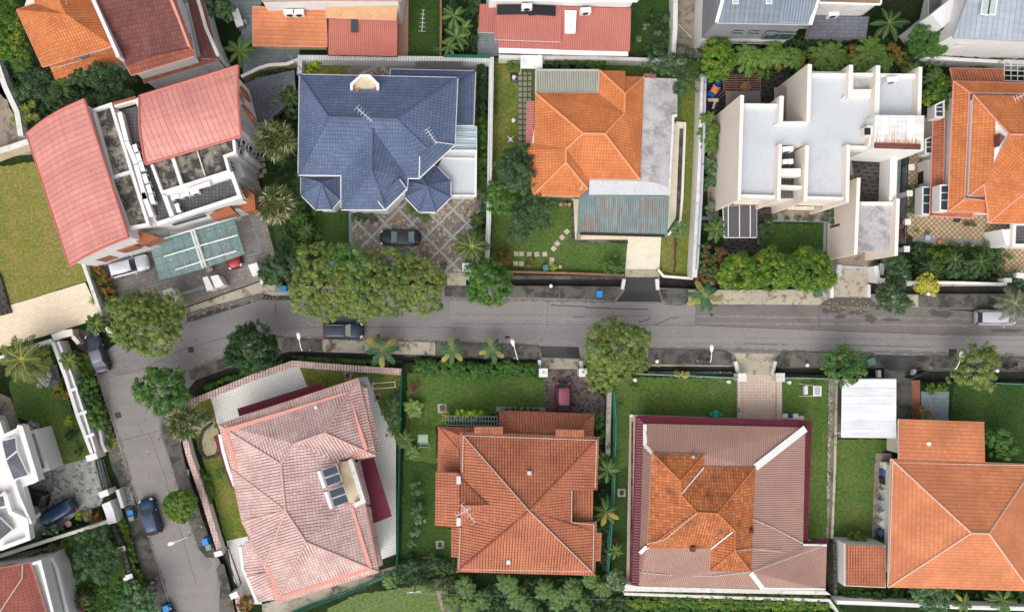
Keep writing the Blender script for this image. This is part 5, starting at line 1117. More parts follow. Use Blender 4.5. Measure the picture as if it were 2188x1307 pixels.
def shrub(name, label, cat, circles, pal='green', z=None, leaf=.2, cr=.42, dens=1.0, trunk=True, group=None, rough=.25, parts=('crown', 'trunk'), base=0.0, rzf=.72, cover=2.3):
    """circles: (px, py, rpx[, zc]) crown circles as seen in the photo; z = height of crown centre"""
    bl = []
    for c in circles:
        zc = c[3] if len(c) > 3 else z; r = c[2]*S*(H-zc)/H; p = P(c[0], c[1], zc); bl.append((p.x, p.y, zc, r, r*rzf))
    c0 = max(bl, key=lambda q_: q_[3]); cx = sum(b_[0]*b_[3] for b_ in bl)/sum(b_[3] for b_ in bl); cy = sum(b_[1]*b_[3] for b_ in bl)/sum(b_[3] for b_ in bl)
    t = thing(name, label, cat, (cx, cy, base), 0, group); sd = nseed()
    lb = [(x-cx, y-cy, z_-base, r, rz) for x, y, z_, r, rz in bl]
    V, C = leafcloud(lb, pal, sd, leaf, cr, dens, rough, cover)
    V[:, :, 2] = np.maximum(V[:, :, 2], .04)
    quads_obj(parts[0], V, C, t)
    b = MB(); rs = random.Random(sd)
    zc = min(b_[2] for b_ in lb); zt = max(.15, zc-lb[0][4]*.3); r0 = .05+.035*c0[3]
    b.path([Vector((0,0,-.02)), Vector((rs.uniform(-.1,.1), rs.uniform(-.1,.1), zt*.5)), Vector((0,0,zt))], r0, r0*.7, 7)
    for x, y, z_, r, rz in lb:
        for k in range(3 if len(lb) < 6 else 1):
            a = rs.uniform(0, 6.28); e = Vector((x+math.cos(a)*r*.6, y+math.sin(a)*r*.6, z_+rz*.35)); s_ = Vector((0,0,zt*rs.uniform(.6,1)))
            b.path([s_, s_.lerp(e, .5)+Vector((0,0,.15*r)), e], r0*.55, r0*.18, 5)
    b.build(parts[1], M['bark'], t, local=True)
    return t
def hedge(name, label, pts, w, zt, pal='green', leaf=.16, cr=.3, cat='hedge', group=None, z0=0.0, dens=1.7, rough=.15):
    """clipped or loose hedge along pixel points, w metres wide, zt high"""
    v = PP(pts, zt); c = v[len(v)//2]; t = thing(name, label, cat, (c.x, c.y, z0), 0, group); bl = []
    for a, b_ in zip(v[:-1], v[1:]):
        n = max(1, int((b_-a).length/(w*.55)))
        for i in range(n+1):
            p = a.lerp(b_, i/n); bl.append((p.x-c.x, p.y-c.y, zt*.5, w*.55, zt*.55))
    V, C = leafcloud(bl, pal, nseed(), leaf, cr, dens, rough); V[:, :, 2] = np.maximum(V[:, :, 2], .03)
    quads_obj('foliage', V, C, t)
    b = MB()
    for i in range(0, len(bl), 2): b.tube((bl[i][0], bl[i][1], 0), (bl[i][0], bl[i][1], zt*.7), .04, .02, 5)
    b.build('stems', M['bark'], t, local=True); return t
# frond made of leaflets
def frond(rg, az, L, up, droop, nl, ll, lw, c1, c2, base=(0,0,0), fan=55, rib=.03, ribc=(.3,.3,.05), vee=.35, start=.15, tipc=None):
    ca, sa = math.cos(az), math.sin(az); T = np.linspace(0, 1, 9)
    def pos(t):
        r = L*(t-.12*t*t*droop); z = L*(up*t-droop*t*t)
        return np.stack([base[0]+ca*r, base[1]+sa*r, base[2]+z], -1)
    V = []; C = []
    R = pos(T); s = np.array([-sa, ca, 0])
    for i in range(8):
        w0 = rib*(1-T[i]*.75); w1 = rib*(1-T[i+1]*.75); V.append([R[i]-s*w0, R[i+1]-s*w1, R[i+1]+s*w1, R[i]+s*w0]); C.append(ribc)
    t = np.linspace(start, .98, nl); p = pos(t)
    fw = unit(pos(np.minimum(t+.02, 1.0)+.001)-p)
    for sd in (-1, 1):
        f = np.radians(fan*(1-.45*t)+rg.normal(0, 4, nl))[:, None]
        d = fw*np.cos(f)+s*sd*np.sin(f); d[:, 2] += vee*.5-vee*.9*rg.random(nl); d = unit(d)
        l = ll*(np.sin(np.pi*np.clip(t*.85+.12, 0, 1))**.6)*rg.uniform(.85, 1.1, nl)
        w = lw*(.6+.4*np.sin(np.pi*t)); sid = unit(np.cross(d, np.array([0, 0, 1.0])+fw*.2))
        dp = np.zeros((nl, 3)); dp[:, 2] = -l*.18
        a = p; m = p+d*(l*.45)[:, None]; e = p+d*l[:, None]+dp
        V += list(np.stack([a, m+sid*w[:, None], e, m-sid*w[:, None]], 1))
        k = rg.random((nl, 1)); cc = np.array(c1)*(1-k)+np.array(c2)*k
        if tipc is not None: cc = cc*(1-t[:, None]*tipc[3])+np.array(tipc[:3])*t[:, None]*tipc[3]
        C += list(cc*rg.uniform(.8, 1.2, (nl, 1)))
    return V, C
def blade(rg, az, L, W_, up, droop, c, ribc=(.3,.38,.1), base=(0,0,0), pet=.12, n=7, fold=.12, shape=.7, rib=.04):
    ca, sa = math.cos(az), math.sin(az); s = np.array([-sa, ca, 0]); V = []; C = []; c = np.array(c)
    def pos(t): r = L*(t-.15*t*t*droop); return np.array([base[0]+ca*r, base[1]+sa*r, base[2]+L*(up*t-droop*t*t)])
    ts = np.linspace(pet, 1, n+1)
    wd = [W_*.5*max(.06, math.sin(math.pi*min(1, (t-pet)/(1-pet)*.93+.05))**shape) for t in ts]
    V.append([pos(0)-s*rib, pos(pet)-s*rib, pos(pet)+s*rib, pos(0)+s*rib]); C.append(ribc)
    for i in range(n):
        a, b = pos(ts[i]), pos(ts[i+1]); zu = np.array([0, 0, fold*1.0])
        for sd in (-1, 1):
            e0 = a+s*sd*wd[i]+zu*wd[i]*2*(-1); e1 = b+s*sd*wd[i+1]-zu*wd[i+1]*2
            V.append([a, b, e1, e0] if sd > 0 else [a, e0, e1, b]); C.append(c*rg.uniform(.8, 1.2))
        k = np.array([0, 0, .012]); V.append([a-s*rib*.6+k, b-s*rib*.5+k, b+s*rib*.5+k, a+s*rib*.6+k]); C.append(ribc)
    return V, C
def plant_root(name, label, cat, px, py, z, group):
    p = P(px, py, z); return thing(name, label, cat, (p.x, p.y, 0), 0, group)
def trunk_of(t, z, r0, r1, lean=(0,0)):
    b = MB(); k = 5
    b.path([Vector((lean[0]*(1-i/k), lean[1]*(1-i/k), z*i/k-.02)) for i in range(k+1)], r0, r1, 8)
    b.build('trunk', M['bark'], t, local=True)
def palm(label, px, py, R, z=4.5, kind='feather', n=14, name='palm_tree', cat='palm', group=None, c1=(.045,.10,.025), c2=(.10,.17,.04), ribc=(.32,.33,.07), dry=0.0, a0=None, stems=1, lw=None):
    rg = np.random.default_rng(nseed()); t = plant_root(name, label, cat, px, py, z, group); Rm = R*S*(H-z)/H; V = []; C = []
    a0 = rg.uniform(0, 6.28) if a0 is None else a0
    if kind == 'fan':
        m = 30
        for i in range(m):
            f = (i+.5)/m; el = math.pi/2*(1-f**.75*1.15); az = i*2.4+rg.normal(0, .15); d = np.array([math.cos(az)*math.cos(el), math.sin(az)*math.cos(el), math.sin(el)])
            hub = d*Rm*.52+np.array([0, 0, z]); s = unit(np.cross(d, [0, 0, 1.0])+1e-3)
            V.append([np.array([0,0,z])-s*.03, hub-s*.03, hub+s*.03, np.array([0,0,z])+s*.03]); C.append((.2,.24,.08))
            up_ = np.cross(s, d); fr = Rm*rg.uniform(.42, .56); dead = rg.random() < .3
            for k in range(13):
                th = math.radians(-100+200*k/12); e = hub+(d*math.cos(th)+s*math.sin(th))*fr*rg.uniform(.85, 1.1)+up_*rg.uniform(-.05,.12)-np.array([0,0,.16*fr])
                m_ = (hub*.45+e*.55); w = fr*.075; sd = unit(np.cross(e-hub, up_))
                V.append([hub, m_+sd*w, e, m_-sd*w]); cc = np.array(c1) if k % 2 else np.array(c2)
                if rg.random() < .28: cc = np.array((.45,.40,.24))
                C.append(cc*rg.uniform(.7, 1.3))
        quads_obj('crown', np.array(V), np.array(C), t); trunk_of(t, z, .2, .15); return t
    if kind == 'banana' or kind == 'rosette' or kind == 'blade':
        for i in range(n):
            az = a0+i*2.399+rg.normal(0, .12); f = i/max(1, n-1)
            if kind == 'banana': L = Rm*rg.uniform(.8, 1.05); v, c = blade(rg, az, L, L*.30, .75-.35*f, .62+.15*f, np.array(c1)*(1-f*.3)+np.array(c2)*rg.random()*.6, ribc, (0,0,z-.6), shape=.6)
            elif kind == 'rosette': L = Rm*(.45+.6*f); v, c = blade(rg, az, L, L*.52, .9-.55*f, .35+.25*f, np.array(c1)*(1-rg.random()*.4)+np.array(c2)*rg.random()*.5, ribc, (0,0,z-.25), n=5, shape=.5, pet=.05)
            else: L = Rm*rg.uniform(.75, 1.05); v, c = blade(rg, az, L, max(.06, L*.12), .8-.5*f, .4+.3*f, np.array(c1)+np.array(c2)*rg.random()*.5, ribc, (0,0,z-.1), n=4, pet=.03, rib=.01)
            if dry and rg.random() < dry: c = [np.array((.5,.38,.08))*rg.uniform(.7,1.1) for _ in c]
            V += v; C += c
        quads_obj('crown', np.array(V), np.array(C), t); trunk_of(t, max(.15, z-.4), .14 if kind == 'banana' else .07, .10 if kind == 'banana' else .06); return t
    if kind == 'broad':
        for i in range(n):
            az = a0+i*2*math.pi/n+rg.normal(0, .12); L = Rm*rg.uniform(.85, 1.05); old = i % 3 == 0 and dry > 0
            v, c = frond(rg, az, L, .55, .62, 11, L*.36, L*.085, c1, c2, (0,0,z-.1), 38, .035, ribc, .15, .12, tipc=(.62,.5,.12,.75) if old else None); V += v; C += c
        quads_obj('crown', np.array(V), np.array(C), t); trunk_of(t, z, .11, .08); return t
    if kind == 'areca':
        m = max(3, stems)
        for s_ in range(m):
            a = 6.28*s_/m+rg.uniform(0, .6); r_ = Rm*.36*rg.uniform(.5, 1.1) if m > 1 else 0; bx, by = math.cos(a)*r_, math.sin(a)*r_; zz = z*rg.uniform(.72, 1.0)
            for i in range(7):
                az = a0+s_+i*.9+rg.normal(0, .15); L = Rm*.68*rg.uniform(.85, 1.1); v, c = frond(rg, az, L, .75, .8, 13, L*.36, .055 if lw is None else lw, c1, c2, (bx,by,zz-.3), 55, .025, ribc, .2, .18); V += v; C += c
        quads_obj('crown', np.array(V), np.array(C), t); b = MB()
        for s_ in range(m): a = 6.28*s_/m; b.tube((math.cos(a)*Rm*.12, math.sin(a)*Rm*.12, 0), (math.cos(a)*Rm*.3, math.sin(a)*Rm*.3, z*.8), .06, .045, 6)
        b.build('stems', M['bark'], t, local=True); return t
    for i in range(n):   # coconut
        az = a0+i*2.399+rg.normal(0, .1); f = i/n; L = Rm*rg.uniform(.9, 1.05)*(.72+.28*min(1, f*2)); v, c = frond(rg, az, L, .75-.65*f, .45+.3*f, 26, L*.27, .05 if lw is None else lw, c1, c2, (0,0,z), 62, .05, ribc, .5, .12); V += v; C += c
    quads_obj('crown', np.array(V), np.array(C), t); trunk_of(t, z, .2, .14); return t
# ---------------------------------------------------------------- big trees
def tree(label, circles, pal, z=5.2, cat='tree', name='tree', **k):
    k.setdefault('dens', 1.3)
    return shrub(name, label, cat, circles, pal, z, **k)
tree('broad olive green roadside tree spreading over the bend beside the grey driveway', [(295,668,42),(345,690,44,5.6),(320,665,40),(350,672,40),(275,712,36),(335,722,42),(300,690,58,5.8),(320,700,50,5.6),(375,650,26),(250,660,22)], 'olive', leaf=.16, cr=.3, rough=.2, dens=1.15)
tree('olive tree west end of the great roadside canopy, below the blue roof', [(680,560,42),(660,610,40),(700,610,52,6.0),(655,642,32),(730,560,40),(700,648,38)], 'olive', leaf=.155, cr=.29, dens=1.15, rough=.2)
tree('tall yellow olive tree in the middle of the great roadside canopy', [(770,600,56,6.2),(780,638,46),(840,575,42),(830,635,46,6.0),(755,650,28),(880,570,30)], 'olive', leaf=.155, cr=.29, dens=1.15, rough=.2)
tree('golden olive tree at the east end of the great roadside canopy', [(900,600,44,5.6),(912,632,36),(888,650,28),(870,610,40,6.0),(925,600,26)], 'olive', leaf=.155, cr=.29, dens=1.15, rough=.2)
tree('bright green tree with violet blossom rising through the olive canopy', [(750,575,42,6.6),(765,610,30,6.5),(740,550,28,6.4)], 'violet', leaf=.22, cr=.42)
tree('rounded mid green tree at the roadside east of the great canopy', [(1030,590,34),(1065,600,30),(1040,625,30),(1045,605,46,4.8)], 'green', z=4.3, leaf=.2, cr=.4, dens=1.4, rough=.2)
tree('dense dark green round tree on the pavement right of the bend', [(525,730,32),(560,745,34),(540,760,36),(510,755,26),(540,745,52,4.6)], 'dark', z=4, leaf=.22, cr=.42, rough=.22, dens=1.5)
tree('loose mid green tree above the junction of the side road', [(320,820,32),(365,820,34),(350,845,34),(310,835,24),(385,845,22),(345,832,44,4.4)], 'green', z=3.9, leaf=.23, cr=.42, rough=.28, dens=1.35)
tree('tall mixed green tree over the gate of the crazy paved driveway', [(1300,720,42),(1350,730,38),(1280,760,34),(1330,770,42,5.8),(1285,800,34),(1360,770,26),(1320,745,50,6.2),(1290,815,22)], 'olive', leaf=.155, cr=.3, rough=.24, dens=1.2)
tree('small leafy green tree on the pavement south of the road, centre right', [(1790,765,28),(1820,785,26),(1775,785,20),(1800,795,26),(1800,778,34,3.8),(1800,745,10)], 'green', z=3.3, leaf=.22, cr=.36, rough=.5, dens=.8)
tree('small dark leafy tree by the white gate pillar north of the road', [(1900,625,24),(1920,650,18),(1890,640,20),(1908,638,28,3.8),(1910,600,18)], 'deep', z=3.3, leaf=.22, cr=.36, rough=.4)
tree('pale yellowish loose tree beside the curved street lamp at the right', [(2085,770,36),(2110,760,24),(2060,795,30),(2095,805,30),(2085,785,42,4.4)], 'olive', z=3.8, leaf=.16, cr=.34, rough=.45, dens=.8)
tree('golden yellow bushy tree at the north verge on the right', [(1978,605,20),(1990,612,16),(1965,608,14)], 'gold', z=3.0, leaf=.22, cr=.3)
tree('round clipped tree with yellow green head on the side road pavement', [(385,1080,32),(398,1072,22),(374,1078,24),(388,1092,22)], 'yellow', z=2.8, leaf=.16, cr=.28, rough=.06, dens=2.0)
tree('dark glossy tree beside the bright orange roof, top left', [(235,175,36),(210,165,26),(262,185,28),(235,200,34),(225,155,24)], 'deep', z=4.6, leaf=.24, cr=.46)
tree('yellow green feathery tree at the left edge above the lawn', [(20,50,34),(25,95,32),(40,120,24),(0,20,34),(0,90,30)], 'yellow', z=5, leaf=.18, cr=.4)
tree('dark low spreading tree under the yellow green tree, top left', [(60,150,26),(85,180,28),(55,195,20),(110,200,22)], 'deep', z=3.2, leaf=.22, cr=.4, dens=.8)
tree('dark green dense tree beside the dark maroon roofed house', [(465,12,24),(480,25,20),(455,-5,22)], 'deep', z=4, leaf=.2, cr=.36)
tree('leafy dark tree against the orange bungalow, left of its roof', [(1100,345,30),(1125,355,26),(1090,370,30),(1115,385,28),(1105,362,34,3.9)], 'deep', z=3.3, leaf=.2, cr=.36, rough=.35)
tree('mid green garden tree beside the blue house boundary wall', [(1060,415,24),(1075,435,22),(1050,435,16)], 'green', z=2.6, leaf=.2, cr=.34, rough=.35)
tree('greyish dark tree in the garden below the orange bungalow', [(1130,445,32),(1150,465,26),(1110,470,26),(1120,492,18),(1175,440,16),(1100,500,14)], 'deep', z=2.8, leaf=.18, cr=.34, rough=.4)
tree('dark leafy tree with thin branches behind the concrete flat roof', [(1400,130,26),(1430,150,26),(1460,140,24),(1480,170,22),(1450,185,20),(1475,120,18)], 'deep', z=3.2, leaf=.22, cr=.36, rough=.5, dens=.7)
tree('round green tree with small yellow flowers left of the palm row', [(1532,115,32),(1530,145,30),(1535,130,34,3.8)], 'yellow', z=3.2, leaf=.18, cr=.32, rough=.15)
tree('fine leaved dark green tree by the grey slab roof, top right', [(1980,85,36),(1995,95,28),(1968,95,26),(1982,72,26)], 'green', z=4.0, leaf=.15, cr=.3, rough=.08, dens=1.8)
tree('yellow flowered bushy tree left of the stained orange roof', [(2005,200,28),(2020,185,20),(1990,210,22),(2010,225,18)], 'yellow', z=3.4, leaf=.2, cr=.34)
tree('dark shrubby tree at the gate of the modern white house', [(1915,570,24),(1925,590,18),(1905,555,16)], 'deep', z=2.6, leaf=.22, cr=.34)
tree('big dark spreading tree on the lawn at the lower left', [(200,1165,34),(225,1190,30),(190,1200,32),(215,1215,24),(235,1170,20),(175,1185,20)], 'deep', z=3.2, leaf=.17, cr=.36, rough=.35, dens=.9)
tree('mottled green tree by the lower edge of the lawn at the lower left', [(290,1265,20),(310,1285,26),(275,1290,22),(320,1300,20)], 'frangi', z=2.6, leaf=.22, cr=.34, rough=.4)
tree('grey green tree beside the white gate box at the bend', [(590,570,28),(610,590,24),(580,590,22),(625,560,18)], 'deep', z=3.2, leaf=.18, cr=.34, rough=.35)
tree('blue grey spiky leaved tree behind the wine red roof edge', [(1318,1240,20),(1312,1228,12)], 'greyg', z=2.8, leaf=.26, cr=.3)
tree('green tree against the flat orange roof, right of its small north wing', [(2130,945,22),(2155,955,22),(2145,935,18),(2115,935,14)], 'green', z=2.8, leaf=.2, cr=.36, rough=.4)
tree('dark leafy tree along the south edge of the flat orange roof', [(1985,1275,26),(2010,1268,22),(1965,1265,18),(2000,1290,22)], 'frangi', z=3.0, leaf=.22, cr=.36, rough=.35)
tree('small round bright green tree on the narrow lawn, blue carport side', [(1450,488,15),(1446,494,10)], 'frangi', z=2.0, leaf=.18, cr=.26)
tree('olive tree hiding the small gate at the bottom, beside the pink roof', [(528,1285,14),(520,1295,12)], 'redshrub', z=1.4, leaf=.16, cr=.26)
# clipped round hedge trees of the modern house
for i, (c, lb) in enumerate((([(1578,568,28),(1560,590,26),(1600,590,28),(1612,568,22),(1580,580,36,3.4)], 'leftmost of the three yellow green rounded trees by the road at the modern white house'),
        ([(1650,555,28),(1685,575,28),(1665,590,26),(1645,600,22),(1660,575,32,3.4)], 'middle of the three yellow green rounded trees by the road at the modern white house'),
        ([(1725,560,30),(1755,590,28),(1745,560,26),(1720,600,26),(1735,580,38,3.4),(1770,600,16)], 'rightmost, largest of the three yellow green rounded trees at the modern white house frontage'))):
    tree(lb, c, 'yellow', z=2.9, leaf=.2, cr=.36, group='rounded trees along the modern house frontage', rough=.12, dens=1.7)
shrub('flowering_shrub', 'red flowering shrub at the corner of the modern house frontage', 'shrub', [(1505,560,20),(1520,580,24),(1510,600,20),(1535,560,18),(1500,535,14),(1540,545,16)], 'bougain', 1.6, leaf=.17, cr=.3, rough=.4)
SH = [ # name, label, circles, palette, z
 ('shrub','bright lime ball shrub inside the white ribbed wall, the larger one',[(670,132,12)],'lime',1.1),
 ('shrub','bright lime ball shrub inside the white ribbed wall, the smaller one',[(660,149,7.5)],'lime',.8),
 ('flowering_shrub','orange flowered shrub in the bungalow garden by the blue house wall',[(1075,535,12),(1078,550,12),(1074,562,10)],'redshrub',.7),
 ('flowering_shrub','small orange flowered bush between the square stepping stones',[(1131,562,9)],'redshrub',.5),
 ('shrub','dark round bush beside the cream driveway of the bungalow',[(1307,562,18),(1298,572,12),(1320,575,12)],'green',1.0),
 ('shrub','tangled creeper patch behind the orange bungalow',[(1180,130,14),(1205,132,16),(1230,128,14),(1250,135,10)],'deep',.9),
 ('shrub','leafy bush right of the tangled creeper behind the bungalow',[(1258,138,14),(1285,135,12)],'green',1.0),
 ('shrub','dark bush left of the small white shelter',[(1100,130,12),(1092,140,10)],'green',.8),
 ('shrub','leafy bush against the left wall of the modern white house, upper',[(1520,355,18),(1512,345,10)],'frangi',1.4),
 ('shrub','leafy bush against the left wall of the modern white house, middle',[(1515,392,15)],'frangi',1.2),
 ('shrub','pale leafy bush against the left wall of the modern white house, lower',[(1522,438,14),(1515,445,9)],'greyg',1.1),
 ('shrub','dark bush on the lawn below the white window hoods',[(1632,495,16),(1640,480,12),(1628,515,12)],'deep',1.1),
 ('shrub','bush with a red flower beside the lower white wing',[(1770,460,14),(1790,448,12),(1780,470,10)],'deep',1.0),
 ('shrub','round green bush in the pale railing of the timber terrace',[(1823,382,8)],'green',4.0),
 ('shrub','dark bushes south of the blue roof turret',[(775,462,12),(800,465,10),(760,465,8)],'deep',.8),
 ('shrub','dark bush below the right octagonal turret',[(875,445,10),(895,458,10),(910,465,8)],'green',.8),
 ('shrub','green hedge mound under the fan palm beside the blue house',[(640,470,14),(648,500,12),(640,530,14),(655,550,12)],'green',1.3),
 ('shrub','dark bushes between the pink roofed building and the blue house',[(600,195,14),(620,215,14),(590,215,12),(625,240,12)],'frangi',2.4),
 ('shrub','climbing creeper patch at the north wall of the dark slate shed',[(555,165,12),(580,158,10),(605,150,10)],'deep',.8),
 ('flowering_shrub','bed of orange flowering shrubs beside the silver car',[(215,590,16),(222,610,16),(235,630,14),(208,575,12)],'redshrub',1.0),
 ('shrub','broad leafy border bush behind the white tripod in the corner lawn',[(838,860,14),(832,880,16),(845,900,14),(838,920,12)],'frangi',1.1),
 ('shrub','flowering border bush against the tiled garden wall',[(760,795,12),(780,790,10),(800,795,12)],'frangi',.8),
 ('shrub','maroon leaved bush by the stone slabs in the centre garden',[(880,832,9),(890,826,7)],'maroonleaf',.7),
 ('shrub','maroon leaved bush against the green fence in the far garden',[(1315,1155,8),(1318,1168,8)],'maroonleaf',.8),
 ('shrub','pale variegated bush at the end of the slatted pergola',[(951,888,8)],'gold',.8),
 ('shrub','leafy creeper on the slatted pergola by the salmon roof',[(985,888,12),(1005,890,12),(1025,890,10)],'lime',1.9),
 ('shrub','row of pale leafy bushes on the garden strip, upper',[(887,1035,10),(892,1050,9)],'frangi',1.0),
 ('shrub','row of pale leafy bushes on the garden strip, middle',[(892,1085,12),(897,1105,12),(885,1095,8)],'frangi',1.0),
 ('shrub','thin pale bush on the garden strip, lower',[(885,1135,9),(880,1160,8)],'greyg',.8),
 ('shrub','dark bush at the lower corner by the salmon roofed house',[(925,1200,16),(950,1210,14),(880,1210,18),(860,1215,14)],'deep',.9),
 ('shrub','round bush in front of the flat orange wing, beside the grey paving',[(1962,878,12),(1975,882,10)],'redshrub',1.0),
 ('shrub','clump of yellow green strap leaves beside the grey paving',[(1985,830,10),(2000,832,10),(2015,828,9)],'yellow',.8),
 ('shrub','yellow green bush above the small salmon roof at the right',[(1822,1148,12),(1840,1150,12)],'yellow',1.2),
 ('shrub','small bush on the grass strip south of the small salmon roof',[(1870,1272,9),(1880,1276,7)],'green',.6),
 ('shrub','leafy shrubs hiding the corner of the lawn right of the salmon roof',[(1280,905,10),(1290,925,10),(1283,890,8)],'green',.9),
 ('shrub','clipped round bush on the lawn beside the pink roofed house',[(472,1013,11)],'green',.8),
 ('shrub','dark leafy bush by the stone edged sandy bed',[(436,895,10),(462,905,7),(445,888,8)],'frangi',.7),
 ('shrub','clipped ball shrub on the villa lawn near the white wall',[(147,898,8)],'lime',.5),
 ('shrub','small clipped ball shrub by the parked dark blue car at the villa',[(169,1101,7)],'lime',.5),
 ('flowering_shrub','flowering rockery bushes between the villa driveway and its gate',[(190,1098,9),(205,1105,9),(200,1112,7)],'redshrub',.5),
 ('shrub','dark flat bush near the villa driveway, right of the lawn',[(170,965,8),(155,930,12)],'dark',.5),
 ('shrub','orange tinted bush by the pond at the villa',[(125,835,12),(140,845,8),(115,845,8)],'orange',.5),
 ('shrub','leafy bush along the villa lawn edge by the white wall',[(140,860,8),(143,875,7)],'green',.5),
 ('shrub','bush at the verge corner under the round tree by the villa wall',[(200,870,16),(205,895,18),(190,880,12),(215,905,12)],'green',1.3),
 ('shrub','upper bush on the verge between villa wall and side road',[(180,812,14),(190,825,16),(175,835,12)],'green',1.4),
 ('shrub','middle bush on the verge between villa wall and side road',[(180,850,12),(195,850,10)],'deep',1.2),
 ('shrub','low dark shrubs beside the red tiled roof at the lower left',[(75,1190,10),(95,1188,10),(115,1188,8)],'deep',.7),
 ('shrub','narrow shrubs along the tan path at the lower left',[(130,1215,7),(135,1230,7),(142,1245,6)],'deep',.6),
 ('shrub','dark mixed shrubs at the bottom edge beside the lower left lawn',[(170,1290,12),(180,1270,10),(175,1300,12)],'maroonleaf',.8),
 ('shrub','shrubs along the foot of the villa south wall',[(75,1140,12),(95,1135,12),(120,1130,14)],'frangi',.9),
 ('shrub','green climbing bush on the right boundary of the blue house, middle',[(1032,425,10),(1036,445,10),(1030,460,9)],'deep',1.4),
 ('shrub','dark garden bush inside the fence of the right hand garden',[(2000,560,16),(2020,545,14),(1990,545,12)],'yellow',1.0),
 ('shrub','mixed dark bush in the right hand garden by the white fence',[(2060,565,18),(2085,575,16),(2040,580,14)],'deep',1.2),
 ('shrub','bush under the leaning grey palm at the right edge',[(2160,590,12),(2180,600,10)],'deep',1.0),
 ('shrub','low creeper beside the white fence pillars of the tan tiled yard',[(1950,400,8),(1952,425,8),(1948,450,8)],'green',.6),
 ('shrub','dark purple bush behind the lower white wing',[(1928,480,8),(1930,500,9)],'maroonleaf',1.0),
 ('shrub','yellow green bush inside the far right garden',[(1990,150,12),(2005,160,10)],'yellow',2.6),
]
for nm, lb, cs, pl, z in SH: shrub(nm, lb, 'shrub', cs, pl, z, leaf=.17 if pl != 'deep' else .19, cr=.26, rough=.3)
# small garden tree stems with pale leaf balls
for x, y, l in ((1380,57,'left pale puff shrub on the dark lawn by the boundary, top centre'),(1405,71,'right pale puff shrub on the dark lawn by the boundary, top centre'),(1363,83,'lowest pale puff shrub on the dark lawn, top centre')):
    shrub('shrub', l, 'shrub', [(x,y,6)], 'greyg', 1.6, leaf=.16, cr=.2)
HG = [
 ('tall clipped light green hedge against the right wall of the blue house', [(1032,262),(1033,300),(1031,345),(1031,400)], 1.15, 1.8, 'green'),
 ('dark clipped hedge between blue house and white wall, upper stretch', [(1030,140),(1031,190),(1030,250)], .9, 1.3, 'dark'),
 ('loose flowering hedge along the frontage of the centre garden', [(900,785),(960,790),(1020,795),(1080,790),(1145,795)], 1.7, 1.1, 'green'),
 ('low grassy hedge outside the pink tiled wall, facing the road', [(640,768),(720,772),(840,777)], .35, .4, 'green'),
 ('low grassy hedge outside the pink tiled wall at the bend', [(440,828),(500,806),(600,776)], .4, .4, 'green'),
 ('low hedge inside the pink tiled wall along the side road', [(432,1010),(440,1040),(450,1070)], .7, .7, 'green'),
 ('creeper hedge with yellow flowers along the brown fence, lower left', [(258,1120),(270,1170),(285,1220),(300,1260)], .9, 1.0, 'yellow'),
 ('long trimmed hedge along the bottom edge behind the mauve roof', [(1360,1285),(1480,1285),(1600,1287),(1760,1290)], 1.5, 1.6, 'yellow'),
 ('grass hedge on the villa south wall, upper side', [(135,1160),(180,1145),(225,1128)], .9, .7, 'green'),
 ('creeper hedge on the wall behind the white modern house, top right', [(1990,118),(2060,118),(2120,120),(2188,125)], .9, 1.8, 'deep'),
 ('narrow hedge left of the palm garden beside the blue house', [(640,405),(642,440)], .7, 1.2, 'deep'),
 ('hedge of red flowers behind the parking court wall, by the canopy', [(860,562),(885,568),(905,575)], .8, 1.0, 'redshrub'),
 ('thin weedy strip along the lawn inside the white wall of the blue house', [(1058,150),(1056,200),(1056,240)], .35, .5, 'green'),
 ('yellow flower trail along the pale blue fence', [(1440,797),(1470,801)], .4, .8, 'gold'),
]
for l, pts, w, zt, pl in HG: hedge('hedge', l, pts, w, zt, pl)
# ---------------------------------------------------------------- palms
G1, G2 = (.04,.095,.022), (.11,.19,.04)
palm('big fan palm beside the blue roof, the upper of two', 590, 300, 50, 5.5, 'fan', c1=(.06,.10,.03), c2=(.13,.18,.06))
palm('big fan palm beside the blue roof, the lower of two', 588, 438, 50, 5.2, 'fan', c1=(.06,.10,.03), c2=(.13,.18,.06))
palm('fan palm with pale tips at the side road corner by the pink tiled wall', 392, 905, 44, 3.6, 'fan', c1=(.06,.10,.03), c2=(.15,.2,.08))
palm('coconut palm with yellow ribs at the blue house driveway', 1008, 527, 44, 4.2, 'feather', 17, c1=(.035,.085,.025), c2=(.12,.17,.04), ribc=(.38,.38,.08))
palm('large coconut palm over the villa pond at the left', 47, 768, 62, 4.5, 'feather', 22, c1=(.06,.11,.02), c2=(.2,.22,.05), ribc=(.45,.42,.07))
palm('feathery palm beside the villa wall and pond', 148, 770, 27, 2.6, 'feather', 15, c1=G1, c2=G2)
palm('feathery palm by the driveway gate of the cream paving', 205, 692, 28, 2.8, 'feather', 15, c1=G1, c2=(.08,.15,.03))
palm('feathery palm half hidden by the olive tree at the bend', 240, 655, 26, 3.0, 'feather', 14, c1=(.02,.06,.015), c2=(.06,.11,.02))
palm('grey green drooping palm at the right edge above the white car', 2168, 650, 46, 4.2, 'feather', 16, c1=(.1,.12,.07), c2=(.22,.24,.15), ribc=(.3,.3,.2))
for x, y, R, l in ((817,748,40,'leftmost and greenest of the young broad leaved palms on the south pavement'),(966,748,30,'middle young broad leaved palm on the south pavement, three leaves yellow'),(1051,748,28,'rightmost young palm on the south pavement, mostly yellow leaves'),(1505,632,36,'young broad leaved palm on the north verge, below the red flowering shrub')):
    palm(l, x, y, R*1.05, 2.6, 'broad', 8, c1=(.03,.10,.04), c2=(.08,.16,.06), dry=.5, ribc=(.25,.3,.08))
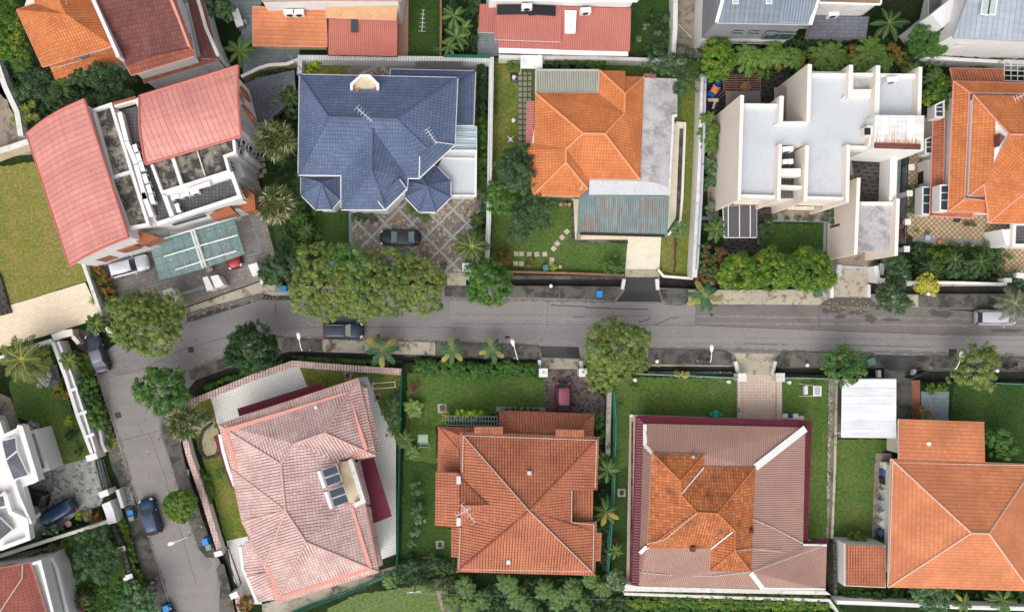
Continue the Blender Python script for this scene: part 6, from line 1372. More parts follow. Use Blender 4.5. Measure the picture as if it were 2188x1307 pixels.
AR = [(1600,125,34),(1665,110,30),(1640,120,26),(1705,120,26),(1768,115,36),(1795,130,28),(1870,110,38),(1845,135,28),(1895,130,26)]
ords = ['first','second','third','fourth','fifth','sixth','seventh','eighth','ninth']
for i, (x, y, R) in enumerate(sorted(AR)): palm('feathery areca palm in the row behind the modern white house, %s from the left' % ords[i], x, y, R*1.15, 3.6, 'areca', stems=4, c1=(.07,.17,.03), c2=(.2,.33,.07), group='areca palms behind the modern white house')
for i, (x, y, r) in enumerate(((1625,145,18),(1655,125,14),(1720,135,20),(1818,115,18),(1908,110,16),(1925,125,14))):
    shrub('flowering_shrub', 'orange and yellow flowered shrub between the areca palms, %s from the left' % ords[i], 'shrub', [(x,y,r),(x+4,y+14,r*.8)], 'orange' if i != 0 else 'yellow', 2.2, leaf=.17, cr=.28, group='flowering shrubs between the areca palms')
for i, (x, y, R) in enumerate(((1520,275,28),(1522,305,28),(1515,250,20))): palm('areca palm against the left fin wall of the modern house, %s' % ['middle','lowest','topmost'][i], x, y, R, 3.2, 'areca', stems=4, c1=(.05,.13,.02), c2=(.13,.22,.04), group='areca palms against the left fin wall')
for x, y, R, l, z in ((510,105,44,'banana clump with ribbed leaves beside the white house at the top left',3.4),(970,30,36,'upper banana plant in the strip between the two top centre houses',3.4),(975,75,34,'middle banana plant in the strip between the two top centre houses',3.2),(990,55,28,'right banana plant with yellow leaves between the two top centre houses',3.0),
        (960,95,26,'lowest banana plant in the strip between the top centre houses',2.6),(1905,45,46,'big dark banana plant at the top right behind the palms',3.6),(1300,1005,34,'topmost banana plant between the salmon and the wine edged house',3.0),(1298,1095,36,'largest banana plant by the green fence, with yellow leaf tips',3.2),
        (1318,1180,22,'lowest banana plant by the green fence',2.4),(1290,985,24,'banana plant leaning from behind the salmon roof',2.4),(2150,1285,40,'banana plant at the bottom right corner',3.2),(2065,1290,26,'banana plant with an orange leaf at the bottom right',2.6)):
    palm(l, x, y, R, z, 'banana', 9, name='banana_plant', cat='banana plant', c1=(.04,.11,.025) if 'dark' not in l else (.015,.05,.012), c2=(.08,.14,.04), dry=.12 if 'yellow' in l or 'orange' in l else 0)
for x, y, R, l, z, c1, c2 in ((883,872,27,'bright green rosette plant beside the green fence, upper one',1.2,(.13,.24,.05),(.16,.2,.05)),(882,965,20,'bright green rosette plant beside the green fence, lower one',1.0,(.1,.2,.05),(.1,.14,.04)),(1283,800,10,'broad leaved plant under the tree at the gate pillar',.8,(.05,.12,.04),(.08,.1,.04))):
    palm(l, x, y, R, z, 'rosette', 17, name='rosette_plant', cat='plant', c1=c1, c2=c2, ribc=(.3,.38,.15))
FE = [(865,938,26,2.2,'feathery palm above the lower rosette plant by the green fence'),(620,205,30,2.8,'dark feathery palm between slate shed and blue roof'),(600,335,22,2.2,'small dark palm under the upper fan palm'),(642,385,26,2.6,'dark palm at the corner of the left octagonal turret'),(655,490,22,1.8,'dark palm in the planting strip beside the olive lawn'),
      (1020,470,20,1.8,'dark palm by the right boundary of the parking court'),(1025,500,20,1.8,'lower dark palm by the right boundary of the parking court'),(1530,490,30,2.6,'feathery palm beside the grey pergola roof'),(1990,575,28,2.4,'dark palm in the garden behind the white fence, left'),(2040,555,26,2.4,'dark palm in the garden behind the white fence, centre'),
      (2095,560,30,2.6,'dark palm in the garden behind the white fence, right'),(130,185,28,3.2,'feathery palm below the orange roof, top left'),(165,160,26,3.2,'paler feathery palm beside the dark glossy tree, top left'),(110,200,24,2.8,'lowest feathery palm below the orange roof, top left'),(215,1235,20,1.8,'dark palm on the lower left lawn'),(180,1280,18,1.6,'dark palm at the bottom of the lower left lawn'),
      (110,1170,12,1.4,'small palm on the tan tiled path'),(1950,150,24,3.2,'feathery palm behind the modern house, far right'),(2000,165,26,3.2,'pale feathery palm left of the stained orange roof'),(2170,90,18,2.4,'dark palm by the grey roofed house, top right'),(1480,55,0,0,'')]
for x, y, R, z, l in FE:
    if R: palm(l, x, y, R, z, 'feather', 14, c1=G1 if 'dark' not in l else (.018,.055,.014), c2=G2 if 'dark' not in l else (.055,.11,.025), ribc=(.2,.24,.06), lw=.06)
BT = [(835,1243,22),(965,1290,26),(995,1260,30),(1000,1300,24),(1030,1285,26),(1085,1250,28),(1105,1280,28),(1130,1300,24),(1165,1265,28),(1195,1285,28),(1225,1260,28),(1245,1290,26),(1290,1260,22),(1265,1245,22)]
wo = ordsB = ords+['tenth','eleventh','twelfth','thirteenth','fourteenth','fifteenth']
for i, (x, y, R) in enumerate(sorted(BT)):
    palm('lush palm along the bottom edge below the salmon roof, %s from the left' % wo[i], x, y, R, 2.8, 'areca', stems=5, c1=(.035,.10,.025), c2=(.12,.22,.05) if i % 3 else (.16,.27,.06), group='palms along the bottom edge', lw=.075)
SP = [(52,232,14),(60,250,14),(38,245,14),(45,262,13),(68,222,12),(75,250,11),(30,255,12)]
for i, (x, y, R) in enumerate(sorted(SP)): palm('spiky yellow green rosette shrub by the curved pink roof, %s from the left' % wo[i], x, y, R, 1.8, 'blade', 34, name='spiky_shrub', cat='plant', c1=(.16,.22,.03), c2=(.2,.2,.04), ribc=(.3,.34,.08), group='spiky shrubs beside the curved pink roof')
for x, y, R, l in ((932,107,13,'round spiky plant at the corner of the dark lawn, top centre'),(2004,440,0,''),(1985,497,7,'small spiky plant in the tan tiled yard, upper'),(1961,492,6,'small spiky plant in the tan tiled yard, left'),(2035,520,10,'spiky potted plant at the edge of the tan tiled yard'),(2110,520,10,'spiky plant on the path beside the tan tiled yard'),(2120,545,12,'spiky plant left of the small paved court, right edge'),(2145,520,11,'upper spiky plant at the corner of the white bay'),
        (2160,548,11,'lower spiky plant at the corner of the white bay'),(1355,830,12,'pale spiky cycad on the lawn near the stone ornament'),(1497,812,13,'yellow green leafy plant at the fence of the east lawn'),(1458,35,0,''),(1435,68,12,'grey spiky plant on the dark lawn beside the white wall, upper'),(1430,90,12,'dark spiky plant on the dark lawn beside the white wall, lower'),(1424,40,11,'spiky plant at the top of the dark lawn beside the white wall'),(1328,870,8,'pale clump by the blue green fence'),(20,775,16,'yellow green fern clump at the left edge by the villa'),(80,290,0,'')):
    if R: palm(l, x, y, R, .7, 'blade', 26, name='spiky_plant', cat='plant', c1=(.05,.13,.03) if 'grey' not in l else (.1,.15,.1), c2=(.12,.18,.05), ribc=(.15,.22,.06))
# fallen leaves along the kerbs, uncountable
rg = np.random.default_rng(11); LV = []; LC = []
for (x0, y0, x1, y1, sp, n) in ((400,662,560,630,14,90),(620,650,800,725,22,90),(560,628,640,650,16,60),(600,722,900,728,5,160),(900,730,1150,738,4,70),(960,638,1330,644,4,50),(405,792,600,722,7,120),(230,760,420,700,50,110),(340,930,430,1180,5,70),(200,790,300,1110,5,90),(1760,648,1880,652,8,60),(1385,744,1560,750,3,30),(1000,700,1900,720,60,60),(780,560,980,600,20,60),(300,800,330,1150,60,50)):
    for _ in range(n):
        t = rg.random(); p = P(x0+(x1-x0)*t+rg.normal(0, 3), y0+(y1-y0)*t+rg.normal(0, sp), 0); a = rg.uniform(0, 6.28); l = rg.uniform(.07, .16); c, s = math.cos(a)*l, math.sin(a)*l; z = .13 if False else .03
        LV.append([(p.x-c, p.y-s, z), (p.x+s*.5, p.y-c*.5, z), (p.x+c, p.y+s, z), (p.x-s*.5, p.y+c*.5, z)]); LC.append(np.array([(.4,.2,.07), (.5,.32,.1), (.28,.13,.06), (.45,.4,.3)][rg.integers(4)]))
struct(quads_obj('fallen_leaves', np.array(LV), np.array(LC), None), 'stuff')

# ground cover under the planting, uncountable
def cover_poly(poly, n, pal, r=.35, h=.3):
    pts = q(poly); xs = [p[0] for p in pts]; ys = [p[1] for p in pts]; rs = random.Random(len(poly)); out = []
    while len(out) < n:
        x, y = rs.uniform(min(xs), max(xs)), rs.uniform(min(ys), max(ys)); c = False
        for i in range(len(pts)):
            (x1, y1), (x2, y2) = pts[i-1], pts[i]
            if (y1 > y) != (y2 > y) and x < (x2-x1)*(y-y1)/(y2-y1)+x1: c = not c
        if c: p = P(x, y, 0); out.append((p.x, p.y, h*.5, r*rs.uniform(.6, 1.4), h*rs.uniform(.6, 1.4)))
    V, C = leafcloud(out, pal, nseed(), .17, .24, .8, .3, 1.5); V[:, :, 2] = np.maximum(V[:, :, 2], .02); struct(quads_obj('ground_cover', V, C, None), 'stuff')
for a in (('850,1226 960,1235 1330,1235 1340,1307 965,1310 935,1250 860,1240', 200, 'deep', .45, .6), ('1340,1272 1780,1282 1790,1320 1340,1320', 240, 'green', .5, .8), ('1945,525 2140,525 2140,598 1950,598', 150, 'deep', .45, .5), ('1500,92 1960,92 1965,150 1735,145 1690,160 1500,160', 240, 'deep', .5, .8),
          ('20,130 100,150 190,200 210,230 60,290 40,240', 150, 'deep', .5, .5), ('560,150 632,150 632,560 600,550 560,250', 130, 'deep', .4, .4), ('160,755 185,765 215,860 245,940 232,965 205,900 175,815', 60, 'green', .3, .3), ('195,575 230,590 260,650 225,700 200,620', 50, 'green', .4, .5),
          ('945,0 1020,0 1020,120 945,120', 90, 'deep', .4, .5), ('1275,880 1300,900 1300,1230 1280,1230', 60, 'deep', .35, .4), ('1378,40 1440,20 1440,118 1378,118', 40, 'deep', .35, .4), ('860,1190 970,1195 970,1228 860,1228', 45, 'deep', .4, .5), ('130,1280 190,1240 260,1230 290,1320 150,1320', 50, 'green', .35, .4),
          ('1800,1262 2188,1266 2188,1285 1800,1280', 70, 'green', .35, .4), ('60,1140 240,1112 258,1165 120,1165', 50, 'deep', .35, .4), ('1960,120 2188,132 2188,146 1975,140', 60, 'green', .35, .6), ('642,560 950,560 950,600 642,600', 60, 'deep', .4, .5), ('1860,560 1925,540 1925,605 1870,600', 40, 'deep', .35, .5), ('648,440 680,440 690,540 660,560 645,520', 50, 'green', .35, .5)): cover_poly(*a)
# ---------------------------------------------------------------- boundary walls, fences, gates
def bwall(name, label, cat, pts, h, th, m, cope=None, z0=0.0, ct=.08, group=None):
    v = PP(q(pts), h); c = v[len(v)//2]; t = thing(name, label, cat, (c.x, c.y, 0), 0, group)
    b = MB(); w = [Vector((p.x, p.y, h-.06)) for p in v]; b.wall(w, th, z0); b.build('wall_body', M[m] if isinstance(m, str) else m, t)
    b = MB(); b.wall(v, th+ct, h-.06); b.build('coping', M[cope or m] if isinstance(cope or m, str) else (cope or m), t); return t
def fence(name, label, pts, h, m, posts=2.5, rails=(.15,.95), bars=.0, r=.03, pr=.04, cat='fence', z0=0.0):
    v = PP(q(pts), h); c = v[len(v)//2]; t = thing(name, label, cat, (c.x, c.y, 0), 0); mm = M[m] if isinstance(m, str) else m
    b = MB(); pb = MB(); done = False
    for a, e in zip(v[:-1], v[1:]):
        for k in rails: b.tube(Vector((a.x,a.y,z0+(h-z0)*k)), Vector((e.x,e.y,z0+(h-z0)*k)), r, n=4)
        if bars:
            L = (e-a).length; n = int(L/bars)
            for i in range(n+1): p = a.lerp(e, i/max(1,n)); b.tube((p.x,p.y,z0+.05), (p.x,p.y,h-.02), r*.6, n=4, caps=False)
        L = (e-a).length; n = max(1, int(L/posts))
        for i in range(n+1):
            p = a.lerp(e, i/n); pb.tube((p.x,p.y,z0), (p.x,p.y,h+.05), pr, n=6)
    b.build('rails', mm, t); pb.build('posts', mm, t); return t
M['greenmesh'] = flat_mat('green_fence_paint', (.01,.12,.07), .5); M['tealmesh'] = flat_mat('pale_teal_fence_paint', (.28,.45,.42), .5); M['brownwall'] = conc_mat('brown_brick_wall', (.3,.15,.1), (.24,.11,.08), (.1,.06,.05), .5, 1)
RIB = corr_mat('white_ribbed_coping', (.78,.78,.76), (.7,.7,.68), (.3,.3,.3), .3)
bwall('boundary_wall', 'white ribbed boundary wall along the north and east sides of the blue roofed house', 'wall', '639,160 641,123 1050,127 1047,330 1044,470 1040,585', 1.9, .45, 'white', RIB)
bwall('boundary_wall', 'beige wall winding behind the dark slate shed', 'wall', '515,164 552,146 575,139 612,137 640,126', 1.8, .28, 'beige', 'creamtop')
bwall('boundary_wall', 'pale weathered wall meeting the curved pink roof at the left edge', 'wall', '-60,345 0,322 62,302', 2.2, .55, 'beige', 'dirtywhite')
bwall('boundary_wall', 'narrow grey wall running down the left edge beside the dark garden', 'wall', '-12,120 10,185 36,240 44,290', 2.0, .5, 'dirtywhite', 'dirtywhite')
bwall('boundary_wall', 'white wall between cream paving and the silver car yard', 'wall', '176,560 194,610 214,668 220,690', 1.9, .3, 'white', 'dirtywhite')
bwall('boundary_wall', 'low beige wall stub at the cream paving gate by the dark car', 'wall', '226,700 244,722', 1.2, .3, 'beige', 'creamtop')
bwall('boundary_wall', 'short beige wall stub left of the parked dark car at the gate', 'wall', '155,719 168,734', 1.2, .35, 'beige', 'creamtop')
bwall('boundary_wall', 'beige gate wall at the lower edge of the cream paving', 'wall', '112,722 135,713 155,710', 1.5, .7, 'beige', 'creamtop')
t = bwall('boundary_wall', 'long double white wall of the villa with grey trough, beside the side road', 'wall', '112,731 140,806 166,890 201,982', 2.0, .3, 'white')
v = PP(q('124,729 152,800 178,880 207,976'), 2.0); b = MB(); b.wall(v, .22, 0); b.build('inner_wall', M['white'], t)
b = MB(); b.prism(PP(q('114,731 124,730 152,800 178,880 206,976 201,980 168,890 142,806'), 1.55), 0); b.build('trough', M['dirtywhite'], t)
for x, y in ((150,832),(170,882),(186,930)): b = MB(); b.box(P(x+6,y,2.02), (1.0,.35,.1), .35); b.build('cross_tie', M['white'], t)
bwall('boundary_wall', 'white wall at the top of the villa garden behind the coconut palm', 'wall', '-20,771 20,757 70,739 110,727', 1.8, .3, 'white')
bwall('boundary_wall', 'white wall along the south side of the villa', 'wall', '-60,1208 0,1188 100,1155 180,1130 236,1112', 1.9, .28, 'white', 'dirtywhite')
bwall('gate_wall', 'white stepped gate wall with letter slots beside the villa gate', 'wall', '226,1074 234,1095 240,1118', 2.0, .9, 'white')
bwall('gate_pillar', 'white gate pillar at the top of the villa lattice gate', 'pillar', '184,980 207,973', 2.1, .6, 'white'); bwall('gate_pillar', 'white gate pillar at the bottom of the villa lattice gate', 'pillar', '212,1058 231,1051', 2.1, .6, 'white')
fence('lattice_gate', 'dark grey lattice gate across the villa driveway', '201,985 205,1010 216,1050', 1.7, 'metal', bars=.18, rails=(.1,.5,.95), r=.045, cat='gate')
fence('lattice_gate', 'second leaf of grey lattice gate lying open on the villa forecourt', '209,985 218,1020 228,1048', 1.5, 'greywall', bars=.2, rails=(.1,.5,.95), r=.04, cat='gate')
t = bwall('wooden_fence', 'dark wooden fence between white pillars along the lower left lawn', 'fence', '242,1122 262,1172 278,1230 292,1272', 1.5, .35, 'timber', 'timber')
for x, y in ((260,1172),(276,1231)): b = MB(); b.box(P(x,y,1.65), (.8,.5,.12), .3); b.box(P(x,y,.8), (.6,.35,1.6), .3); b.build('pillar', M['white'], t)
t = bwall('tiled_garden_wall', 'long pink tiled garden wall curving along the road around the weathered pink roof', 'wall', '857,794 740,786 625,777 540,806 462,838 412,858 400,872', 1.5, .5, 'creamtop', T_PINK, ct=.22)
bwall('tiled_garden_wall', 'pink tiled wall down the side road with a cream inner face', 'wall', '394,935 404,975 437,1070 472,1186', 1.5, .42, 'creamtop', T_PINK, ct=.2)
bwall('tiled_garden_wall', 'short pink tiled wall at the bottom of the side road', 'wall', '505,1265 518,1330', 1.5, .4, 'creamtop', T_PINK, ct=.2)
bwall('gate_pillar', 'white gate pillar at the end of the pink tiled wall', 'pillar', '458,1185 474,1180', 1.8, .5, 'white'); bwall('gate_pillar', 'white gate pillar beside the lower end of the sliding gate', 'pillar', '492,1275 508,1268', 1.8, .55, 'white')
fence('sliding_gate', 'brown barred sliding gate beside the pink roofed house', '480,1175 508,1255', 1.4, flat_mat('brown_gate_paint', (.14,.09,.08), .5), bars=.22, rails=(.05,.95), r=.06, cat='gate')
fence('mesh_fence', 'dark green mesh fence between the pink and the salmon roofed houses', '857,795 852,1000 847,1222', 1.9, 'greenmesh', bars=.4, rails=(.1,.5,.97), r=.05)
fence('mesh_fence', 'green fence along the bottom beside the pale lawn', '848,1222 760,1262 640,1307 600,1325', 1.6, 'greenmesh', bars=.4, rails=(.1,.5,.97), r=.06)
bwall('boundary_wall', 'grey concrete wall right of the crazy paved driveway', 'wall', '1302,838 1300,900 1299,975', 1.6, .45, 'mossconc2', 'mossconc')
fence('mesh_fence', 'teal fence between the salmon roofed house and the mauve roof', '1313,838 1317,900 1313,1060 1300,1225', 1.8, flat_mat('teal_fence_paint', (.06,.26,.22), .5), bars=.35, rails=(.1,.5,.97), r=.06)
fence('mesh_fence', 'pale blue low fence on the road side of the east lawn, left of the gate', '1362,799 1470,803 1576,808', 1.4, 'tealmesh', bars=.4, rails=(.1,.97), r=.05)
fence('mesh_fence', 'pale blue low fence right of the stone gate pillars', '1672,808 1735,808 1800,811', 1.4, 'tealmesh', bars=.4, rails=(.1,.97), r=.05)
fence('mesh_fence', 'teal fence in front of the far right lawn', '2112,818 2188,821 2260,823', 1.4, flat_mat('teal_rail_paint', (.1,.3,.26), .5), bars=.4, rails=(.1,.97), r=.05)
def pillar(label, x, y, w, h, m='white', cap=.08, rz=0.0, lamp=True):
    p = P(x, y, h); t = thing('gate_pillar', label, 'pillar', (p.x, p.y, 0), rz); b = MB(); b.box((0,0,h/2-.05), (w,w,h-.1)); b.build('shaft', M[m], t, local=True)
    b = MB(); b.box((0,0,h-.05), (w+cap*2,w+cap*2,.1)); b.build('cap', M[m], t, local=True)
    if lamp: b = MB(); b.box((0,0,h+.08), (.2,.2,.16)); b.build('lamp', M['metal'], t, local=True)
pillar('white gate pillar with a lamp left of the crazy paved driveway', 1161,796, .8, 1.9); pillar('white gate pillar with a lamp right of the crazy paved driveway', 1246,796, .75, 1.9)
pillar('grey stone gate pillar left of the beige tiled driveway', 1586,806, .75, 1.7, 'dirtywhite', lamp=False); pillar('grey stone gate pillar right of the beige tiled driveway', 1668,806, .8, 1.7, 'dirtywhite', lamp=False)
pillar('white gate pillar at the blue house driveway beside the coconut palm', 997,571, .8, 1.9, lamp=False); pillar('white gate pillar under the olive canopy at the blue house', 914,564, .7, 1.9, lamp=False)
pillar('small white pillar at the left end of the blue house frontage', 632,567, .5, 1.7, lamp=False)
for i, (x, y) in enumerate(((1948,357),(1944,413),(1940,474),(1938,532))): pillar('white cap pillar of the tan tiled yard fence, %s from the top' % ords[i], x, y, .5, 1.7, lamp=False)
fence('railing', 'black railing between the white pillars of the tan tiled yard', '1942,335 1938,413 1934,474 1932,560', 1.5, 'black', bars=.14, rails=(.1,.97), r=.06)
for (l, lb) in (('434,594 443,591 455,616 443,621', 'left white gate block at the pink roofed building entrance'), ('451,591 465,588 477,608 461,615', 'right white gate block at the pink roofed building entrance'), ('531,567 548,562 556,583 541,590', 'white gate block beside the grey green tree'), ('348,622 366,615 380,632 376,644 356,640', 'white gate block half under the olive tree at the bend')):
    v = PP(q(lb and l), 2.2); c = sum(v, Vector())/len(v); t = thing('gate_block', lb, 'gate', (c.x, c.y, 0)); b = MB(); b.prism(v, 0); b.build('body', M['white'], t)
    b = MB(); b.prism(inset([Vector((p.x,p.y,2.25)) for p in v], -.05), 2.2); b.build('cap', M['white'], t)
fence('sliding_gate', 'low grey sliding gate at the pink roofed building', '376,630 434,612', 1.5, 'metal', bars=.2, rails=(.1,.97), r=.06, cat='gate')
t = bwall('boundary_wall', 'white wall topped with bluish panels left of the modern house', 'wall', '1503,158 1499,300 1493,430 1484,592', 2.2, .5, 'white', 'dirtywhite')
v = PP(q('1508,162 1504,300 1499,430 1490,575'), 2.6); b = MB(); b.wall(v, .22, 1.6); b.build('panels', pave_mat('lilac_wall_panel', (.45,.47,.56), (.4,.42,.5), (.2,.25,.4), 1.8, 9, .02, 0), t)
bwall('boundary_wall', 'white front wall of the right hand garden along the drain', 'wall', '1925,599 1950,603 2050,604 2152,607', 1.3, .22, 'white')
bwall('gate_wall', 'white angled wall beside the modern house gate', 'wall', '1872,568 1876,598 1892,600', 1.6, .45, 'white'); bwall('gate_wall', 'white L shaped wall left of the golden tree', 'wall', '1937,585 1939,604 1950,606', 1.4, .35, 'white'); bwall('gate_wall', 'white wall block at the right edge by the leaning palm', 'wall', '2146,598 2162,599', 1.6, .4, 'white')
bwall('boundary_wall', 'white corner wall at the right edge above the white car', 'wall', '2172,588 2200,590', 1.6, .5, 'white')
fence('gate', 'pale blue sliding gate at the modern house driveway', '1797,568 1852,571', 1.2, flat_mat('pale_blue_paint', (.4,.48,.62), .5), bars=.25, r=.06, cat='gate')
for x, y, l in ((1792,578,'left blue and white shutter gate panel at the modern house'),(1884,575,'right blue and white shutter gate panel at the modern house')):
    p = P(x,y,1.3); t = thing('shutter_gate', l, 'gate', (p.x,p.y,0), -.1); b = MB(); b.box((0,0,.65), (.45,1.25,1.3)); b.build('panel', seam_mat('blue_white_slats', (.6,.62,.66), (.55,.58,.62), .14, (.16,.2,.32), .2), t, local=True); b = MB(); b.box((0,0,1.33), (.5,1.3,.06)); b.build('frame', seam_mat('blue_slats', (.65,.66,.7), (.6,.6,.65), .14, (.16,.2,.34), .2), t, local=True)
bwall('boundary_wall', 'pale garden wall behind the orange bungalow', 'wall', '1066,121 1200,123 1260,123 1395,128 1470,130', 1.8, .3, 'dirtywhite'); bwall('boundary_wall', 'straight pale wall beside the dark lawn at the top', 'wall', '1444,-30 1443,60 1439,118', 2.0, .42, 'dirtywhite')
bwall('boundary_wall', 'thin orange brown wall beside the dark lawn and banana plants', 'wall', '942,-20 942,60 941,122', 1.4, .14, 'brownwall'); bwall('low_wall', 'brown brick kerb wall along the road side of the bungalow garden', 'wall', '1070,580 1200,583 1334,588', .7, .18, 'brownwall'); bwall('low_wall', 'brown kerb wall right of the bungalow driveway', 'wall', '1406,576 1418,590 1481,595', .6, .2, 'brownwall', 'creamtop')
bwall('boundary_wall', 'white wall behind the stained orange roof, top right', 'wall', '1973,122 2060,128 2200,135', 2.0, .3, 'white')
bwall('boundary_wall', 'green sheeted wall behind the ribbed white wall', 'wall', '948,119 1048,121', 2.2, .22, 'greenmesh')
bwall('boundary_wall', 'white wall along the bottom right edge', 'wall', '1789,1286 1900,1290 2065,1297 2200,1300', 1.8, .35, 'white'); bwall('boundary_wall', 'white and grey wall corner below the mauve roof', 'wall', '1334,1268 1560,1276 1772,1282 1790,1307', 1.6, .22, 'dirtywhite')
bwall('boundary_wall', 'dark brown fence right of the mauve roof', 'wall', '1783,1160 1786,1270', 1.6, .3, 'timber'); bwall('boundary_wall', 'mossy stone garden wall left of the white carport', 'wall', '1788,812 1784,1000 1778,1150', .9, .2, 'mossconc3')
bwall('low_wall', 'low planter wall around the bungalow side yard', 'wall', '1445,262 1464,264 1458,420 1454,470 1428,502', .4, .18, 'creamtop')
bwall('low_wall', 'low white wall with the pond behind it at the villa', 'wall', '209,900 218,950 226,965', 1.1, .25, 'dirtywhite'); bwall('low_wall', 'white slotted letter box wall outside the villa gate', 'wall', '250,1046 262,1085', 1.1, .3, 'dirtywhite')
for i, (l, lb) in enumerate((('1334,596 1330,618','left white parapet of the bungalow driveway bridge'),('1404,596 1406,619','right white parapet of the bungalow driveway bridge'),('1778,608 1778,636','left white parapet of the modern house driveway bridge'),('1857,608 1857,635','right white parapet of the modern house driveway bridge'),('1572,772 1580,800','left stone parapet of the beige driveway bridge'),('1657,772 1651,800','right stone parapet of the beige driveway bridge'),('1153,769 1152,786','left white parapet of the crazy paved driveway bridge'),('1242,771 1243,787','right white parapet of the crazy paved driveway bridge'),('1879,791 1880,806','left white parapet by the carport driveway'),('1956,790 1950,808','right white parapet by the carport driveway'),('556,587 560,606','white parapet at the small drain beside the gate block'))):
    bwall('bridge_parapet', lb, 'parapet', l, .6, .28, 'white' if 'stone' not in lb else 'dirtywhite')
t = bwall('gate', 'black folded gate leaning beside the carport driveway', 'gate', '1950,808 1985,793', 1.6, .12, 'black')
# ---------------------------------------------------------------- street lamps
def lamp(label, b0, bend, head, h=4.7):
    p = P(*b0, 0); t = thing('street_lamp', label, 'street lamp', p); b = MB(); b.path([Vector((0,0,0)), Vector((0,0,h))], .085, .06, 8); b.tube((0,0,0), (0,0,.25), .14, .14, 8); b.build('pole', M['metal'], t, local=True)
    e = P(*head, h+.5)-p; d = Vector((e.x, e.y, 0)).normalized(); k = [Vector((0,0,h)), Vector((e.x*.18, e.y*.18, h+.28)), Vector((e.x*.5, e.y*.5, h+.45)), Vector((e.x, e.y, h+.5))-d*.35]
    b = MB(); b.path(k, .05, .04, 6); b.build('arm', M['whitemetal'], t, local=True)
    hd = MB(); rz = math.atan2(d.y, d.x); R = Matrix.Rotation(rz, 4, 'Z'); c = Vector((e.x, e.y, h+.5)); n = 12
    def ring(f, z): return [c+R@Vector((.42*f*math.cos(2*math.pi*i/n), .21*f*math.sin(2*math.pi*i/n)*(1+.25*math.cos(2*math.pi*i/n)), z)) for i in range(n)]
    A, B_, C_ = ring(.85,-.08), ring(1,0), ring(.6,.11)
    for X, Y in ((A,B_),(B_,C_)):
        for i in range(n): j = (i+1)%n; hd.face([X[i], X[j], Y[j], Y[i]])
    hd.face(C_); hd.face(A[::-1]); hd.build('lamp_head', M['whitemetal'], t, local=True)
lamp('street lamp right of the dense dark round tree, west end of the south pavement', (663,746), None, (638,718)); lamp('street lamp between the yellow leaved palm and the crazy paved driveway', (1100,764), None, (1096,732))
lamp('street lamp beside a coil of hose, left of the beige driveway bridge', (1490,770), None, (1521,744)); lamp('street lamp arching over the pavement at the far right', (1986,784), None, (2054,758)); lamp('street lamp reaching over the side road beside the blue bin', (431,1123), None, (366,1160))
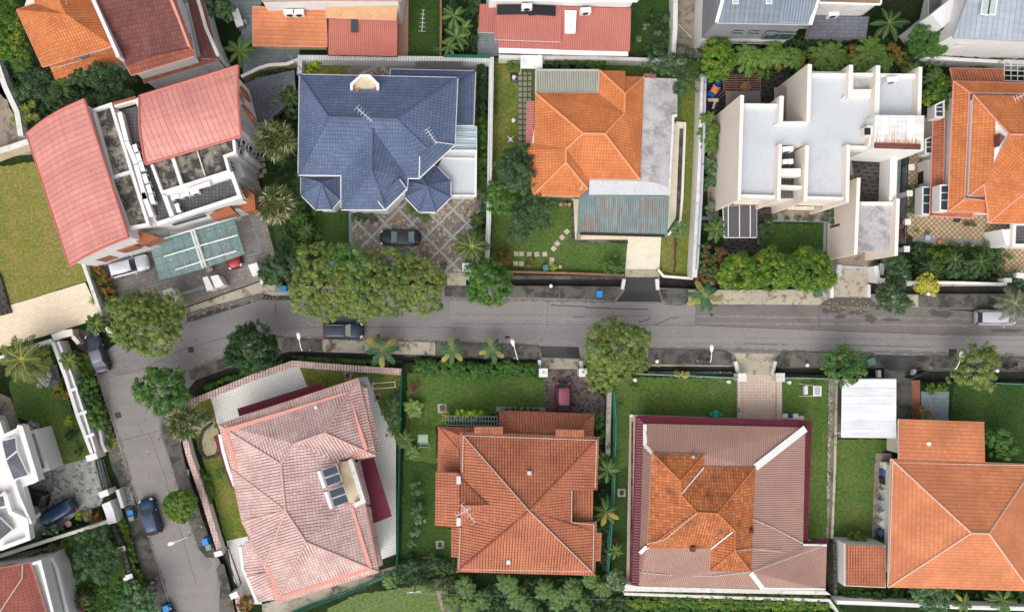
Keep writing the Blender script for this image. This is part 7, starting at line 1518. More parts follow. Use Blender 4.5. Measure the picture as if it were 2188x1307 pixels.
# ---------------------------------------------------------------- cars
TYRE = flat_mat('tyre_rubber', (.015,.015,.015), .9, .2); RIM = flat_mat('wheel_rim', (.4,.4,.42), .35, .5, .8); HL = flat_mat('headlight_lens', (.75,.78,.8), .15, .6, var=0); TL = flat_mat('tail_light_lens', (.45,.02,.02), .25, .5, var=0); CG = flat_mat('car_glass', (.035,.06,.07), .06, .7, var=0); CG2 = flat_mat('pale_windscreen', (.2,.32,.34), .08, .7, var=0)
def car(label, px, py, ang, paint, kind='sedan', L=4.5, W_=1.8, glass=None, roofc=None, group=None, rail=False, ws=None):
    p = P(px, py, .9); t = thing('parked_car', label, 'car', (p.x, p.y, 0), math.radians(ang), group); glass = glass or CG
    Hh = {'sedan': 1.42, 'suv': 1.68, 'hatch': 1.5, 'mpv': 1.75}[kind]; hood = {'sedan': .88, 'suv': 1.05, 'hatch': .92, 'mpv': 1.0}[kind]; deck = {'sedan': .95, 'suv': 1.08, 'hatch': 1.0, 'mpv': 1.05}[kind]
    X = [-.5, -.492, -.465, -.42, -.3, -.1, .1, .3, .41, .46, .487, .5]; Wf = [.66, .80, .91, .97, 1, 1, 1, 1, .965, .89, .76, .55]
    Tz = [deck-.32, deck-.16, deck-.04, deck, deck+.02, deck, hood+.03, hood+.01, hood-.05, hood-.12, hood-.22, hood-.34]; Bz = [.42, .34, .28, .25, .22, .22, .22, .22, .25, .3, .36, .42]
    rings = []
    for x, w, tz, bz in zip(X, Wf, Tz, Bz):
        w *= W_/2; pr = [(0, tz+.045), (.45*w, tz+.035), (.78*w, tz), (.93*w, tz-.06), (.99*w, tz-.18), (1.0*w, (tz+bz)/2), (.98*w, bz+.08), (.9*w, bz)]
        rings.append([Vector((x*L, y, z)) for y, z in pr]+[Vector((x*L, -y, z)) for y, z in pr[::-1][:-1]])
    b = MB(); n = len(rings[0])
    for A, B_ in zip(rings[:-1], rings[1:]):
        for i in range(n): j = (i+1) % n; b.face([A[i], B_[i], B_[j], A[j]][::-1])
    b.face(rings[0][::-1]); b.face(rings[-1])
    body = b.build('body', paint, t, local=True, smooth=True); weld(body)
    # greenhouse
    g = {'sedan': (-.36, -.20, .06, .22), 'suv': (-.475, -.41, .07, .20), 'hatch': (-.46, -.35, .07, .23), 'mpv': (-.485, -.45, .17, .31)}[kind]
    zb = deck-.02; rz_ = Hh-.03; wb, wt_ = W_/2*.90, W_/2*.70
    def R(x, w, z): return Vector((x*L, w, z))
    lo = [R(g[0],-wb*.9,zb), R(g[3],-wb*.9,zb-.02), R(g[3],wb*.9,zb-.02), R(g[0],wb*.9,zb)]; mid = [R(g[0]*.6+g[3]*.4,-wb,zb), R(g[0]*.6+g[3]*.4,wb,zb)]
    hi = [R(g[1],-wt_*.94,rz_), R(g[2],-wt_*.94,rz_), R(g[2],wt_*.94,rz_), R(g[1],wt_*.94,rz_)]
    b = MB(); 
    for i in range(4): j = (i+1) % 4; b.face([lo[i], lo[j], hi[j], hi[i]])
    b.face(hi); cab = b.build('pillars', paint, t, local=True)
    def panel(nm, q4, s0=.06, off=.014, m=None, par=t):
        c = sum(q4, Vector())/4; nn = (q4[1]-q4[0]).cross(q4[3]-q4[0]).normalized(); v = [p_+(c-p_).normalized()*s0*(p_-c).length+nn*off for p_ in q4]
        b = MB(); b.face(v); w = [x_-nn*.012 for x_ in v]
        for i in range(4): j = (i+1) % 4; b.face([v[j], v[i], w[i], w[j]])
        return b.build(nm, m or glass, par, local=True)
    panel('windscreen', [lo[1], lo[2], hi[2], hi[1]], .05, m=ws or glass); panel('rear_window', [lo[3], lo[0], hi[0], hi[3]], .08); panel('side_window', [lo[0], lo[1], hi[1], hi[0]], .1); panel('side_window', [lo[2], lo[3], hi[3], hi[2]], .1)
    # curved roof skin
    b = MB(); nx, ny = 8, 6; gx = [g[1]-.012+(g[2]-g[1]+.024)*i/nx for i in range(nx+1)]; gr = []
    for i, x in enumerate(gx):
        row = []
        for j in range(ny+1):
            y = -1+2*j/ny; e = 1-abs(2*i/nx-1)**4; w = wt_*(1.0-.05*abs(2*i/nx-1)**2); row.append(Vector((x*L, y*w, Hh-.045+.05*e*(1-abs(y)**3)+.01)))
        gr.append(row)
    for i in range(nx):
        for j in range(ny): b.face([gr[i][j], gr[i+1][j], gr[i+1][j+1], gr[i][j+1]])
    ro = b.build('roof_panel', roofc or paint, t, local=True, smooth=True); weld(ro)
    if kind in ('suv', 'mpv') and rail:
        for s_ in (-1, 1): b = MB(); b.path([R(g[1]+.02, s_*wt_*.9, Hh), R(g[1]+.05, s_*wt_*.9, Hh+.05), R(g[2]-.05, s_*wt_*.9, Hh+.05), R(g[2]-.02, s_*wt_*.9, Hh)], .022, n=6); b.build('roof_rail', M['metal'], t, local=True)
    for sx in (-.31, .31):
        for s_ in (-1, 1):
            c = Vector((sx*L, s_*(W_/2-.10), .33)); w = MB(); w.tube(c-Vector((0,.11,0)), c+Vector((0,.11,0)), .33, n=16); wo_ = w.build('wheel', TYRE, t, local=True); r_ = MB(); r_.tube(c+Vector((0,s_*.105,0)), c+Vector((0,s_*.118,0)), .2, n=12); r_.build('rim', RIM, wo_, local=True)
    for s_ in (-1, 1):
        b = MB(); yy = W_/2; b.face([Vector((.425*L, s_*yy*.93, hood-.09)), Vector((.485*L, s_*yy*.70, hood-.15)), Vector((.470*L, s_*yy*.52, hood-.07)), Vector((.425*L, s_*yy*.72, hood-.03))][::s_]); b.face([Vector((.425*L, s_*yy*.96, hood-.2)), Vector((.488*L, s_*yy*.72, hood-.28)), Vector((.485*L, s_*yy*.70, hood-.15)), Vector((.425*L, s_*yy*.93, hood-.09))][::s_])
        for v_i in range(len(b.v)): x_, y_, z_ = b.v[v_i]; b.v[v_i] = (x_+.012, y_+s_*.012, z_+.035)
        b.build('headlight', HL, t, local=True)
        b = MB(); b.box((-.478*L, s_*yy*.74, deck-.1), (.16,.34,.14), s_*.25); b.build('tail_light', TL, t, local=True)
        b = MB(); b.box((.15*L, s_*(yy+.1), zb+.06), (.16,.2,.12), s_*-.2); b.build('wing_mirror', paint, t, local=True)
    for x0, x1, w0 in ((.24,.43,.62),):
        b = MB()
        for s_ in (-1, 1): b.tube((x0*L, s_*W_/2*.72, hood+.028), (x1*L, s_*W_/2*w0, hood-.02), .012, n=4)
        b.build('bonnet_crease', paint, t, local=True)
    b = MB(); b.box((-.497*L, 0, .62), (.02,.5,.12)); b.build('number_plate', M['black'], t, local=True)
    return t
def cp(name, c, m=.3): return flat_mat(name, c, .32, .4, m, .25, var=0)
SIL, BLK, NAVY, BLUE, MAR, RED = cp('silver_paint', (.56,.57,.62), .4), cp('black_paint', (.018,.02,.026)), cp('navy_paint', (.02,.032,.05)), cp('deep_blue_paint', (.012,.035,.085)), cp('maroon_paint', (.16,.02,.045)), cp('red_paint', (.25,.01,.02))
car('silver white estate car parked left of the green glass canopy', 276, 569, 15, SIL, 'suv', 4.5, 1.85, roofc=cp('silver_roof_paint', (.62,.63,.67), .4), rail=True)
car('red car mostly under the green glass canopy, nose towards the gate', 491, 534, -72, RED, 'sedan', 4.3, 1.75)
car('black saloon on the crazy paving below the blue tiled roof', 855, 507, 180, BLK, 'sedan', 4.6, 1.8, glass=CG2, roofc=cp('grey_black_roof_paint', (.04,.042,.05)))
car('navy off road car parked on the road below the olive canopy', 733, 706, 0, NAVY, 'suv', 4.55, 1.9, glass=None, rail=True, ws=flat_mat('painted_reflection_windscreen', (.42,.42,.36), .15, .6, var=0))  # windscreen's cream reflection is painted in as its base colour
car('dark grey saloon parked across the pavement at the bend, nose to the gate', 206, 755, 107, cp('dark_grey_paint', (.035,.038,.06)), 'sedan', 4.6, 1.85, roofc=cp('grey_roof_paint', (.16,.16,.2)))
car('deep blue hatchback parked on the side road near the round clipped tree', 320, 1104, 106, BLUE, 'hatch', 4.2, 1.8)
car('dark blue car on the slate paved villa driveway, windscreen to the lower left', 122, 1095, 211, BLUE, 'mpv', 4.4, 1.75)
car('black car half hidden under the white villa, red tail lights showing', 62, 1062, 168, BLK, 'hatch', 4.2, 1.75)
car('maroon hatchback on the dark crazy paved driveway', 1204, 858, -90, MAR, 'hatch', 4.3, 1.75, roofc=cp('maroon_roof_paint', (.28,.07,.11)))
car('silver people carrier parked on the road at the right under the drooping palm', 2129, 678, 0, SIL, 'mpv', 4.5, 1.75, roofc=cp('white_silver_roof_paint', (.66,.66,.70), .3))
car('dark blue car just entering the picture at the bottom of the side road', 360, 1340, 106, BLUE, 'sedan', 4.4, 1.8)
# motorcycle
p = P(2164,782,.6); t = thing('motorcycle', 'red motorcycle parked on the pavement at the far right', 'motorcycle', (p.x,p.y,0), math.radians(8))
for x in (-.62,.62): b = MB(); b.tube((x,-.05,.3), (x,.05,.3), .3, n=16); b.build('wheel', TYRE, t, local=True)
b = MB(); b.path([Vector((-.5,0,.55)), Vector((0,0,.6)), Vector((.35,0,.8))], .14, .1, 8); b.build('body', RED, t, local=True); b = MB(); b.box((-.25,0,.78), (.75,.26,.1)); b.build('seat', M['black'], t, local=True); b = MB(); b.tube((.42,-.33,.98), (.42,.33,.98), .025); b.tube((.42,0,.98), (.6,0,.35), .03); b.build('handlebar', M['metal'], t, local=True); b = MB(); b.box((-.75,0,.9), (.34,.34,.3)); b.build('top_box', M['black'], t, local=True)
# ---------------------------------------------------------------- smaller things
def ac_unit(label, px, py, z, rz=0.0, s=1.0, group=None):
    p = P(px, py, z); t = thing('air_conditioner', label, 'air conditioner', (p.x, p.y, z-.75*s), rz, group)
    b = MB(); b.box((0,0,.36*s), (.9*s,.42*s,.7*s)); b.build('casing', M['whitemetal'], t, local=True)
    b = MB(); b.tube((0,-.215*s,.38*s), (0,-.225*s,.38*s), .27*s, n=14); b.build('fan_grille', M['black'], t, local=True)
    b = MB(); b.box((-.35*s,0,.0), (.06,.5*s,.06)); b.box((.35*s,0,.0), (.06,.5*s,.06)); b.build('feet', M['metal'], t, local=True); return t
for i, (x, y) in enumerate(((289,318),(295,334),(302,355),(310,381),(318,404),(324,425))):
    ac_unit('air conditioner on the roof corridor of the pink roofed building, %s from the top' % ords[i], x, y, 10.1, 1.87, 1.05, 'air conditioners along the roof corridor')
for x, y, a, l in ((374,421,.3,'left air conditioner on the dark tiled roof terrace'),(394,416,.3,'middle air conditioner on the dark tiled roof terrace'),(415,410,.3,'right air conditioner on the dark tiled roof terrace'),(379,444,1.87,'separate air conditioner at the side of the dark roof terrace')): ac_unit(l, x, y, 9.95, a)
for x, y, z, l in ((617,25,5.0,'left air conditioner above the pale orange lean-to roof'),(637,25,5.0,'right air conditioner above the pale orange lean-to roof'),(1252,21,5.3,'right air conditioner above the coral roof by the white skylight'),(1126,12,5.6,'left air conditioner above the black tarpaulin'),(1783,28,4.8,'air conditioner on the white wall above the slate lean-to'),(1908,169,8.5,'air conditioner on the flat white roof behind the rusty panel'),(1684,318,8.0,'upper air conditioner in the roof recess of the modern house'),(1684,345,7.6,'lower air conditioner in the roof recess of the modern house')):
    ac_unit(l, x, y, z, .05, 1.25)
def antenna(label, px, py, z, L=1.6, rz=.0, tilt=.3):
    p = P(px, py, z+1.2); t = thing('antenna', label, 'antenna', (p.x, p.y, z), rz); b = MB(); b.tube((0,0,0), (0,0,1.3), .025); b.build('mast', M['metal'], t, local=True)
    b = MB(); b.tube((-L/2,0,1.25), (L/2,0,1.2+tilt), .028, n=5); b.build('boom', M['whitemetal'], t, local=True)
    b = MB()
    for k in range(6): x = -L/2+L*k/5; w = .5-.05*k; zz = 1.25+(tilt-.05)*k/5; b.tube((x,-w*.8,zz), (x,w*.8,zz), .016, n=4)
    b.build('elements', M['whitemetal'], t, local=True)
antenna('pale television antenna on the ridge of the blue roof', 778, 245, 8.9, 2.0, -.75); antenna('pale television antenna on the right slope of the blue roof', 922, 292, 7.6, 1.8, -1.0)
antenna('pale antenna at the small gable of the salmon roof', 1000, 1095, 7.5, 2.2, -.9); antenna('tangled antenna beside the first on the small salmon gable', 990, 1092, 7.5, 1.6, .6); antenna('thin antenna on the glazed orange roof at the right edge', 2182, 205, 7.5, 1.6, .5)
antenna('grey television antenna standing over the dark lawn, top centre', 903, 45, 2.2, 2.3, 1.5, .1)
def solar(label, px, py, z, rz):
    p = P(px, py, z); t = thing('solar_water_heater', label, 'solar heater', (p.x, p.y, z-.3), rz); t.scale = (.8,.74,.8)
    tl = Matrix.Rotation(.12, 4, 'Y')
    for s_ in (-.62, .62):
        b = MB(); b.box((.45,s_,.35), (2.0,1.15,.1), 0, 0, tl); f = b.build('collector', M['metal'], t, local=True); b = MB(); b.box((.45,s_,.41), (1.85,1.02,.02), 0, 0, tl); b.build('collector_glass', M['blueglass'], f, local=True)
    b = MB(); b.tube((-.85,-1.25,.55), (-.85,1.25,.55), .29, n=16); b.build('tank', M['whitemetal'], t, local=True)
    b = MB(); b.box((-.85,-1.28,.5), (.5,.08,.5)); b.box((-.85,1.28,.5), (.5,.08,.5)); b.build('bracket', M['black'], t, local=True)
solar('upper solar water heater with white tank on the weathered pink roof', 702, 1018, 9.0, math.radians(19)); solar('lower solar water heater with white tank on the weathered pink roof', 717, 1062, 8.8, math.radians(19))
def wheelie(label, px, py, c, rz=0.0, s=1.0):
    p = P(px, py, 1); t = thing('bin', label, 'bin', (p.x, p.y, 0), rz); m = flat_mat('bin_plastic', c, .45, .4, var=0); b = MB(); b.prism([Vector((-.28*s,-.3*s,.95)), Vector((.28*s,-.3*s,.95)), Vector((.28*s,.3*s,.95)), Vector((-.28*s,.3*s,.95))], 0); b.build('bin_body', m, t, local=True)
    b = MB(); b.box((0,0,1.0), (.64*s,.7*s,.09)); b.build('lid', m, t, local=True)
    for s_ in (-1, 1): b = MB(); b.tube((s_*.2,.3*s,.12), (s_*.26,.3*s,.12), .12, n=10); b.build('wheel', TYRE, t, local=True)
wheelie('blue bin at the pavement end beside the grey green tree', 605, 617, (.02,.2,.55)); wheelie('grey green bin beside the blue bin, near the grey green tree', 593, 617, (.16,.24,.2), 0, 1.0); wheelie('bright blue bin on the dark north pavement', 1281, 628, (.02,.28,.7), 0, 1.0)
wheelie('blue bin on the side road pavement by the pink tiled wall', 438, 1157, (.02,.2,.6), .3); wheelie('green bin next to the blue bin by the pink tiled wall', 445, 1169, (.16,.26,.2), .3, .9); wheelie('blue bin by the villa gate wall', 278, 1096, (.02,.2,.55), .3); wheelie('green bin by the villa gate wall', 280, 1106, (.16,.26,.2), .3, .9)
wheelie('blue bin near the bottom edge beside the side road', 354, 1300, (.02,.2,.55), .3); wheelie('green bin in the bungalow garden near the road', 1166, 572, (.05,.2,.18), .1, .9)
def cabinet(label, px, py, c, w=.9, d_=.7, h=.9, rz=0.0):
    p = P(px, py, h); t = thing('utility_box', label, 'utility box', (p.x, p.y, .1), rz); m = flat_mat('cabinet_paint', c, .5); b = MB(); b.box((0,0,h/2), (w,d_,h)); b.build('cabinet', m, t, local=True); b = MB(); b.box((0,0,h+.03), (w+.1,d_+.1,.06)); b.build('top', m, t, local=True)
cabinet('small green utility box at the end of the mossy verge', 1749, 629, (.09,.15,.13), .7, .5, .5, .2); cabinet('green utility box right of the small leafy tree', 1861, 773, (.1,.2,.17), .75, .7, .6, .3)
for x, y, l in ((1068,611,'small white hydrant cap on the north pavement, left'),(1177,611,'small white marker post on the dark north pavement'),(1404,772,'small white marker post on the south pavement under the tree'),(1725,780,'white round vent on the dark south pavement'),(1984,628,'small white marker at the verge below the golden tree'),(2131,792,'small white marker beside the pale loose tree'),(1349,888,'white ring by the corner of the wine red roof edge')):
    p = P(x, y, .5); b = MB(); b.lathe((p.x,p.y,0), [(.12,0),(.12,.45),(.2,.5),(.2,.56),(0,.6)], 10); props(b.build('marker_post', M['whitemetal']), l, 'marker post')
def cover(label, px, py, w=1.0, rz=0.0, road=False):
    p = P(px, py, .05); t = thing('manhole_cover', label, 'manhole cover', (p.x, p.y, 0), rz); b = MB()
    if not road: b.box((0,0,.03), (w,w,.08)); b.build('surround', M['mossconc'], t, local=True); b = MB(); b.box((0,0,.08), (w*.5,w*.6,.04)); b.build('lid', M['draincon'], t, local=True)
    else: b.box((0,0,.008), (w,w,.012)); b.build('surround', M['black'], t, local=True); b = MB(); b.box((0,0,.018), (w*.86,w*.86,.012)); b.build('lid', M['asphaltdark'], t, local=True)
for a in ((408,747,.62,.1,True,'dark square manhole cover in the bend of the road'),(252,887,.65,.3,True,'dark square manhole cover in the side road'),(333,876,.6,.0,True,'dark manhole cover under the junction tree'),(2036,754,.9,.0,True,'rusty drain cover at the kerb near the arching street lamp')): cover(a[5], *a[:3], a[3], a[4])
for x, y, w_, l in ((945,872,1.05,'concrete manhole on the centre lawn near the pergola'),(743,803,.9,'concrete manhole inside the pink tiled wall'),(807,849,.8,'concrete manhole beside the white drying frame'),(940,1163,.9,'concrete manhole at the lower left of the salmon roof'),(912,1198,1.0,'concrete manhole in the dark corner lawn'),(1328,1052,.9,'concrete manhole beside the teal fence'),(395,1012,1.0,'square inspection cover in the side road pavement'),(560,855,.0,'')):
    if w_: cover(l, x, y, w_, .05)
# drying frame and garden furniture
p = P(820,823,1.2); t = thing('drying_frame', 'white clothes drying frame on the lawn in the corner behind the pink tiled wall', 'drying frame', (p.x,p.y,0), .08)
for s_ in (-1.25, 1.25): b = MB(); b.tube((s_-.0,-.5,0), (s_,0,1.3), .035); b.tube((s_,.5,0), (s_,0,1.3), .035); b.tube((s_,-.35,1.2), (s_,.35,1.2), .035); b.build('leg_frame', M['whitemetal'], t, local=True)
for y in (-.3, .3): b = MB(); b.tube((-1.25,y,1.22), (1.25,y,1.22), .03); b.build('rail', M['whitemetal'], t, local=True)
def swing(label, px, py, m, rz, ms):
    p = P(px, py, 1.6); t = thing('garden_swing', label, 'swing seat', (p.x,p.y,0), rz); 
    b = MB(); b.box((.35,0,1.65), (.9,1.1,.06)); b.build('canopy', ms, t, local=True); b = MB(); b.box((.35,0,1.70), (.62,.85,.03)); b.build('canopy_panel', m, t, local=True); b = MB(); b.box((-.45,0,.5), (.5,.95,.07)); b.box((-.72,0,.75), (.07,.95,.5)); b.build('seat', ms, t, local=True)
    for s_ in (-.55, .55): b = MB(); b.tube((-1.0,s_*1.3,0), (.2,s_,1.65), .03); b.tube((1.0,s_*1.3,0), (.2,s_,1.65), .03); b.build('frame', ms, t, local=True)
swing('white garden swing seat on the lawn left of the white carport', 1739, 835, flat_mat('grey_fabric', (.4,.4,.38), .8), 0, M['whitemetal'])
swing('pale green garden swing seat between the rosette plants and the salmon roof', 904, 943, flat_mat('green_canvas', (.3,.42,.28), .8), 1.57, flat_mat('green_frame', (.25,.36,.25), .6))
for x, y, w_, l in ((1520,884,.16,'left green garden stool by the wine red roof edge'),(1530,884,.32,'round green garden table between two stools'),(1540,885,.16,'right green garden stool by the wine red roof edge')):
    p = P(x,y,.5); t = thing('garden_stool' if w_ < .3 else 'garden_table', l, 'stool' if w_ < .3 else 'table', (p.x,p.y,0)); gm = flat_mat('green_plastic', (.02,.33,.25), .5); b = MB(); b.lathe((0,0,0), [(0,.5),(w_*1.4,.5),(w_*1.4,.45)], 12); b.build('top', gm, t, local=True)
    for k in range(3): b = MB(); a = k*2.1; b.tube((math.cos(a)*w_,math.sin(a)*w_,0), (math.cos(a)*w_,math.sin(a)*w_,.46), .03); b.build('leg', gm, t, local=True)
b = MB(); b.box(P(1689,888,.35), (1.7,.5,.1)); b.box(P(1689,889,.2), (1.6,.4,.3)); props(b.build('bench', M['creamtop']), 'cream bench beside the beige tiled driveway wall', 'bench'); b = MB(); b.box(P(1689,888,.43), (.55,.5,.05)); props(b.build('cushion', cp('blue_cushion', (.01,.06,.25))), 'deep blue cushion on the cream bench', 'cushion')
p = P(1576,876,.3); b = MB(); b.path([p+Vector((math.cos(a)*.24, math.sin(a)*.24, 0)) for a in [i*.7 for i in range(10)]], .06, n=6); props(b.build('hose_coil', flat_mat('hose_green', (.01,.22,.16), .5)), 'green coiled hose at the edge of the beige driveway', 'hose')
p = P(1513,772,.3); b = MB(); b.path([p+Vector((math.cos(a)*.3, math.sin(a)*.26, .02*i-.15)) for i, a in enumerate([i*.6 for i in range(24)])], .045, n=6); props(b.build('hose_coil', M['black']), 'dark coiled hose at the foot of the street lamp on the south pavement', 'hose')
# pots
PM = flat_mat('terracotta_pot', (.42,.19,.09), .8); PM2 = flat_mat('dark_pot', (.05,.05,.055), .5); PM3 = flat_mat('pink_grey_pot', (.5,.36,.33), .7)
def pot(label, px, py, r, m=PM, pal='green', plant=True, z=0.0, group=None):
    p = P(px, py, z+.4); t = thing('potted_plant' if plant else 'flower_pot', label, 'potted plant' if plant else 'pot', (p.x,p.y,z), 0, group); b = MB(); b.lathe((0,0,0), [(0,.01),(r*.7,0),(r,.4),(r*.82,.4),(r*.75,.32),(0,.32)], 12); b.build('pot', m, t, local=True)
    if plant: V, C = leafcloud([(0,0,.5,r*1.15,r*.9)], pal, nseed(), .12, .14, 1.0, .3); quads_obj('foliage', V, C, t)
for i, (x, y, r) in enumerate(((1656,466,.24),(1681,467,.24),(1704,466,.28),(1719,469,.14),(1731,468,.26))): pot('terracotta potted plant along the dark path of the modern house, %s from the left' % ords[i], x, y, r, group='pots along the path of the modern house')
pot('terracotta pot at the edge of the tan tiled yard', 2009, 517, .3, plant=False); pot('large dark pot against the south eave of the glazed orange house', 2046, 469, .36, PM2, plant=False); pot('potted plant right of the large dark pot', 2066, 479, .3, PM, 'deep'); pot('second potted plant right of the large dark pot', 2079, 478, .26, PM, 'deep')
pot('big pinkish empty pot on the villa driveway', 146, 1119, .36, PM3, plant=False); pot('pot on the bungalow garden edge, left of three', 1198, 437, .2, M['greyslab'] and PM3, plant=False); pot('pot on the bungalow garden edge, middle of three', 1209, 437, .2, PM, plant=False); pot('pot on the bungalow garden edge, right of three', 1217, 437, .2, PM3, plant=False)
for i, (x, y, r) in enumerate(((325,1245,.16),(324,1255,.2),(327,1268,.22),)): pot('pale ring pot on the verge at the bottom left, %s of three' % ['top','middle','lowest'][i], x, y, r, PM3, plant=False)
pot('small pot outside the villa wall', 230, 932, .2, PM3, plant=False); pot('potted plant on the pavement slab of the bungalow garden front', 1182, 571, .3, PM, 'lime'); pot('round plastic pot near the bungalow garden front', 1197, 570, .2, PM3, plant=False)
for i, x in enumerate(range(1082, 1160, 13)): pot('small potted plant on the ledge behind the north eave, %s from the left' % ords[i], x, 874, .17, PM, 'deep', group='pots on the ledge by the salmon roof')
pot('blue white bowl table in the tan tiled yard', 1983, 508, .36, flat_mat('blue_white_glaze', (.35,.45,.55), .4), plant=False)
# garden bits
t = sheet('path_slabs', '1107,155 1136,155 1134,240 1127,318 1106,318', pave_mat('slab_path', (.3,.27,.22), (.25,.225,.18), (.04,.08,.02), .56, .62, .16, 0, stain=.4), .012)
for x, y, a in ((1103,542,0),(1114.5,542,0),(1131,543,0),(1147,543,.2),(1164,543,0),(1102,563,0),(1114,563.5,0),(1179,555,0),(1178,564,0),(1211,495,.75),(1201,507,.75),(1190.5,520,.75),(1183,531,.75),(561,340,.2),(562,353,.2),(565,366,.2),(547,378,.2),(558,375,.2),(549,391,.2),(552,403,.2),(555,415,.2)):
    b = MB(); b.box(P(x,y,.03), (.52,.52,.05), a); struct(b.build('path_stone', M['stone']))
def rocks(label, x, y, n, sp, r, m='cobble'):
    rs = random.Random(int(x)); c = P(x,y,0); b = MB()
    for i in range(n):
        p = P(x+rs.uniform(-sp,sp), y+rs.uniform(-sp,sp), 0); r_ = r*rs.uniform(.5,1.2); k = rs.uniform(.8,1.3); b.lathe(p, [(r_,0),(r_*1.05,r_*.3),(r_*.6,r_*.7*k),(0,r_*.8*k)], 7)
    props(b.build('rockery', M[m]), label, 'rocks')
rocks('rockery of pale stones on the villa lawn by the balcony', 72, 912, 9, 9, .5); rocks('rocks around the villa pond', 95, 810, 12, 14, .4); rocks('rockery by the villa south wall near the parked car', 185, 1100, 9, 8, .35, 'sand')
sheet('pond', '100,795 118,785 130,800 125,825 105,828 92,812', flat_mat('pond_water', (.02,.035,.035), .05, .5), .02); b = MB(); b.prism(PP(q('104,782 121,778 128,808 113,812'), .5), .35); struct(b.build('timber_deck', M['timber']))
b = MB()
for i in range(26):
    tt = i/25; pts = [(452,905),(434,920),(428,940),(430,965),(440,978),(458,975),(467,968)]; k = tt*(len(pts)-1); j = min(int(k), len(pts)-2); f_ = k-j; p = P(pts[j][0]+(pts[j+1][0]-pts[j][0])*f_, pts[j][1]+(pts[j+1][1]-pts[j][1])*f_, 0); b.lathe(p, [(.2,0),(.2,.1),(.1,.2),(0,.22)], 7)
props(b.build('stone_edging', flat_mat('dark_edging_stone', (.06,.055,.05), .8)), 'ring of dark stones edging the sandy bed by the pink roofed house', 'stone edging')
def slatpergola(name, label, poly, z, m, nx, ny, r=.06):
    v = PP(q(poly), z); c = sum(v, Vector())/4; t = thing(name, label, 'pergola', (c.x,c.y,0))
    b = MB(); kk = .8/nx
    for i in range(nx+1): b.tube(v[0].lerp(v[1], i/nx), v[3].lerp(v[2], i/nx), r, n=4)
    if nx > 8: b.build('slats', m, t); b = MB()
    for i in range(ny+1): b.tube(v[0].lerp(v[3], i/ny)-Vector((0,0,.08)), v[1].lerp(v[2], i/ny)-Vector((0,0,.08)), r*1.2, n=4)
    b.build('beams' if nx > 8 else 'lattice', m, t)
    for p in v: b = MB(); b.tube((p.x,p.y,0), (p.x,p.y,z-.05), .07); b.build('post', m, t)
    return t
slatpergola('pergola', 'reddish timber pergola with open slats in the dark playground yard', '1547,160 1625,160 1625,194 1547,194', 2.6, flat_mat('red_brown_timber', (.17,.08,.065), .7), 3, 7)
slatpergola('pergola', 'grey slatted plant pergola north of the salmon roof', '952,888 1062,890 1062,910 952,908', 2.3, M['metal'], 18, 2, .05)
slatpergola('pergola', 'pale metal grid frame right of the stained orange roof strip', '2146,128 2260,132 2260,176 2146,172', 3.0, M['dirtywhite'], 8, 4, .05)
p = P(1588,212,2.6); t = thing('shed', 'brown panelled roof beside the open slatted pergola', 'shelter', (p.x,p.y,0)); b = MB(); b.prism(PP(q('1551,195 1625,195 1625,236 1551,236'), 2.65), 2.5); b.build('roof_panel', pave_mat('brown_roof_panels', (.15,.12,.115), (.14,.115,.11), (.08,.06,.06), 1.9, 9, .01, 0), t)
for x, y in ((1553,197),(1623,197),(1553,234),(1623,234)): q_ = P(x,y,2.5); b = MB(); b.tube((q_.x,q_.y,0), (q_.x,q_.y,2.5), .07); b.build('post', M['brownpanel'], t)
p = P(1594,186,.9); t = thing('patio_umbrella', 'small yellow flower shaped patio table under the timber pergola', 'table', (p.x,p.y,0)); b = MB()
for k in range(6): a = k*1.047; b.lathe((math.cos(a)*.35, math.sin(a)*.3, 0), [(.3,.78),(.26,.84),(0,.88)], 10)
b.build('table_top', flat_mat('yellow_fabric', (.75,.45,.03), .7), t, local=True); b = MB(); b.tube((0,0,0), (0,0,.8), .04); b.build('leg', M['metal'], t, local=True)
p = P(1528,190,1); t = thing('playground_slide', 'blue and orange children playground slide on the dark timber yard', 'playground slide', (p.x,p.y,0), math.radians(60)); BP = flat_mat('blue_plastic', (.01,.12,.5), .4); OP = flat_mat('orange_plastic', (.8,.25,.05), .5)
b = MB(); b.box((.75,0,.6), (1.1,.5,.06), 0, 0, Matrix.Rotation(.35,4,'Y')); b.box((.75,.27,.65), (1.1,.06,.2), 0, 0, Matrix.Rotation(.35,4,'Y')); b.box((.75,-.27,.65), (1.1,.06,.2), 0, 0, Matrix.Rotation(.35,4,'Y')); b.build('slide', BP, t, local=True)
b = MB(); b.box((-.1,0,1.0), (.75,.8,.08)); b.build('platform', OP, t, local=True); b = MB(); b.box((-.6,0,.6), (.5,.75,.07)); b.box((-.1,.42,1.2), (.7,.06,.4)); b.box((-.1,-.42,1.2), (.7,.06,.4)); b.build('side_panels', BP, t, local=True)
b = MB(); b.box((-1.0,-.5,.5), (.35,1.2,.07), .5); b.box((-1.4,-.9,.35), (.9,.25,.06), .2); b.build('ramp', flat_mat('cream_plastic', (.7,.6,.45), .5), t, local=True)
for x in (-.4, .25):
    for y in (-.35, .35): b = MB(); b.tube((x,y,0), (x,y,1.3), .05); b.build('post', OP, t, local=True)
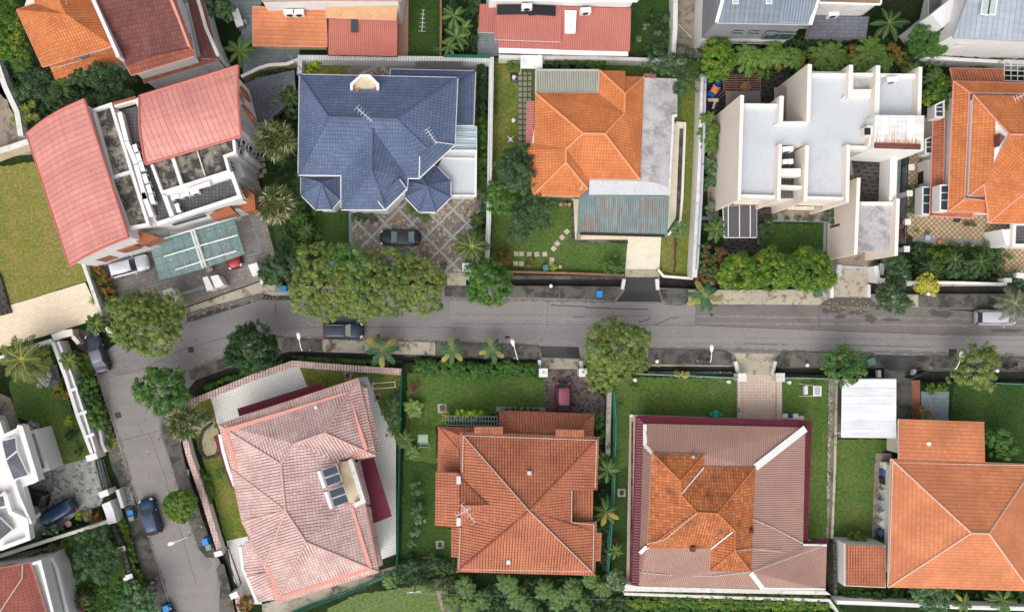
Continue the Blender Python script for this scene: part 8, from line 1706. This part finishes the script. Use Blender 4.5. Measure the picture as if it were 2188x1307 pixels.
# slate shed, white shelter, barbecue cover
t = house('shed', 'dark slate roofed shed between pink roofed building and blue house', 'shed', 580, 205); walls(t, '525,182 626,155 630,205 565,258 540,258', 2.6, 'greywall', .4)
roof(t, 'roof', [(545,168,2.9),(628,150,2.9),(632,205,2.7),(566,262,2.6),(560,262,2.6)], [[0,1,2,3,4]], T_SLATE); roof(t, 'roof', [(520,180,2.8),(545,170,2.8),(560,262,2.6),(535,262,2.6)], [[0,1,2,3]], T_SLATE)
t = house('shelter', 'small square white roofed shelter behind the orange bungalow', 'shelter', 1136, 132); roof(t, 'roof', [(1113,118,2.6),(1159,118,2.6),(1159,147,2.5),(1112,146,2.5)], [[0,1,2,3]], conc_mat('white_stained_panel', (.8,.79,.78), (.76,.75,.74), (.45,.45,.45), .5, .5, .55, .6), fascia=M['whitemetal'])
for x, y in ((1115,120),(1157,120),(1157,145),(1114,145)): q_ = P(x,y,2.4); b = MB(); b.tube((q_.x,q_.y,0), (q_.x,q_.y,2.4), .05); b.build('post', M['whitemetal'], t)
p = P(1980,378,1.0); t = thing('covered_barbecue', 'black covered barbecue beside the left wall of the glazed orange house', 'barbecue', (p.x,p.y,0)); b = MB(); b.prism([Vector((x,y,1.05)) for x, y in ((-.45,-.7),(.45,-.7),(.45,.6),(.3,.72),(-.3,.72),(-.45,.6))], .1); b.build('cover', M['black'], t, local=True); b = MB()
for i in range(6): b.box((-.4+i*.16,-.95,.5), (.06,.4,.06))
b.build('side_shelf', M['whitemetal'], t, local=True)
# laundry and clutter on the side yard of the flat orange house
CL = [((.7,.7,.68),'white'),((.06,.12,.3),'blue'),((.03,.03,.035),'black'),((.5,.5,.52),'grey'),((.35,.42,.5),'pale blue'),((.6,.6,.58),'cream')]
for i, (x, y) in enumerate(((1895,995),(1893,1010),(1893,1027),(1894,1052),(1891,1075),(1889,1100),(1888,1120),(1885,1140),(1890,1152))):
    c, n_ = CL[i % 6]; p = P(x, y, .9); t = thing('storage_box', '%s box in the side yard of the flat orange house, %s from top' % (n_, ords[i]), 'box', (p.x,p.y,0), .1*i); mm = flat_mat('box_'+n_.replace(' ', '_'), c, .6); b = MB(); b.box((0,0,.4), (.6,.75,.8)); b.build('box_body', mm, t, local=True); b = MB(); b.box((.02,0,.83), (.66,.8,.06)); b.build('lid', mm, t, local=True)
p = P(1803,1218,1.4); t = thing('air_conditioner', 'slim white air conditioner outside the small salmon roof', 'air conditioner', (p.x,p.y,.3), 1.6); b = MB(); b.box((0,0,.5), (1.1,.35,.8)); b.build('casing', M['whitemetal'], t, local=True); b = MB(); b.tube((0,.18,.5), (0,.19,.5), .3, n=12); b.build('fan_grille', M['black'], t, local=True)
# white cabinet at the top, hose lines, bottom utility pole and wires
p = P(507,38,1.2); t = thing('storage_cabinet', 'tall white cabinet with a grey side beside the banana clump, top left', 'cabinet', (p.x,p.y,0), -1.25); b = MB(); b.box((0,0,.55), (1.9,.75,1.1)); b.build('cabinet', M['greywall'], t, local=True); b = MB(); b.box((0,0,1.14), (2.0,.85,.08)); b.build('top', M['whitemetal'], t, local=True)
p = P(523,46,.6); b = MB(); b.lathe((p.x,p.y,0), [(.26,0),(.28,.6),(.22,.66),(0,.68)], 12); props(b.build('water_drum', flat_mat('pale_drum', (.35,.45,.45), .5)), 'pale round drum beside the tall white cabinet', 'drum')
def upole(label, px, py, h, rz):
    p = P(px, py, h); t = thing('utility_pole', label, 'utility pole', (p.x,p.y,0), rz); b = MB(); b.path([Vector((0,0,0)), Vector((0,0,h))], .13, .09, 8); b.build('pole', M['greywall'], t, local=True); b = MB(); b.box((0,0,h-.3), (1.5,.1,.1)); b.build('crossarm', M['dirtywhite'], t, local=True)
    for x in (-.65,0,.65): b = MB(); b.lathe((x,0,h-.25), [(.06,0),(.08,.1),(.03,.18),(0,.2)], 8); b.build('insulator', M['whitemetal'], t, local=True)
upole('utility pole with crossarm at the bottom edge behind the palms', 885, 1266, 7.0, .1)
b = MB(); b.path([P(690,1330,6.7), P(885,1267,6.9), P(1120,1274,6.5), P(1400,1284,6.5), P(1790,1290,6.6), P(2300,1300,7)], .014, n=4); props(b.build('power_line', M['metal']), 'thin power line running along the bottom edge', 'cable')
b = MB(); b.path([P(610,108,2.2), P(645,150,3.4)], .06, n=6); props(b.build('leaning_pole', M['metal']), 'thin dark pole leaning at the corner of the white ribbed wall', 'pole')
b = MB(); b.path([P(1972,120,2.2), P(2030,92,4.2)], .07, n=6); props(b.build('leaning_pole', M['metal']), 'pale pole slanting beside the fine leaved tree, top right', 'pole')
b = MB(); b.path([P(1748,458,.6), P(1762,455,.9), P(1778,453,1.1)], .05, n=6); props(b.build('water_pipe', M['metal']), 'bent grey blue pipe near the bush with a red flower', 'pipe')
for x, y, l in ((1357,812,'small stone ornament on the lawn under the tall mixed tree'),(1141,806,'small white ornament at the end of the flowering hedge'),(1558,816,'small white ornament by the left stone gate pillar'),(1687,817,'small white ornament by the right stone gate pillar'),(1097,257,'small white fountain on the bungalow lawn'),(1091,298,'small white cross shaped rotary dryer on the bungalow lawn'),(1098,165,'stone birdbath on dark slabs at the bungalow')):
    p = P(x,y,.5); t = thing('garden_ornament', l, 'ornament', (p.x,p.y,0)); b = MB(); b.lathe((0,0,0), [(.16,0),(.08,.1),(.06,.35),(.2,.45),(.22,.52),(0,.5)], 10); b.build('pedestal', M['dirtywhite'], t, local=True)
    if 'cross' in l: b = MB(); b.box((0,0,.55), (.95,.06,.04), .8); b.box((0,0,.6), (.95,.06,.04), -.8); b.build('arms', M['whitemetal'], t, local=True)
sheet('paving', '1090,155 1107,155 1107,178 1090,178', M['draincon'], .01)
cabinet('black storage box beside the green mesh fence near the drying frame', 847, 851, (.02,.03,.05), .7, 1.1, .8)
b = MB(); b.prism(PP(q('1233,500 1240,500 1240,512 1233,512'), .4), 0); props(b.build('low_step', M['mossconc3']), 'low concrete step at the corner of the blue carport roof', 'step')
p = P(1393,32,.6); t = thing('bicycle', 'pair of rusty bicycles or pots left on the dark lawn, top', 'bicycle', (p.x,p.y,0), 1.3)
for x in (-.5,.5): b = MB(); b.path([Vector((x+.3*math.cos(a), 0.02, .32+.3*math.sin(a))) for a in [i*.55 for i in range(13)]], .03, n=5); b.build('wheel', TYRE, t, local=True)
b = MB(); b.path([Vector((-.5,0,.32)), Vector((0,0,.7)), Vector((.5,0,.32))], .03); b.path([Vector((0,0,.7)), Vector((0,0,.9))], .03); b.build('frame', flat_mat('rusty_frame', (.4,.18,.08), .6), t, local=True)
b = MB(); b.tube(P(1450,52,.3), P(1478,82,.3), .05); props(b.build('plank', M['dirtywhite']), 'pale plank lying on the dirty concrete yard, top', 'plank')
